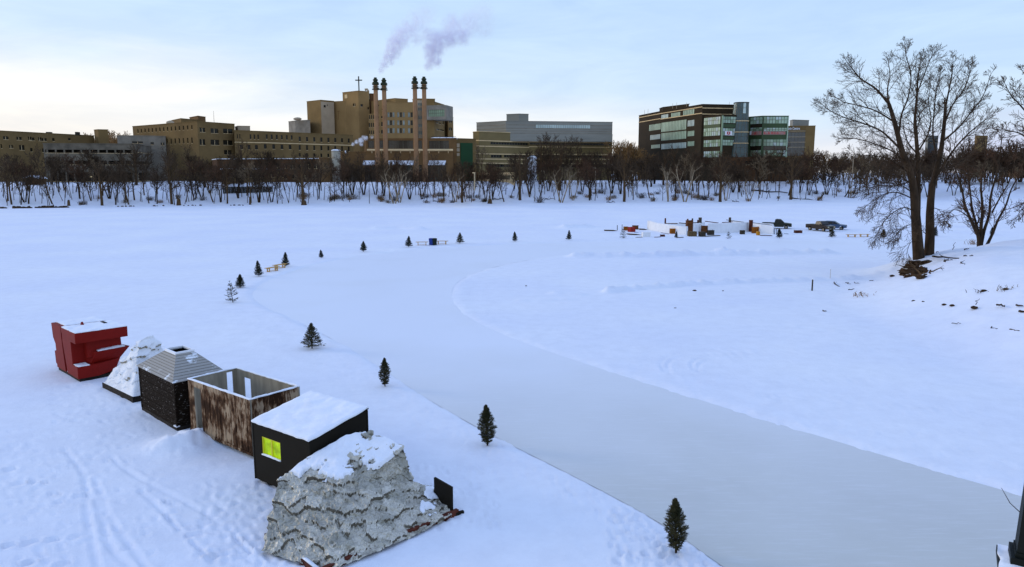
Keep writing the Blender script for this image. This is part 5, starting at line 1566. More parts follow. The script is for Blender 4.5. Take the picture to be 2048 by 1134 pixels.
c = P(672.5, 322, 299); t = thing('water_tank', 'grey cylindrical tank with snow on its lid, at the boiler house corner', 'tank', V(c.x, c.y, 7))
mb = MB(); mb.lathe([(1.75, 0), (1.75, lvl(303, 299) - 7)], n=20); mb.build('body', M['tank'], t, True)
zz = lvl(303, 299) - 7
mb = MB(); mb.lathe([(1.85, zz), (1.8, zz + .35), (.9, zz + .6), (.05, zz + .65)], n=20); mb.build('snow_cap', M['snowcap'], t, True)
# -- chimneys
CH = []
for i, (px, py, ln) in enumerate(((751.5, 163, 'leftmost of the four tall brick chimneys'), (768, 164, 'second brick chimney from the left, shorter partner of the leftmost'), (828.5, 161, 'third brick chimney from the left, tallest of the four'), (846.5, 161.5, 'rightmost of the four tall brick chimneys'))):
    Y = 297.5 + (i % 2) * 1.2
    base = P(px + 5, 366, Y)
    h = lvl(py, Y) - 6.6
    t = thing('chimney', ln, 'chimney', V(base.x, base.y, 6.6), 0, 'four tall brick chimneys of the boiler house')
    sb, st = (1.02, .86)
    mb = MB(); mb.lathe([(sb, 0), (st + .05, h * .5), (st, h * .9), (st, h * .93)], n=14); mb.build('shaft', M['chimney'], t, True)
    mb = MB()
    mb.lathe([(st * .75, h * .93), (st * .75, h - 1.6)], n=12); 
    mb.build('flue', M['chimney'], t, True)
    for za, zb, ra in ((h - 2.9, h - 2.0, 1.35), (h - 2.0, h - 1.7, 1.1), (h - 4.2, h - 3.95, 1.3), (h - 3.6, h - 3.4, 1.25), (h - 4.8, h - 4.5, 1.45)):
        mb = MB(); mb.lathe([(st * .7, za), (ra, za + .02), (ra, zb - .02), (st * .7, zb)], n=14); mb.build('collar', M['dark_green_metal'], t)
    mb = MB(); mb.lathe([(.62, h - 1.7), (.95, h - 1.3), (.95, h - .7), (.6, h - .5), (.6, h)], n=12); mb.lathe([(1.1, h - 1.0), (1.1, h - .9)], n=12); mb.build('cap', M['dark_green_metal'], t)
    CH.append((base, h))
for k, nm in ((0, 'dark catwalk bridging the left pair of chimneys'), (2, 'dark catwalk bridging the right pair of chimneys')):
    a, h1 = CH[k]; c, h2 = CH[k + 1]; zz = 6.6 + min(h1, h2) - 4.4
    a = V(a.x + 1.0, a.y, zz); c = V(c.x - 1.0, c.y, zz)
    t = thing('catwalk', nm, 'catwalk', a, 0, 'catwalks between the chimneys')
    mb = MB(); mb.bar((0, 0, 0), c - a, 1.0, .35); mb.build('deck', M['metal_dark'], t)
    mb = MB()
    for zz in (.6, 1.15): mb.bar((0, -.45, zz), c - a + V(0, -.45, zz), .06, .06)
    mb.build('railing', M['grey_panel'], t)
# -- green panelled block
b = Bld('green_panel_block', 'narrow brown block with one tall dark green panel beside the office block')
b.block([(903, 284), (913, 277.5), (952, 278.6)], lvl(278, 325), M['tan_dark'], {}, back=12)
f = b.faces[1]; q = f.rect((920.5, 285.5, 945.5, 362)); mb = MB(); f.box(mb, q[0], q[1], 7, q[3], .003, .2); b.part(mb, 'green_panel', M['green_panel'])
for r in ((913.5, 287, 919, 294.5), (913.5, 296.5, 919, 303), (913.5, 306, 919, 312)):
    q = f.rect(r); mb = MB(); f.box(mb, q[0], q[1], q[2], q[3], .003, .12); b.part(mb, 'panel', M['grey_panel'])
f = b.faces[0]; mb = MB(); q = f.rect((905, 288, 912, 360)); f.box(mb, q[0], q[1], 7, q[3], .003, .15); b.part(mb, 'dark_panel', M['dark_green_metal'])
# -- office block with pale bands
Y = 352
b = Bld('banded_office', 'wide office block with silver upper floors and pale bands over brown brick')
z = lvl(243, Y)
b.block([(953, 245.8), (1012, 242.6), (1225, 244.8)], z, M['silver_glass'], {}, back=24, z0=lvl(274, Y) - 2, name='upper_wall')
mb = MB()
for f, xs in ((b.faces[0], (953, 1012)), (b.faces[1], (1012, 1225))):
    for py in (249.5, 256.5, 261.5, 266):
        _, zz = f.uz(xs[1] if xs[0] == 953 else xs[0], py); f.box(mb, .05, f.L - .02, zz - .16, zz + .16, .003, .1)
b.part(mb, 'cladding_band', M['concrete'])
f = b.faces[1]
q = f.rect((1072, 249.5, 1180, 257)); mb = MB(); f.box(mb, q[0], q[1], q[2], q[3], .003, .12)
for k in range(1, 24): u = q[0] + (q[1] - q[0]) * k / 24; f.box(mb, u - .09, u + .09, q[2], q[3], .121, .2, 1)
b.part(mb, 'window', [M['green_glass_c'], M['silver_glass']])
b.block([(1013, 229.2), (1038, 228.2), (1057, 228.8)], lvl(228.2, Y + 2), M['silver_glass'], {}, back=10, z0=z - 1, name='plant_room')
zl = lvl(265, Y - 8)
b.block([(946, 265.2), (958, 264.4), (1058, 268.2), (1225, 270.6)], zl, M['taupe_brick'],
        {1: [(981, 284, 1056, 290.8), (982, 309.6, 1004, 315.6), (1008, 309.6, 1056, 315.6), (978, 328.5, 1056, 334.5)], 2: [(1060, 285.5, 1222, 291), (1060, 310.5, 1222, 316), (1060, 329, 1222, 335)]}, bars=-1.7, back=20)
mb = MB()
for i, f in enumerate(b.faces):
    x0 = (946, 958, 1058)[i]
    for py in ((281.3, 292, 307.4, 317.5, 326), (281, 292.2, 307.5, 317.8, 326.2), (283.2, 293.2, 308.3, 317.9, 326.4))[i]:
        _, zz = f.uz(x0 + .5, py); f.box(mb, .02, f.L - .01, zz - .2, zz + .2, .003, .22)
    f.box(mb, .0, f.L, zl + .285, zl + .5, -.6, .1)
b.part(mb, 'stone_band', M['stone_band'])
b.block([(948, 346.5), (952, 346), (1030, 346.2)], lvl(346, Y - 14), M['stone_band'], {1: [(956, 350, 1020, 360)]}, name='entrance_wall', back=5)
# -- white wrapped tower before the office block
c = P(1064, 350, 318); t = thing('white_silo', 'tall pale snow-white wrapped box tower before the banded office block', 'tower', V(c.x, c.y, 7))
mb = MB(); hh = lvl(312.5, 318) - 7; w = 18 / F * 318 / 2
mb.prism([(-w, 0), (w, 0), (w * .98, hh - .5), (w * .5, hh), (-w * .6, hh - .15), (-w * .95, hh - .9)], -2, 2, 'y'); mb.build('body', M['snowcap'], t)
mb = MB(); mb.bar((-w * .55, -2.05, .5), (w * .1, -2.05, hh - .6), .3, .06); mb.build('strap', M['metal_dark'], t)
# -- dark glass block
Y = 330
b = Bld('dark_glass_block', 'dark brown office block striped with pale green glass and a leaning glass tower')
z = lvl(209, Y)
b.block([(1278, 231.6), (1322, 223), (1405, 209.2), (1473, 210.4)], z, M['dark_brick'],
        {0: [(1298, 250, 1321.8, 259), (1300, 270.5, 1321.8, 278), (1302, 290, 1321.8, 296)], 1: [(1322.4, 245.5, 1372, 259), (1375, 241, 1388, 252), (1322.4, 266.5, 1372, 277.5), (1375, 262.5, 1388, 272), (1322.4, 288, 1372, 296), (1375, 283, 1388, 292), (1342, 226.5, 1360, 233.5), (1322.4, 230, 1336, 237), (1366, 221, 1388, 229)],
         2: []}, glass=['green_glass', 'green_glass_c', 'green_glass'], bars=-1.5, rev=.15, back=20)
fsM = b.faces
mb = MB()
for i, f in enumerate(fsM):
    xa = (1278.5, 1322.5, 1405.5)[i]
    for py in ((235.2, 244.6), (226.9, 238.2), (216, 228))[i]:
        _, zz = f.uz(xa, py); f.box(mb, .02, f.L - .01, zz - .18, zz + .18, .003, .2)
b.part(mb, 'stone_band', M['stone_band'])
b.block([(1319, 217.5), (1326, 215), (1378, 208.5)], z + 2.3, M['dark_brick'], {}, back=8, z0=z - 1, name='plant_room')
r_ = random.Random(3)
for px in (1291, 1298, 1348, 1356, 1376, 1412, 1424, 1440, 1448, 1462):
    mb = MB(); p = G(px, 214 if px > 1330 else 226, z)
    if px in (1334, 1424, 1440): mb.box(p.x - 1.2, p.x + 1.2, p.y + 4, p.y + 6, z + 1.5 if px < 1400 else z - .2, z + 3.1 if px < 1400 else z + 1.2)
    else: mb.tube([p + V(0, 3, -.5), p + V(0, 3, r_.uniform(1.5, 3))], [.08, .06], 4)
    b.part(mb, 'roof_vent' if px in (1334, 1424, 1440) else 'mast', M['grey_panel'])
def glazing(f, rects, seed, wpane=1.35, nm='glass_strip', parent=None):
    r = random.Random(seed)
    for q in rects:
        q = f.rect(q)
        mb = MB()
        n = max(2, int((q[1] - q[0]) / wpane)); zm = q[2] + (q[3] - q[2]) * .55
        for k in range(n):
            u0 = q[0] + (q[1] - q[0]) * k / n; u1 = q[0] + (q[1] - q[0]) * (k + 1) / n
            for za, zb in ((q[2], zm), (zm, q[3])):
                f.box(mb, u0, u1 - .001, za, zb - .001, .02, .1 + .004 * (k % 2), r.choice([0, 0, 1, 2]))
            f.box(mb, u0 - .07, u0 + .07, q[2], q[3], .12, .2, 3)
        f.box(mb, q[0], q[1], zm - .06, zm + .06, .121, .19, 3)
        b.part(mb, nm, [M['green_glass'], M['green_glass_b'], M['green_glass_c'], M['mullion']], parent)
# glazed front right of the corner
zf = lvl(231, Y - 6)
b.block([(1404, 234.2), (1407, 233.6), (1443, 229.8), (1478, 231)], zf, M['dark_brick'], {}, back=8, name='glazed_front')
fa, fb = b.faces[1], b.faces[2]
glazing(fa, [(1408.5, 236.5, 1440.5, 247.5), (1408, 257.5, 1440, 270.5), (1408, 281, 1440, 292.5), (1408, 303, 1440, 314)], 1)
glazing(fb, [(1445, 233, 1476, 246.5), (1445, 256.5, 1476, 271.5), (1445, 279.5, 1476, 291)], 2)
mb = MB()
for f, rs in ((fa, [(1408, 248, 1440, 256.5)]), (fb, [(1445, 247.5, 1476, 255.8), (1445, 272.5, 1476, 278.5)])):
    for q in rs: q = f.rect(q); f.box(mb, q[0], q[1], q[2], q[3], .01, .08)
b.part(mb, 'spandrel', M['green_spandrel'])
f = fb
mb = MB(); q = f.rect((1443.5, 232, 1446, 300)); f.box(mb, 0.02, .7, 7, zf - .3, .2, .7); b.part(mb, 'corner_fin', M['green_glass_b'])
# logo: white rounded panel with red shield and white bar
mb = MB(); q = f.rect((1449.5, 262, 1463, 270.8)); f.box(mb, q[0], q[1], q[2], q[3], .21, .3); lg = b.part(mb, 'logo_panel', M['sign_white'])
mb = MB()
uc = (q[0] + q[1]) / 2; zc = (q[2] + q[3]) / 2; w = (q[1] - q[0]); h = q[3] - q[2]
for a0, a1, c0, c1 in ((-.24, -.07, -.30, .34), (.07, .24, -.20, .34), (-.24, .24, .2, .38), (-.05, .06, -.42, -.1), (.1, .2, -.34, -.2)): f.box(mb, uc + a0 * w, uc + a1 * w, zc + c0 * h, zc + c1 * h, .301, .36)
b.part(mb, 'emblem', M['sign_red'], lg)
# leaning glass tower
cpt = G(1487, 204, lvl(203, Y - 10)); zt_ = lvl(203, Y - 10)
def tw(z): 
    k = (zt_ - z) / (zt_ - 7)
    return 3.0 + 2.0 * k
mb = MB(); nS = 20
lv = [7 + (zt_ - 7) * i / 14 for i in range(15)]
vs = []
for zz in lv:
    for j in range(nS):
        a = 2 * PI * j / nS; k = (zt_ - zz) / (zt_ - 7)
        ca, sa = math.cos(a), math.sin(a)
        vs.append((cpt.x - 1.2 * k + 1.02 * tw(zz) * math.copysign(abs(ca) ** .7, ca), cpt.y + 3 + tw(zz) * math.copysign(abs(sa) ** .7, sa), zz))
for i in range(14):
    for j in range(nS):
        mb.add([vs[i * nS + j], vs[i * nS + (j + 1) % nS], vs[(i + 1) * nS + (j + 1) % nS], vs[(i + 1) * nS + j]], [(0, 1, 2, 3)], 0 if (i < 12 or j % 5) else 1)
mb.add(vs[-nS:], [tuple(range(nS))])
tg = b.part(mb, 'glass_tower', [M['tower_glass'], M['green_glass_c']])
mb = MB()
for j in range(nS): mb.tube([vs[i * nS + j] for i in (0, 14)], [.09, .09], 4)
for i in range(15): mb.tube([vs[i * nS + j] for j in range(nS)] + [vs[i * nS]], [.07] * (nS + 1), 4)
b.part(mb, 'mullion', M['mullion'], tg)
for py in (240, 262.6, 285.3, 202.6):
    zz = lvl(py, Y - 12); kk = (zt_ - zz) / (zt_ - 7); mb = MB()
    pl = [(cpt.x - 1.2 * kk + (1.02 * tw(zz) + .12) * math.copysign(abs(math.cos(a)) ** .7, math.cos(a)), cpt.y + 3 + (tw(zz) + .12) * math.copysign(abs(math.sin(a)) ** .7, math.sin(a)), zz) for a in [2 * PI * j / nS for j in range(nS + 1)]]
    mb.tube(pl, [.2] * len(pl), 5); b.part(mb, 'ring', M['stone_band'] if py > 210 else M['metal_dark'], tg)
# right wing
zf = lvl(232.5, Y - 2)
b.block([(1488, 235.3), (1525.5, 232.6), (1577.5, 232.6)], zf, M['green_spandrel'], {}, back=16, name='glazed_wing')
fa, fb = b.faces
glazing(fa, [(1501.5, 235.5, 1524.5, 247), (1501.5, 256, 1524.5, 261), (1501.5, 279, 1524.5, 291.5), (1501.5, 301, 1524.5, 312)], 4)
glazing(fb, [(1527.5, 233.6, 1574, 246.8), (1527.5, 255.8, 1574, 262), (1527, 279, 1572, 291.5), (1527, 301, 1572, 312)], 5)
for f, r in ((fa, (1501, 248, 1525, 255)), (fa, (1501, 292.5, 1525, 300)), (fb, (1527, 292.5, 1572, 300))):
    mb = MB(); q = f.rect(r); f.box(mb, q[0], q[1], q[2], q[3], .01, .06); b.part(mb, 'dark_spandrel', M['dark_glazed'])
mb = MB(); f = fb; f.box(mb, f.L - .5, f.L, 7, zf - .4, .02, .35); b.part(mb, 'corner_fin', M['green_glass'])
# the red lettering band along the wing
for f, r in ((fa, (1503.5, 262.8, 1525, 269.6)), (fb, (1526.5, 262.8, 1570.5, 269.2))):
    q = f.rect(r); mb = MB(); f.box(mb, q[0], q[1], q[2], q[3], .13, .2); bd = b.part(mb, 'sign_band', M['sign_pink'])
    mb = MB(); rr_ = random.Random(int(r[0])); u = q[0] + .3
    while u < q[1] - .5:
        w = rr_.uniform(.3, .55); h0 = q[2] + .2; h1 = q[3] - rr_.choice([.2, .2, .45])
        f.box(mb, u, u + .12, h0, h1, .201, .27); f.box(mb, u + .121, u + w, h0 if rr_.random() < .5 else h1 - .16, (h0 + .16) if False else h1, .201, .265) if rr_.random() < .6 else f.box(mb, u + .121, u + w, h0, h0 + .16, .201, .265)
        u += w + rr_.choice([.14, .14, .14, .5])
    b.part(mb, 'lettering', M['sign_red'], bd)
mb = MB(); q = fa.rect((1500.6, 262.4, 1503.3, 269.8)); fa.box(mb, q[0], q[1], q[2], q[3], .13, .3); b.part(mb, 'logo_panel', M['sign_white'])
b.block([(1440, 316), (1446, 315.5), (1576, 315.5)], lvl(315.5, Y - 14), M['red_brick'], {1: [(1490, 322, 1530, 330), (1536, 322, 1572, 330)]}, name='podium', back=12)
# -- tan block with the white sign
Y = 372
b = Bld('tan_glass_block', 'tan block with blue-grey glass front and white roof lettering, right of green glass')
z = lvl(252, Y)
b.block([(1560, 253), (1612, 252.4), (1631, 252)], z, M['tan_brick'], {0: [(1576, 264.5, 1609.5, 312)]}, glass='blue_glass', bars=-2.0, rev=.2, back=16)
f = b.faces[0]
mb = MB()
q = f.rect((1575.5, 253.5, 1611, 261.5)); f.box(mb, q[0], q[1], q[2], q[3], .003, .1); b.part(mb, 'sign_fascia', M['tan_dark'])
for py in (262.5, 271, 279.5, 288, 296.5):
    pass
mb = MB()
for py in (262.3, 274, 284.5, 294.5): 
    u0, zz = f.uz(1575.5, py); u1, _ = f.uz(1611, py); f.box(mb, u0, u1, zz - .14, zz + .14, -.08, .12)
b.part(mb, 'glazing_rail', M['grey_panel'])
b.block([(1580, 241.6), (1586, 240.2), (1618, 241.2)], z + 3.2, M['silver_glass'], {}, back=8, z0=z - 1, name='plant_room')
cu = bpy.data.curves.new('lettering', 'FONT'); cu.body = 'rch Centre'; cu.extrude = .06; cu.offset = .025
u0, zb = f.uz(1576.2, 260.4); u1, zt2 = f.uz(1599.5, 254.2)
cu.size = (zt2 - zb) * 1.25
so_ = bpy.data.objects.new('lettering_curve', cu); COL.objects.link(so_)
bpy.context.view_layer.update()
me_ = bpy.data.meshes.new_from_object(so_.evaluated_get(bpy.context.evaluated_depsgraph_get())); bpy.data.objects.remove(so_)
so_ = bpy.data.objects.new('lettering', me_); COL.objects.link(so_); so_.parent = b.root; me_.materials.clear(); me_.materials.append(M['sign_white'])
so_.location = f.at(u0, zb + .2, .17) - b.org; so_.rotation_euler = (PI / 2, 0, math.atan2(f.d.y, f.d.x))
bpy.context.view_layer.update()
wx = so_.dimensions.x
if wx > 0: so_.scale = ((u1 - u0) / wx, 1, 1)
# -- distant towers at right
for nm, lab, x0, x1, xm, py, Y, m in (('distant_tower', 'distant blue-grey tower seen between the big tree trunks and boughs', 1852, 1877, 1857, 271.5, 620, 'blue_glass'),
                                      ('distant_tower', 'distant brownish tower above the reddish bushes at right', 1950, 1976, 1955, 271.5, 600, 'tan_dark')):
    b = Bld(nm, lab); b.block([(x0, py + .6), (xm, py), (x1, py + .5)], lvl(py, Y), M[m], {1: [(xm + 2, x1 - 1, 5, .6, py + 5, py + 8), (xm + 2, x1 - 1, 5, .6, py + 11, py + 14)]}, back=20)
b = Bld('distant_block', 'low far block glimpsed through the trees near the right edge'); b.block([(2005, 338), (2040, 336.5), (2110, 337)], lvl(336.5, 520), M['rust_brick'], {1: [(2042, 2100, 8, .5, 342, 346)]}, back=20)
# -- low brick buildings by the bank
b = Bld('low_brick_workshop', 'low dark brick workshop with snow-edged roof below the long wing')
b.block([(424, 320), (434, 318.5), (652, 317.5)], lvl(318, 296), M['red_brick'], {1: [(446, 470, 3, .6, 328, 334), (500, 640, 9, .6, 329, 338), (480, 640, 8, .5, 350, 358)]}, back=14, fr=M['snowcap'])
b.block([(440, 339), (446, 338), (640, 339)], lvl(338.5, 290), M['tan_dark'], {1: [(452, 640, 10, .55, 346, 356)]}, name='lean_to', back=5, fr=M['snowcap'])
b = Bld('low_brick_annex', 'small red-brown annex between workshop and boiler house')
b.block([(634, 317), (640, 316), (680, 317)], lvl(316.5, 292), M['rust_brick'], {1: [(646, 676, 3, .5, 326, 336)]}, back=10)
c = P(62, 360, 272); t = thing('small_shed', 'small brown shed with snowy gable roof among trees at far left', 'shed', V(c.x, c.y, 6.6))
mb = MB(); mb.prism([(-2.4, 0), (2.4, 0), (2.4, 2.2), (0, 3.0), (-2.4, 2.2)], 0, 5, 'y'); mb.build('wall', M['red_brick'], t)
mb = MB(); mb.prism([(-2.8, 2.1), (0, 3.05), (2.8, 2.1), (2.8, 2.4), (0, 3.4), (-2.8, 2.4)], -.4, 5.3, 'y'); mb.build('roof', M['snowcap'], t)
a, c = P(446, 386, 262), P(546, 384, 266)
t = thing('grey_board_fence', 'long grey board fence on the bank below the workshop', 'fence', V(a.x, a.y, gz(a.x, a.y) - .6))
mb = MB(); d_ = V(c.x - a.x, c.y - a.y, 0); n_ = 34
for k in range(n_): mb.bar(d_ * (k / n_) + V(0, .03 * (k % 2), 1.55), d_ * ((k + .93) / n_) + V(0, .03 * (k % 2), 1.55), .06, 3.1)
mb.build('board_panel', M['metal_dark'], t)
mb = MB(); mb.bar(V(0, -.1, 2.2), d_ + V(0, -.1, 2.2), .1, .15); mb.build('rail', M['bark_dark'], t)
a, c = P(425, 372, 268), P(447, 372, 268)
t = thing('rail_fence', 'short dark rail fence left of the grey board fence', 'fence', V(a.x, a.y, gz(a.x, a.y)))
for k in range(4): mb = MB(); mb.bar((4.1 * k / 3, 0, -.3), (4.1 * k / 3, 0, 1.4), .14, .14); mb.build('post', M['bark_dark'], t)
for zz in (.6, 1.2): mb = MB(); mb.bar((-.1, -.12, zz), (4.2, -.12, zz), .08, .16); mb.build('rail', M['bark_dark'], t)

# ------------------------------------------------------------------ steam
def plume(name, label, blobs, col, dens, seed, nscale, lum=0.0):
    """soft volume: every blob (centre, radius, strength) thins out from its middle"""
    org = Vector(blobs[0][0])
    bm = bmesh.new()
    for c, r_, s_ in blobs:
        m_ = Matrix.Translation(Vector(c) - org) @ Matrix.Diagonal((r_, r_, r_, 1))
        bmesh.ops.create_icosphere(bm, subdivisions=2, radius=1.0, matrix=m_)
    me = bpy.data.meshes.new(name); bm.to_mesh(me); bm.free()
    o = bpy.data.objects.new(name, me); COL.objects.link(o); o.location = org
    md = o.modifiers.new('hull', 'REMESH'); md.mode = 'VOXEL'; md.voxel_size = min(b_[1] for b_ in blobs) * .3
    dg = bpy.context.evaluated_depsgraph_get(); ev = o.evaluated_get(dg)
    m2 = bpy.data.meshes.new_from_object(ev); o.modifiers.clear(); o.data = m2; bpy.data.meshes.remove(me)
    m = bpy.data.materials.new(name); m.use_nodes = True
    nt = m.node_tree; L = nt.links.new
    for n in list(nt.nodes): nt.nodes.remove(n)
    out = N(nt, 'ShaderNodeOutputMaterial'); pv = N(nt, 'ShaderNodeVolumePrincipled')
    pv.inputs['Color'].default_value = rgb(col); pv.inputs['Anisotropy'].default_value = .1
    tc = N(nt, 'ShaderNodeTexCoord')
    nz = N(nt, 'ShaderNodeTexNoise', i_Scale=nscale, i_Detail=4.0, i_Roughness=.6); L(tc.outputs['Object'], nz.inputs[0])
    sb = N(nt, 'ShaderNodeVectorMath', operation='SUBTRACT'); L(nz.outputs['Color'], sb.inputs[0]); sb.inputs[1].default_value = (.5, .5, .5)
    sc_ = N(nt, 'ShaderNodeVectorMath', operation='SCALE'); L(sb.outputs[0], sc_.inputs[0]); sc_.inputs['Scale'].default_value = 1.1 / nscale
    ad = N(nt, 'ShaderNodeVectorMath', operation='ADD'); L(tc.outputs['Object'], ad.inputs[0]); L(sc_.outputs[0], ad.inputs[1])
    acc = None
    for c, r_, s_ in blobs:
        ds = N(nt, 'ShaderNodeVectorMath', operation='DISTANCE'); L(ad.outputs[0], ds.inputs[0]); ds.inputs[1].default_value = Vector(c) - org
        mr = N(nt, 'ShaderNodeMapRange', i_1=r_ * .92, i_2=r_ * .15, i_3=0.0, i_4=s_, clamp=True, interpolation_type='SMOOTHSTEP'); L(ds.outputs['Value'], mr.inputs[0])
        if acc is None: acc = mr.outputs[0]
        else:
            a_ = N(nt, 'ShaderNodeMath', operation='MAXIMUM'); L(acc, a_.inputs[0]); L(mr.outputs[0], a_.inputs[1]); acc = a_.outputs[0]
    n3 = N(nt, 'ShaderNodeTexNoise', i_Scale=nscale * 1.6, i_Detail=4.0); L(tc.outputs['Object'], n3.inputs[0])
    mr = N(nt, 'ShaderNodeMapRange', i_1=.36, i_2=.6, i_3=.15, i_4=1.2, clamp=True); L(n3.outputs[0], mr.inputs[0])
    mu = N(nt, 'ShaderNodeMath', operation='MULTIPLY'); L(acc, mu.inputs[0]); L(mr.outputs[0], mu.inputs[1])
    m2_ = N(nt, 'ShaderNodeMath', operation='MULTIPLY', i_1=dens); L(mu.outputs[0], m2_.inputs[0])
    L(m2_.outputs[0], pv.inputs['Density']); L(pv.outputs[0], out.inputs['Volume'])
    o.data.materials.clear(); o.data.materials.append(m)
    tag(o, label, 'steam', 'steam drifting from the boiler house')
    return o
def bl(px, py, Y, rpx, s): return (P(px, py, Y), rpx / F * Y, s)
pl1 = [bl(763, 139, 297, 10, .9), bl(768, 129, 297, 14, 1.0), bl(777, 117, 298, 19, .9), bl(785, 102, 299, 23, .8), bl(792, 87, 300, 26, .72), bl(803, 72, 301, 29, .5), bl(820, 60, 302, 32, .3), bl(835, 44, 302, 34, .18), bl(852, 30, 303, 34, .10), bl(832, 76, 303, 20, .3)]
plume('steam_plume', 'violet-grey steam plume slanting up from the left pair of chimneys', pl1, (.95, .92, 1.0), .62, 1, .30)
pl2 = [bl(858, 130, 298, 14, 1.0), bl(876, 124, 298, 15, .95), bl(864, 115, 298, 23, 1.0), bl(868, 99, 299, 28, .9), bl(876, 82, 300, 31, .75), bl(899, 74, 301, 30, .65), bl(923, 70, 302, 27, .6), bl(926, 80, 302, 16, .6), bl(907, 52, 303, 35, .3), bl(942, 46, 304, 37, .2), bl(966, 30, 305, 37, .11), bl(968, 58, 305, 30, .12), bl(858, 70, 303, 24, .3)]
plume('steam_plume', 'larger violet-grey steam plume drifting right above the right pair of chimneys', pl2, (.95, .92, 1.0), .55, 2, .30)
pl3 = [bl(706, 288, 300, 5, 1), bl(713, 284, 300, 6, 1.2), bl(722, 281, 300, 8, 1.3), bl(722, 288, 300, 6, 1.1), bl(731, 276, 300, 7, .8), bl(744, 274, 301, 5, .5), bl(726, 274, 301, 5, .6)]
plume('steam_puff', 'small bright white steam puff on the boiler house roof', pl3, (.97, .98, 1.0), 1.5, 3, .9)
# ------------------------------------------------------------------ benches and bins by the rink
def make_bench(label):
    t = thing('bench', label, 'bench', (0, 0, 0), 0, 'wooden benches along the rink')
    mb = MB()
    for y in (-.13, .13): mb.box(-.95, .95, y - .115, y + .115, .44, .49)
    mb.build('seat', M['yellow_wood'], t)
    for s in (-1, 1):
        mb = MB()
        mb.box(s * .6 - .05, s * .6 + .05, -.2, -.12, -.04, .439); mb.box(s * .6 - .05, s * .6 + .05, .12, .2, -.04, .439); mb.box(s * .6 - .045, s * .6 + .045, -.119, .119, .06, .14); mb.box(s * .6 - .04, s * .6 + .04, -.24, .24, .36, .435)
        mb.build('leg', M['yellow_wood'], t)
    mb = MB(); mb.box(-.55, .55, -.02, .02, .09, .13); mb.build('stretcher', M['yellow_wood'], t)
    return t
BN = [(545, 543, 1.12, 'yellow wooden bench seen end-on, left one of the pair between two dark spruces'), (560, 537, 1.12, 'yellow wooden bench seen end-on, right one of the pair between two dark spruces'),
      (844, 490, .1, 'wooden bench just left of the blue and dark bins'), (884, 488, -.1, 'wooden bench just right of the blue and dark bins'),
      (1703, 474.5, .05, 'wooden bench below the cars, left one of the pair'), (1728, 474, .0, 'wooden bench below the cars, right one near the hanging twigs')]
b0 = None
for px, py, rz, lab in BN:
    p = G(px, py, .05)
    if b0 is None: b0 = make_bench(lab); b0.location = p; b0.rotation_euler = (0, 0, rz)
    else: dup(b0, p, rz, 1.0, lab)
M['bin_blue'] = mat('blue_plastic', (.02, .055, .36), .5, .1, 3)
M['bin_dark'] = mat('blackish_green_plastic', (.012, .022, .018), .5, .1, 3)
for px, lab, m in ((862.5, 'blue recycling bin standing between two benches', 'bin_blue'), (869.5, 'blackish-green litter bin standing right of the blue bin', 'bin_dark')):
    p = G(px, 489.5, .05)
    t = thing('litter_bin', lab, 'bin', p, .1)
    mb = MB(); mb.add([(-.28, -.26, 0), (.28, -.26, 0), (.28, .26, 0), (-.28, .26, 0), (-.36, -.34, .86), (.36, -.34, .86), (.36, .34, .86), (-.36, .34, .86)], [(0, 3, 2, 1), (4, 5, 6, 7), (0, 1, 5, 4), (1, 2, 6, 5), (2, 3, 7, 6), (3, 0, 4, 7)])
    mb.build('body', M[m], t)
    mb = MB(); mb.prism([(-.38, .865), (.38, .865), (.36, .95), (.2, 1.0), (-.2, 1.0), (-.36, .95)], -.37, .37, 'y'); mb.build('lid', M[m], t)
    for s in (-1, 1): mb = MB(); mb.tube([(s * .3 - .04, .28, .1), (s * .3 + .04, .28, .1)], [.1, .1], 10); mb.build('wheel', M['tyre'], t)

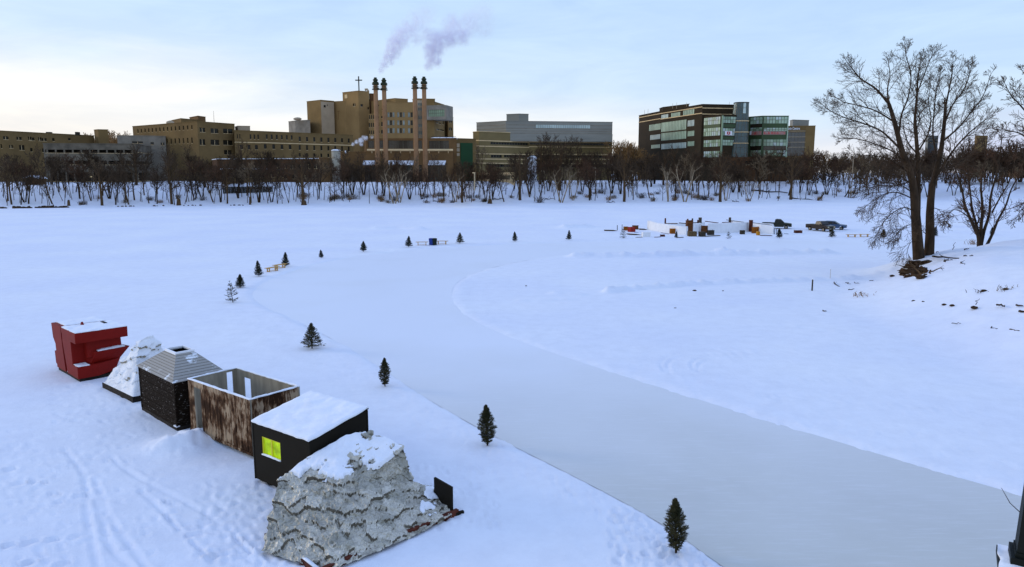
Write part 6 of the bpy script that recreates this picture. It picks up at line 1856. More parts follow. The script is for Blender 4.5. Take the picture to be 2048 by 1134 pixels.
# ------------------------------------------------------------------ cars
M['paint_olive'] = mat('dark_olive_car_paint', (.018, .024, .018), .3, .1, 1, spec=.25)
M['paint_brown'] = mat('dark_brown_car_paint', (.020, .014, .012), .3, .1, 1, spec=.25)
M['paint_blue'] = mat('slate_blue_car_paint', (.045, .095, .24), .3, .1, 1, spec=.3)
def car(name, label, cat, paint, kind):
    t = thing(name, label, cat, (0, 0, 0), 0, 'cars parked on the snow beside the maze')
    w = .96
    mb = MB()
    def arch(cx, r=.44, n=6): return [(cx + r * math.cos(PI - PI * i / n), .42 + r * math.sin(PI - PI * i / n) * .95) for i in range(n + 1)]
    if kind == 'pickup':
        prof = [(-2.75, .48), (-2.15 + .0, .44)] + arch(-1.65) + [(-1.1, .38), (1.15, .38)] + arch(1.75) + [(2.3, .42), (2.72, .45), (2.78, .78), (2.70, 1.06), (1.25, 1.20), (-.42, 1.22), (-.44, 1.18), (-2.75, 1.16)]
        roof = [(-.42, 1.225), (-.30, 1.80), (.05, 1.88), (.70, 1.86), (1.38, 1.225)]
        glass = [[(-.24, 1.28), (-.17, 1.73), (.22, 1.76), (.22, 1.28)], [(.32, 1.28), (.32, 1.76), (.66, 1.75), (1.16, 1.28)]]
    else:
        prof = [(-2.25, .45), (-1.85, .42)] + arch(-1.38, .40) + [(-.9, .34), (.95, .34)] + arch(1.42, .40) + [(2.0, .40), (2.28, .45), (2.34, .70), (2.22, .92), (1.15, 1.05), (-2.05, 1.08), (-2.32, .95)]
        roof = [(-2.05, 1.085), (-1.72, 1.58), (-1.2, 1.68), (.10, 1.66), (1.10, 1.055)]
        glass = [[(-1.85, 1.14), (-1.60, 1.52), (-1.05, 1.58), (-1.05, 1.14)], [(-.97, 1.14), (-.97, 1.59), (-.15, 1.58), (-.15, 1.14)], [(-.07, 1.14), (-.07, 1.57), (.10, 1.55), (.78, 1.14)]]
    mb.prism(prof, -w, w, 'y')
    if kind == 'pickup': pass
    body = mb.build('body', paint, t)
    mb = MB(); n = len(roof)
    ins = [.06, .20, .22, .22, .08] 
    vs = [(p[0], -w + i_, p[1]) for p, i_ in zip(roof, ins)] + [(p[0], w - i_, p[1]) for p, i_ in zip(roof, ins)]
    mb.add(vs, [tuple(range(n - 1, -1, -1)), tuple(range(n, 2 * n))] + [(i, (i + 1) % n, (i + 1) % n + n, i + n) for i in range(n)])
    cab = mb.build('cab', paint, t)
    for s in (-1, 1):
        for g in glass:
            mb = MB(); vs = []
            z0, z1 = roof[0][1], max(p[1] for p in roof)
            for p in g:
                k = (p[1] - z0) / (z1 - z0); vs.append((p[0], s * (w - .06 - .15 * k + .012), p[1]))
            mb.add(vs, [tuple(range(len(g))) if s > 0 else tuple(range(len(g) - 1, -1, -1))])
            mb.build('window', M['glass_dark'], cab)
    a, c = roof[-2], roof[-1]
    def wind(a, c, name):
        mb = MB(); q = []
        for f_, y_ in ((.12, .28), (.9, .2)):
            x = a[0] + (c[0] - a[0]) * f_; z = a[1] + (c[1] - a[1]) * f_; q.append((x, z, y_))
        nx = .02 if c[0] > a[0] else -.02
        mb.add([(q[0][0] + nx, -w + q[0][2], q[0][1] + .012), (q[0][0] + nx, w - q[0][2], q[0][1] + .012), (q[1][0] + nx, w - q[1][2], q[1][1] + .012), (q[1][0] + nx, -w + q[1][2], q[1][1] + .012)], [(0, 3, 2, 1)])
        mb.build(name, M['glass_dark'], cab)
    wind(a, c, 'windscreen'); wind(roof[1], roof[0], 'rear_window')
    ax = (-1.65, 1.75) if kind == 'pickup' else (-1.38, 1.42)
    for x in ax:
        for s in (-1, 1):
            mb = MB(); R_ = .38 if kind == 'pickup' else .34
            mb.tube([(x, s * (w - .24), R_ - .03), (x, s * (w - .2), R_ - .03), (x, s * (w + .0), R_ - .03), (x, s * (w + .03), R_ - .03)], [R_ - .05, R_, R_, R_ - .06], 18)
            wh = mb.build('wheel', M['tyre'], t, False)
            mb = MB(); mb.tube([(x, s * (w + .028), R_ - .03), (x, s * (w + .045), R_ - .03)], [R_ * .6, R_ * .5], 12); mb.build('rim', M['rim'], wh)
    fx, rx, hz = (2.74, -2.75, .86) if kind == 'pickup' else (2.24, -2.3, .80)
    for s in (-1, 1):
        mb = MB(); mb.box(fx - .12, fx + .035, s * .72 - .18, s * .72 + .18, hz - .1, hz + .1); mb.build('headlight', M['lamp_glass'], t)
        mb = MB(); mb.box(rx - .03, rx + .08, s * .84 - .1, s * .84 + .1, .8, 1.08); mb.build('tail_light', M['tail_red'], t)
    mb = MB(); mb.box(fx - .1, fx + .05, -.9, .9, .44, .62); mb.build('bumper', M['rim' if kind == 'pickup' else 'tyre'], t)
    mb = MB(); mb.box(fx - .1, fx + .045, -.5, .5, .66, .94); mb.build('grille', M['metal_dark'], t)
    if kind == 'pickup':
        mb = MB(); mb.box(-2.62, -.55, -.78, .78, 1.165, 1.175); mb.build('bed', M['dark_hole'], t)
        for s in (-1, 1): mb = MB(); mb.box(.98, 1.12, s * (w + .02) - .09 + s * .09, s * (w + .02) + .09 + s * .09, 1.2, 1.38); mb.build('mirror', paint, t)
    return t
c = car('pickup_truck', 'dark olive pickup truck standing behind the right end of the snow maze', 'pickup', M['paint_olive'], 'pickup'); c.location = G(1553, 457, .04); c.rotation_euler = (0, 0, -.36)
c = car('pickup_truck', 'dark brown pickup truck parked left of the blue car', 'pickup', M['paint_brown'], 'pickup'); c.location = G(1640, 461.5, .04); c.rotation_euler = (0, 0, -1.2)
c = car('blue_car', 'slate blue hatchback parked close behind the brown pickup', 'car', M['paint_blue'], 'suv'); c.location = G(1667, 459, .04); c.rotation_euler = (0, 0, -.5)

# ------------------------------------------------------------------ half-built snow maze
M['crate_brown'] = mat('brown_crate_boards', (.13, .055, .022), .8, .4, 2.5, .2, 9, stretch=(.4, .4, 3))
M['crate_orange'] = mat('orange_brown_boards', (.30, .11, .015), .8, .3, 2.5, .2, 9)
M['crate_dark'] = mat('dark_grey_boards', (.055, .05, .045), .8, .4, 2.5, .2, 9)
M['crate_red'] = mat('red_crate', (.30, .03, .025), .7, .2, 2.5)
M['post_rust'] = mat('rusty_post', (.09, .028, .020), .8, .4, 2.5, .2, 9)
M['plank'] = mat('weathered_plank', (.13, .10, .06), .8, .4, 2.0, .2, 9)
M['amber'] = mat('amber_plastic', (.52, .26, .02), .5, .15, 3)
M['bluet'] = mat('blue_tarp', (.03, .08, .5), .6, .2, 3)
M['block_snow'] = mat('packed_snow_blocks', (.80, .80, .795), .7, .05, 1.2, .3, 4, warm=(1, 1, 1))
def wall(label, pts, hs, th=.55):
    """a snow-block wall along picture points with its heights"""
    Q = [G(p[0], p[1], .03) for p in pts]
    t = thing('snow_wall', label, 'snow wall', Q[0], 0, 'white packed-snow walls of the maze')
    mb = MB()
    n = len(Q)
    for i in range(n - 1):
        a = Q[i] - Q[0]; c = Q[i + 1] - Q[0]
        d = (c - a).normalized(); nn = V(-d.y, d.x, 0) * th
        k = 7
        fr = []
        for j in range(k + 1):
            f = j / k; h = hs[i] + (hs[i + 1] - hs[i]) * f + .05 * noise.noise(V(i * 3 + f * 4, 1, 2))
            b_ = a.lerp(c, f); wob = d.cross(V(0, 0, 1)) * .04 * noise.noise(V(i * 7 + f * 9, 4, 2))
            fr.append([b_ + wob, b_ + nn + wob, b_ + nn * .9 + V(0, 0, h + .05), b_ + nn * .1 + V(0, 0, h)])
        for j in range(k):
            A_, B_ = fr[j], fr[j + 1]
            mb.add(A_ + B_, [(3, 0, 4, 7), (1, 2, 6, 5), (2, 3, 7, 6)])
        mb.add(fr[0], [(0, 3, 2, 1)]); mb.add(fr[-1], [(0, 1, 2, 3)])
    mb.build('body', M['block_snow'], t)
    return t
wall('tall curved snow wall at the left end of the maze', [(1294, 459), (1312, 462.5), (1332, 465.5), (1358, 468.5), (1372, 469.5)], [1.75, 1.55, 1.5, 1.45, 1.4], .6)
wall('short snow wall between the brown tower and the leaning boards', [(1382, 468), (1394, 466.5), (1404, 465)], [1.75, 1.7, 1.7])
wall('broad snow wall along the middle of the maze', [(1416, 466.5), (1434, 466.5), (1458, 466), (1482, 464.8), (1497, 463)], [1.75, 1.8, 1.8, 1.75, 1.7])
wall('snow wall right of the orange panel, ending the maze', [(1505, 464.5), (1520, 467), (1545.5, 468.5)], [1.55, 1.6, 1.45])
wall('rear snow wall showing just over the front ones', [(1332, 457), (1370, 457.5), (1410, 456)], [1.1, 1.1, 1.15])
wall('far rear snow wall under the slanting plank at right', [(1460, 456), (1500, 459.5), (1543, 463)], [1.5, 1.4, 1.35])
BOXN = []
def crate(name, label, px, py, w, d, h, m, rz=0, slat=True, z=.02, tilt=0, cat='crate'):
    """a boarded box w x d x h: slats over a dark core with corner posts"""
    p = G(px, py, .03); p.z += z
    t = thing(name, label, cat, p, rz, 'boards and crates left around the maze')
    t.rotation_euler = (0, tilt, rz)
    mb = MB(); n = max(3, int(h / .22))
    for i in range(n):
        za = h * i / n; zb = h * (i + .88) / n
        mb.box(-w / 2, w / 2, -d / 2, -d / 2 + .03, za, zb); mb.box(-w / 2, w / 2, d / 2 - .03, d / 2, za, zb)
        mb.box(w / 2 - .03, w / 2, -d / 2 + .031, d / 2 - .031, za, zb); mb.box(-w / 2, -w / 2 + .03, -d / 2 + .031, d / 2 - .031, za, zb)
    mb.box(-w / 2 + .035, w / 2 - .035, -d / 2 + .035, d / 2 - .035, .01, h * .97)
    mb.build('side_boards', M[m], t)
    for sx in (-1, 1):
        for sy in (-1, 1):
            mb = MB(); x = sx * (w / 2 + .006); y = sy * (d / 2 + .006); mb.box(x - .035, x + .035, y - .035, y + .035, -.02, h + .02); mb.build('corner_post', M[m], t)
    return t
def post(label, px, py, top, r_, m, lean=0, name='post', z=0):
    p = G(px, py, .03); h = (py - top) / F * p.y / cth + z
    t = thing(name, label, 'post', p, 0, 'posts standing around the maze')
    mb = MB(); mb.tube([(0, 0, -.1), (lean * .5, 0, h * .5), (lean, 0, h)], [r_, r_ * .96, r_ * .94], 10); mb.build('shaft', M[m], t)
    mb = MB(); mb.tube([(lean, 0, h - .002), (lean, 0, h + .06)], [r_ * 1.08, r_ * 1.08], 10); mb.build('cap', M['snowcap'], t)
    return t
def plank(label, a, c, w=.2, th=.05, m='plank', za=.05, zc=.05, name='plank', n=2):
    A_ = G(*a, .03); C_ = G(*c, .03); A_.z += za; C_.z += zc
    mb = MB(); d = C_ - A_
    s_ = d.cross(V(0, 0, 1)).normalized()
    for k in range(n): mb.bar(s_ * (k * w * .8) + V(0, 0, .055 * k), d * (1 - .08 * k) + s_ * (k * w * .8 + .05) + V(0, 0, .055 * k), w, th)
    o = mb.build(name, M[m], None, org=(0, 0, 0)); o.location = A_
    return tag(o, label, 'plank', 'planks lying about the maze')
crate('crate', 'dark brown boarded tower between two posts in the maze middle', 1378, 468.5, 1.0, .8, 2.5, 'crate_brown', .1, cat='tower')
post('thin rusty post standing on the left wall of the maze, alone', 1330, 461, 436.5, .16, 'post_rust')
post('left one of two posts flanking the brown boarded tower', 1374.5, 464, 438, .16, 'post_rust')
post('right one of two posts flanking the brown boarded tower', 1384, 463, 437, .15, 'crate_dark')
post('stubby rusty post just left of the dark olive drum stack', 1395, 462, 440, .15, 'post_rust')
post('dark olive stack of drums standing behind the middle wall', 1399.5, 458, 435, .34, 'crate_dark')
post('dark olive post standing behind the broad middle wall', 1459, 458, 435, .24, 'crate_dark')
post('thick dark red post rising beside the orange panel', 1501, 463.5, 440, .38, 'post_rust')
crate('crate', 'orange-brown square crate against the left snow wall', 1345.5, 467.5, .95, .5, .95, 'crate_orange', .25)
crate('board_panel', 'brown boarded panel propped between the middle walls', 1411, 466, 1.5, .4, 1.35, 'crate_brown', .05, cat='panel')
crate('board_panel', 'orange-brown panel standing right of the thick dark red post', 1510, 466.5, 1.1, .4, 1.15, 'crate_orange', .3, cat='panel')
crate('crate', 'grey-brown crate with pale slats in front of the brown tower', 1384, 472.5, 1.3, .9, .85, 'plank', .1)
crate('crate', 'dark greenish box in front of the boarded panel', 1404, 473, .9, .7, .85, 'crate_dark', .35)
crate('crate', 'dark grey box leaning right of the boarded panel', 1421, 469.8, 1.0, .6, .85, 'crate_dark', .2)
crate('crate', 'small dark crate before the middle of the broad wall', 1484.5, 468.5, .68, .5, .72, 'crate_dark', .15)
crate('crate', 'pale slatted crate with black gaps in the left foreground of the maze', 1292, 474, 1.25, .9, .85, 'white_sheet', .1)
crate('crate', 'red crate among boards at the left end of the maze', 1263, 464, 1.05, .8, .95, 'crate_red', .5)
crate('crate', 'small amber-brown crate behind the left boards', 1251, 461, .6, .5, .75, 'crate_orange', .1)
crate('crate', 'dark brown crate behind the red crate', 1270.5, 458.5, 1.1, .8, .75, 'crate_brown', -.2)
crate('crate', 'low dark red crate lying apart on the snow below the pickups', 1596, 466, 1.15, .8, .48, 'post_rust', 0)
crate('crate', 'low red-brown crate on the snow right of the pale slatted crate', 1325, 473.5, .62, .5, .36, 'post_rust', .1)
t = thing('drum', 'amber plastic drum at the foot of the orange-brown panel', 'drum', G(1516, 470.5, .03))
mb = MB(); mb.lathe([(.30, 0), (.33, .05), (.35, .25), (.33, .45), (.34, .6)], n=14); mb.build('body', M['amber'], t, True)
mb = MB(); mb.lathe([(.35, .6), (.35, .66), (.05, .68)], n=14); mb.build('lid', M['amber'], t)
plank('pile of weathered boards at the maze far left', (1209, 461.5), (1234, 462), .3, .07, n=4)
plank('boards lying under the red crate', (1257, 469), (1283, 470.5), .3, .07, n=4)
plank('thin blue sheet lying right of the red crate', (1268, 465.5), (1277, 465.5), .2, .05, 'bluet', n=1)
plank('short stack of boards left of the curved wall', (1279, 459), (1294, 459.5), .3, .07, n=4)
plank('plank lying left of the pale slatted crate', (1271, 475.5), (1284, 475), .25, .06, n=2)
plank('short brown plank pair left of the low red-brown crate', (1308, 475.3), (1320, 474.6), .22, .06, 'post_rust', n=2)
plank('narrow plank lying before the curved wall', (1322, 466), (1338, 468.5), .2, .05, n=1)
plank('narrow plank lying right of the small blackish spruce', (1354, 475.8), (1366, 475.2), .2, .06, n=2)
plank('plank lying from the greenish box to the spruce', (1409, 473), (1440, 471.5), .25, .06, n=2)
plank('dark plank along the foot of the last wall', (1520, 471.2), (1545, 472), .2, .06, 'post_rust', n=2)
plank('short dark plank on the snow below the olive pickup', (1568, 468), (1577, 468.3), .2, .06, 'crate_dark', n=1)
plank('dark beam resting on top of the left snow wall', (1331, 463.5), (1354, 463), .18, .14, 'crate_brown', 1.52, 1.5, 'beam', 1)
plank('dark beam across the wall top left of the tower', (1358, 461.5), (1374, 464), .18, .14, 'crate_dark', 1.5, 1.55, 'beam', 1)
plank('dark beam on the wall top right of the tower', (1384, 464), (1400, 463), .18, .14, 'crate_dark', 1.72, 1.72, 'beam', 1)
plank('red-brown board tipped up on the rear wall', (1410, 459), (1436, 461), .3, .12, 'post_rust', 1.6, 1.45, 'beam', 1)
plank('long dark pole slanting over the broad wall', (1452, 456), (1496, 462), .12, .10, 'crate_dark', 1.62, 1.55, 'beam', 1)
plank('long dark pole slanting on the last wall', (1504, 463), (1544, 467), .12, .10, 'crate_dark', 1.65, 1.52, 'beam', 1)
plank('dark red beam lying on the broad wall top', (1444, 465), (1463, 463), .2, .12, 'post_rust', 1.84, 1.82, 'beam', 1)
post('thin dark stake at the left end of the maze', 1234.5, 460.5, 450.5, .07, 'crate_dark')
post('thin dark stake just behind the ragged spruce at the maze', 1244, 463, 449, .06, 'crate_dark')
t = thing('trestle', 'thin dark trestle at the right end of the last wall', 'trestle', G(1549, 468.5, .03))
for x in (0, .32):
    mb = MB(); mb.box(x - .04, x + .04, -.04, .04, -.05, .95); mb.build('leg', M['crate_dark'], t)
mb = MB(); mb.box(-.1, .9, -.05, .05, .951, 1.02); mb.build('top_bar', M['crate_dark'], t)

# ------------------------------------------------------------------ things on the near bank
M['soil'] = mat('frozen_brown_soil', (.050, .030, .018), .95, .5, 2.5, .6, 6)
t = thing('root_mass', 'dark brown soil and broken roots bared in the bank below the twin trunk', 'roots', onland(1825, 556))
o_ = Vector(t.location)
r_ = random.Random(4)
for px, py, rx, rz_ in ((1812, 550, .75, .32), (1822, 548, .7, .35), (1836, 551, .8, .36), (1830, 541, .65, .45), (1846, 548, .5, .34), (1848, 541, .42, .3), (1818, 555, .6, .22), (1843, 557, .6, .25), (1806, 545, .35, .3), (1826, 544, .4, .3), (1852, 544, .3, .25), (1814, 546, .35, .3), (1840, 546, .4, .3)):
    mb = MB(); c = onland(px, py) - o_; mb.lump((c.x, c.y + .1, c.z + rz_ * .4), rx * .72, .42, rz_ * .8, px, .75, 0, 3); mb.build('soil', M['soil'], t)
for k in range(14):
    mb = MB()
    px = r_.uniform(1800, 1858); py = r_.uniform(536, 558); c = onland(px, py) - o_
    q = [c + V(0, -.3, .25)]
    d_ = V(r_.uniform(-1, 1), r_.uniform(-.6, .1), r_.uniform(-.2, .3))
    for j in range(4): d_ = (d_ + V(r_.gauss(0, .4), r_.gauss(0, .2), r_.gauss(0, .3))).normalized(); q.append(q[-1] + d_ * .35)
    mb.tube(q, [.07, .06, .05, .035, .02], 5)
    mb.build('root', M['bark'], t)
t = thing('root_mat', 'brown turf and grass bared around the feet of the twin trunk', 'turf', onland(1843, 521))
o_ = Vector(t.location); mb = MB()
for px, py, rx in ((1830, 524, .7), (1838, 526, .8), (1846, 526, .7), (1822, 530, .45), (1815, 535, .4), (1855, 523, .6), (1808, 541, .35)):
    c = onland(px, py) - o_; mb.lump((c.x, c.y, c.z - .02), rx, .45, .17, px, .5, 0, 3)
mb.build('turf', M['soil'], t)
STK = [((1866, 515), (1918, 518), .13, 'long dark fallen log right of the twin trunk'), ((1888, 522), (1906, 522), .09, 'short greenish log below the long fallen log'), ((1889, 524), (1893, 526), .07, 'stub at the end of the short greenish log'),
       ((1921, 526), (1928, 529), .07, 'small stick lying up the slope right of the logs'), ((1872, 506), (1878, 505), .06, 'twig on the bank crest behind the fallen log'), ((1906, 501), (1908, 497), .05, 'stick standing up on the crest between the trees'),
       ((1928, 500), (1936, 499), .09, 'dark stick lying left of the many-stemmed tree'), ((1928, 513), (1934, 513), .08, 'left one of two dark chunks right of the long log'), ((1940, 513), (1945, 513), .08, 'right one of two dark chunks right of the long log'),
       ((1876, 534), (1886, 541), .04, 'curved thin twig right of the bared roots'), ((1667, 566), (1679, 574), .07, 'slanting dark stick on the snow right of the stake'), ((1692, 567), (1700, 569), .05, 'first of three small twigs right of the slanting stick'),
       ((1708, 567), (1718, 568), .045, 'second of three small twigs right of the slanting stick'), ((1738, 562), (1746, 562), .05, 'twig lying nearest the bared roots on the flat snow'), ((1697, 581), (1708, 579), .06, 'dark twig lying below the three small twigs'),
       ((1721, 586), (1723, 588), .06, 'stub of wood at the left of the low weeds'), ((1996, 612), (2012, 616), .09, 'dark driftwood on the right slope, uppermost of three'), ((2030, 613), (2046, 615), .09, 'dark driftwood touching the right edge, middle of three'), ((2036, 624), (2050, 627), .12, 'thick dark driftwood touching the right edge, lowest of three'),
       ((1951, 613), (1962, 606), .04, 'thin twig slanting up from the snow mid-slope'), ((1981, 658), (1997, 660), .05, 'thin branch lying low on the right slope, left one'), ((2020, 660), (2038, 664), .06, 'thin branch lying low on the right slope, right one'), ((1905, 648), (1922, 650), .04, 'faint twig low on the slope below the stones'),
       ((1645, 622), (1652, 624), .07, 'dark chunk lying alone on the lower flat snow')]
r_ = random.Random(9)
for a, c, rad, lab in STK:
    A_ = onland(*a); C_ = onland(*c)
    d_ = C_ - A_; n_ = 5; rad *= .75
    if 'standing' in lab: d_ = V(.1, .1, .8)
    if 'slanting up' in lab: d_ = V(d_.x * .6, .2, .5)
    mb = MB(); pts = [d_ * (i / n_) + V(0, 0, rad * .5) + V(r_.gauss(0, .05), r_.gauss(0, .05), abs(r_.gauss(0, .05))) for i in range(n_ + 1)]
    mb.tube(pts, [rad * (1 - .5 * i / n_) for i in range(n_ + 1)], 7)
    if d_.length > 1: mb.tube([pts[2], pts[2] + V(r_.gauss(0, .2), -.1, .25)], [rad * .5, rad * .25], 5)
    o = mb.build('fallen_stick', M['bark_dark'], None, True); o.location = A_
    tag(o, lab, 'stick', 'sticks lying on the near bank')
def tuft(label, px, py, n, h, m, w=.5, stone=True):
    p = onland(px, py); t = thing('weed_clump', label, 'weeds', p, 0, 'weeds poking out of the near bank snow'); mb = MB()
    for k in range(n):
        q = V(r_.gauss(0, w), r_.gauss(0, w * .5), -.05); d_ = V(r_.gauss(0, .5), r_.gauss(0, .3), 1).normalized() * h * r_.uniform(.5, 1)
        mb.tube([q, q + d_ * .6, q + d_ + V(r_.gauss(0, .1), 0, -.03)], [.022, .018, .01], 4)
    mb.build('stalks', M[m], t)
    if stone:
        mb = MB(); mb.lump((0, 0, .05), .26, .2, .13, px, .5); mb.build('clod', M['soil'], t)
tuft('weed clump with pale stalk at the upper right slope, rightmost', 2012, 581, 16, .6, 'twig_grey')
tuft('weed clump left of the pale-stalked one on the slope', 1968, 584, 12, .4, 'twig')
tuft('straw-coloured weeds on the flat snow at the bank foot', 1726, 592, 26, .5, 'twig_gold', .7, False)
tuft('spiky dry grass at the foot of the many-stemmed tree', 1944, 488, 34, 1.0, 'twig_gold', .6, False)
for px, py, s_, lab in ((1828, 604, .22, 'leftmost dark stone in the row across the slope'), (1848, 605, .20, 'second dark stone in the row across the slope'), (1888, 611, .2, 'third dark stone in the row across the slope'), (1904, 612, .2, 'fourth dark stone in the row across the slope'), (1948, 617, .26, 'fifth and largest dark stone in the row, under the slanting twig'),
                        (1389, 582, .2, 'small dark lump alone in the middle of the enclosed snow'), (1446, 582, .1, 'tiny dark lump right of the small dark lump'), (1350, 617, .12, 'tiny dark lump at the lower edge of the smooth snow'), (1052, 572, .1, 'tiny dark speck near the inner bend of the rink'), (1784, 553, .3, 'dark stone at the left tip of the bank')):
    p = onland(px, py); mb = MB(); s_ *= .7; mb.lump((0, 0, s_ * .25), s_ * 1.3, s_, s_ * .6, px, .35)
    o = mb.build('stone', M['soil'], None); o.location = p; tag(o, lab, 'stone', 'dark stones and lumps showing through the snow')
t = post('dark slim stake standing on the flat snow near the bank', 1624, 582, 558.5, .07, 'crate_dark', name='stake'); t['group'] = 'stakes near the bank'
p = G(1660, 560, .03); mb = MB(); mb.tube([(0, 0, -.1), (0, 0, 1.15)], [.02, .018], 6); o = mb.build('stake', M['grey_panel'], None); o.location = p; tag(o, 'thin pale stake right of the dark stake', 'post', 'stakes near the bank')

# ------------------------------------------------------------------ rocks and fallen timber at the far shore
r_ = random.Random(12)
rk = []
for a, c, n, py in ((28, 62, 16, 410), (70, 112, 17, 409.5), (118, 152, 9, 409), (0, 14, 4, 410.5), (235, 268, 7, 412), (300, 330, 5, 412), (360, 420, 7, 411), (440, 490, 6, 412)):
    for k in range(n): rk.append((r_.uniform(a, c), py + r_.uniform(-2, 1.5)))
proto = None
for i, (px, py) in enumerate(rk):
    p = G(px, py, .1); Y = float(shore(p.x)) + (413 - py) * .5 + .4; p = V(p.x * Y / p.y, Y, 0); p.z = gz(p.x, Y) + .12
    if proto is None:
        mb = MB(); mb.lump((0, 0, 0), .75, .5, .36, 3, .45); proto = mb.build('rock', M['soil'], None); o = proto
    else: o = proto.copy(); COL.objects.link(o)
    o.location = p; s_ = r_.uniform(.6, 1.5) if i < 46 else r_.uniform(.3, .7); o.scale = (s_, s_, s_ * r_.uniform(.7, 1.2)); o.rotation_euler = (0, 0, r_.uniform(0, 6))
    far_l = px < 160
    tag(o, 'dark rock bared in the snow along the far left shoreline' if far_l else 'small dark rock poking from the snow along the far shoreline below the trees', 'rock', 'dark rocks at the far left shoreline' if far_l else 'small rocks along the far shoreline')
LG = [((1500, 383), (1575, 392), .3, 'long dark fallen trunk sloping down the far bank before the glass wing', 1), ((1575, 396), (1625, 405), .26, 'fallen dark trunk at the waterline below the long sloping one', 0), ((1632, 401), (1648, 388), .4, 'broken dark stump leaning right on the far bank', 0), ((1684, 398), (1702, 372), .28, 'bent dark trunk leaning right over the far bank', 1.5),
      ((985, 401), (1008, 397), .2, 'fallen branch by a stump below the banded office', .2), ((1212, 404), (1230, 404), .16, 'small log at the far waterline before the gap', 0), ((1088, 402), (1108, 397), .14, 'thin fallen branch at the waterline left of the thick trunk', .2), ((868, 403), (885, 404), .16, 'small log at the far waterline before the chimneys', 0), ((1462, 402), (1478, 408), .16, 'thin broken branch at the waterline before the glass block', 0)]
for a, c, rad, lab, up in LG:
    x0 = (a[0] - CX) / F; x1 = (c[0] - CX) / F
    Y0 = 260.0
    for _ in range(6): Y0 = float(shore(x0 * Y0)) + max(.5, (412 - a[1]) * 1.0 - (0 if a[0] < 1200 else 6))
    A_ = V(x0 * Y0, Y0, gz(x0 * Y0, Y0) + .1); C_ = P(c[0], c[1], Y0 + (1.5 if c[1] < a[1] else -1.5))
    C_.z = max(C_.z, gz(C_.x, C_.y) + .1)
    d_ = C_ - A_; mb = MB(); n_ = 6
    pts = [d_ * (i / n_) + V(0, 0, .15 * math.sin(i * 1.7)) for i in range(n_ + 1)]
    mb.tube(pts, [rad * (1 - .45 * i / n_) for i in range(n_ + 1)], 7)
    for k in (2, 3, 4): mb.tube([pts[k], pts[k] + V(r_.gauss(0, .6), 0, r_.uniform(.4, 1.2))], [rad * .35, .03], 4)
    o = mb.build('fallen_log', M['bark_dark'], None, True); o.location = A_; tag(o, lab, 'log', 'fallen timber on the far bank')
for px, off, rad, h, lab in ((142, 5, .45, 1.9, 'short brown stump on the far bank before the garage'), (361, 3, .7, 2.2, 'thick brown stump at the far waterline before the hospital wing'), (503, 4, .35, 2.6, 'thin broken stump at the far waterline before the long wing'), (610, 2.5, .9, 1.6, 'broad stump flare at the foot of the thick trunk before the long wing'), (980, 3, .8, 1.7, 'snow-dusted broad stump before the banded office')):
    Y0 = 240.0
    for _ in range(5): Y0 = float(shore((px - CX) / F * Y0)) + off
    X0 = (px - CX) / F * Y0
    mb = MB(); mb.tube([(0, 0, -.3), (0, 0, .3), (.05, 0, h * .8), (.1, 0, h)], [rad * 1.3, rad, rad * .8, rad * .55], 9); o = mb.build('stump', M['bark'], None, True); o.location = (X0, Y0, gz(X0, Y0)); tag(o, lab, 'stump', 'stumps on the far bank')
def lamp(px, top, lab):
    Y0 = 285.0; X0 = (px - CX) / F * Y0; z_ = gz(X0, Y0)
    t = thing('street_lamp', lab, 'street lamp', V(X0, Y0, z_), 0, 'slim street lamps on the far bank'); h = lvl(top, Y0) - z_
    mb = MB(); mb.tube([(0, 0, 0), (0, 0, h)], [.13, .08], 7); mb.build('pole', M['grey_panel'], t)
    mb = MB(); mb.box(-1.3, .1, -.15, .15, h - .1, h + .08); mb.build('lamp_head', M['grey_panel'], t)
lamp(1189, 336, 'pale street lamp on the far bank before the banded office'); lamp(1263, 342, 'pale street lamp on the far bank before the gap'); lamp(1697, 303, 'tall pale street lamp on the far bank at right'); lamp(1088, 342, 'pale street lamp beside the thick trunk before the office')

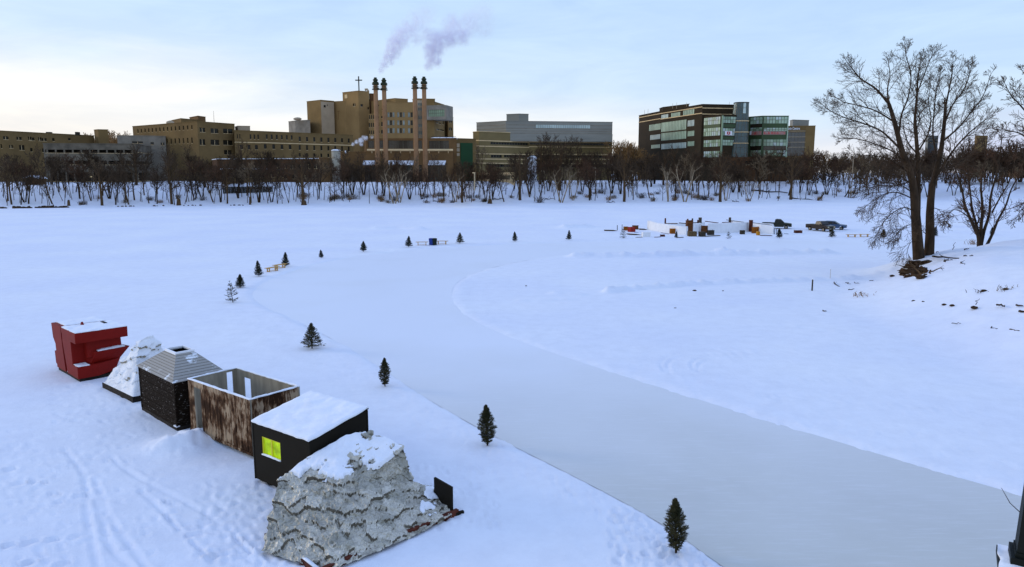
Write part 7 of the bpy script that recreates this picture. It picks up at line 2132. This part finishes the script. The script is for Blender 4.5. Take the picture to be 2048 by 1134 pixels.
# ------------------------------------------------------------------ dark post on its plinth by the camera
M['green_black'] = mat('blackish_green_paint', (.006, .010, .011), .6, .2, 2, .1, 12, spec=.15)
Yp = 12.0
pc = P(2068, 1080, Yp); t = thing('lamp_post', 'blackish-green square post on a snow-capped plinth at the bottom right corner', 'lamp post', V(pc.x, pc.y, 0), -.55)
zb = P(2040, 1096, Yp - .4).z - .50
mb = MB(); mb.box(-.44, .44, -.44, .44, -.2, zb - .16); mb.box(-.50, .50, -.50, .50, zb - .159, zb - .03); mb.box(-.40, .40, -.45, -.441, .3, zb - .4); mb.build('plinth', M['green_black'], t)
mb = snow_sheet(-.49, .49, -.49, .49, lambda x, y: zb - .03, .05, 24, 71); mb.build('snow_cap', M['snowcap'], t, True)
mb = MB(); mb.box(-.33, .33, -.33, .33, zb - .028, zb + .16); mb.box(-.27, .27, -.27, .27, zb + .161, zb + .24); mb.build('collar', M['green_black'], t)
mb = MB(); w0, w1 = .25, .13; h1 = zb + 4.4
mb.add([(-w0, -w0, zb + .2), (w0, -w0, zb + .2), (w0, w0, zb + .2), (-w0, w0, zb + .2), (-w1, -w1, h1), (w1, -w1, h1), (w1, w1, h1), (-w1, w1, h1)], [(0, 3, 2, 1), (4, 5, 6, 7), (0, 1, 5, 4), (1, 2, 6, 5), (2, 3, 7, 6), (3, 0, 4, 7)])
mb.build('shaft', M['green_black'], t)
mb = MB(); mb.lathe([(.1, h1), (.3, h1 + .1), (.3, h1 + .5), (.1, h1 + .65), (.02, h1 + .9)], n=10); mb.build('lantern', M['green_black'], t)
t = thing('sapling', 'thin bare sapling twig curving out from behind the dark post', 'sapling', V(pc.x + .25, pc.y + .75, 0))
o_ = Vector(t.location); mb = MB()
tipz = P(2003, 976, Yp + .7); e1 = P(2020, 1006, Yp + .7); e2 = P(2046, 1030, Yp + .7); e3 = P(2072, 1060, Yp + .72)
mb.tube([V(0, 0, -.2), V(.02, 0, 1.5), V(0, 0, 3.2), e3 - o_, e2 - o_, e1 - o_, tipz - o_], [.03, .026, .02, .013, .010, .007, .004], 6); mb.build('stem', M['bark_dark'], t, True)
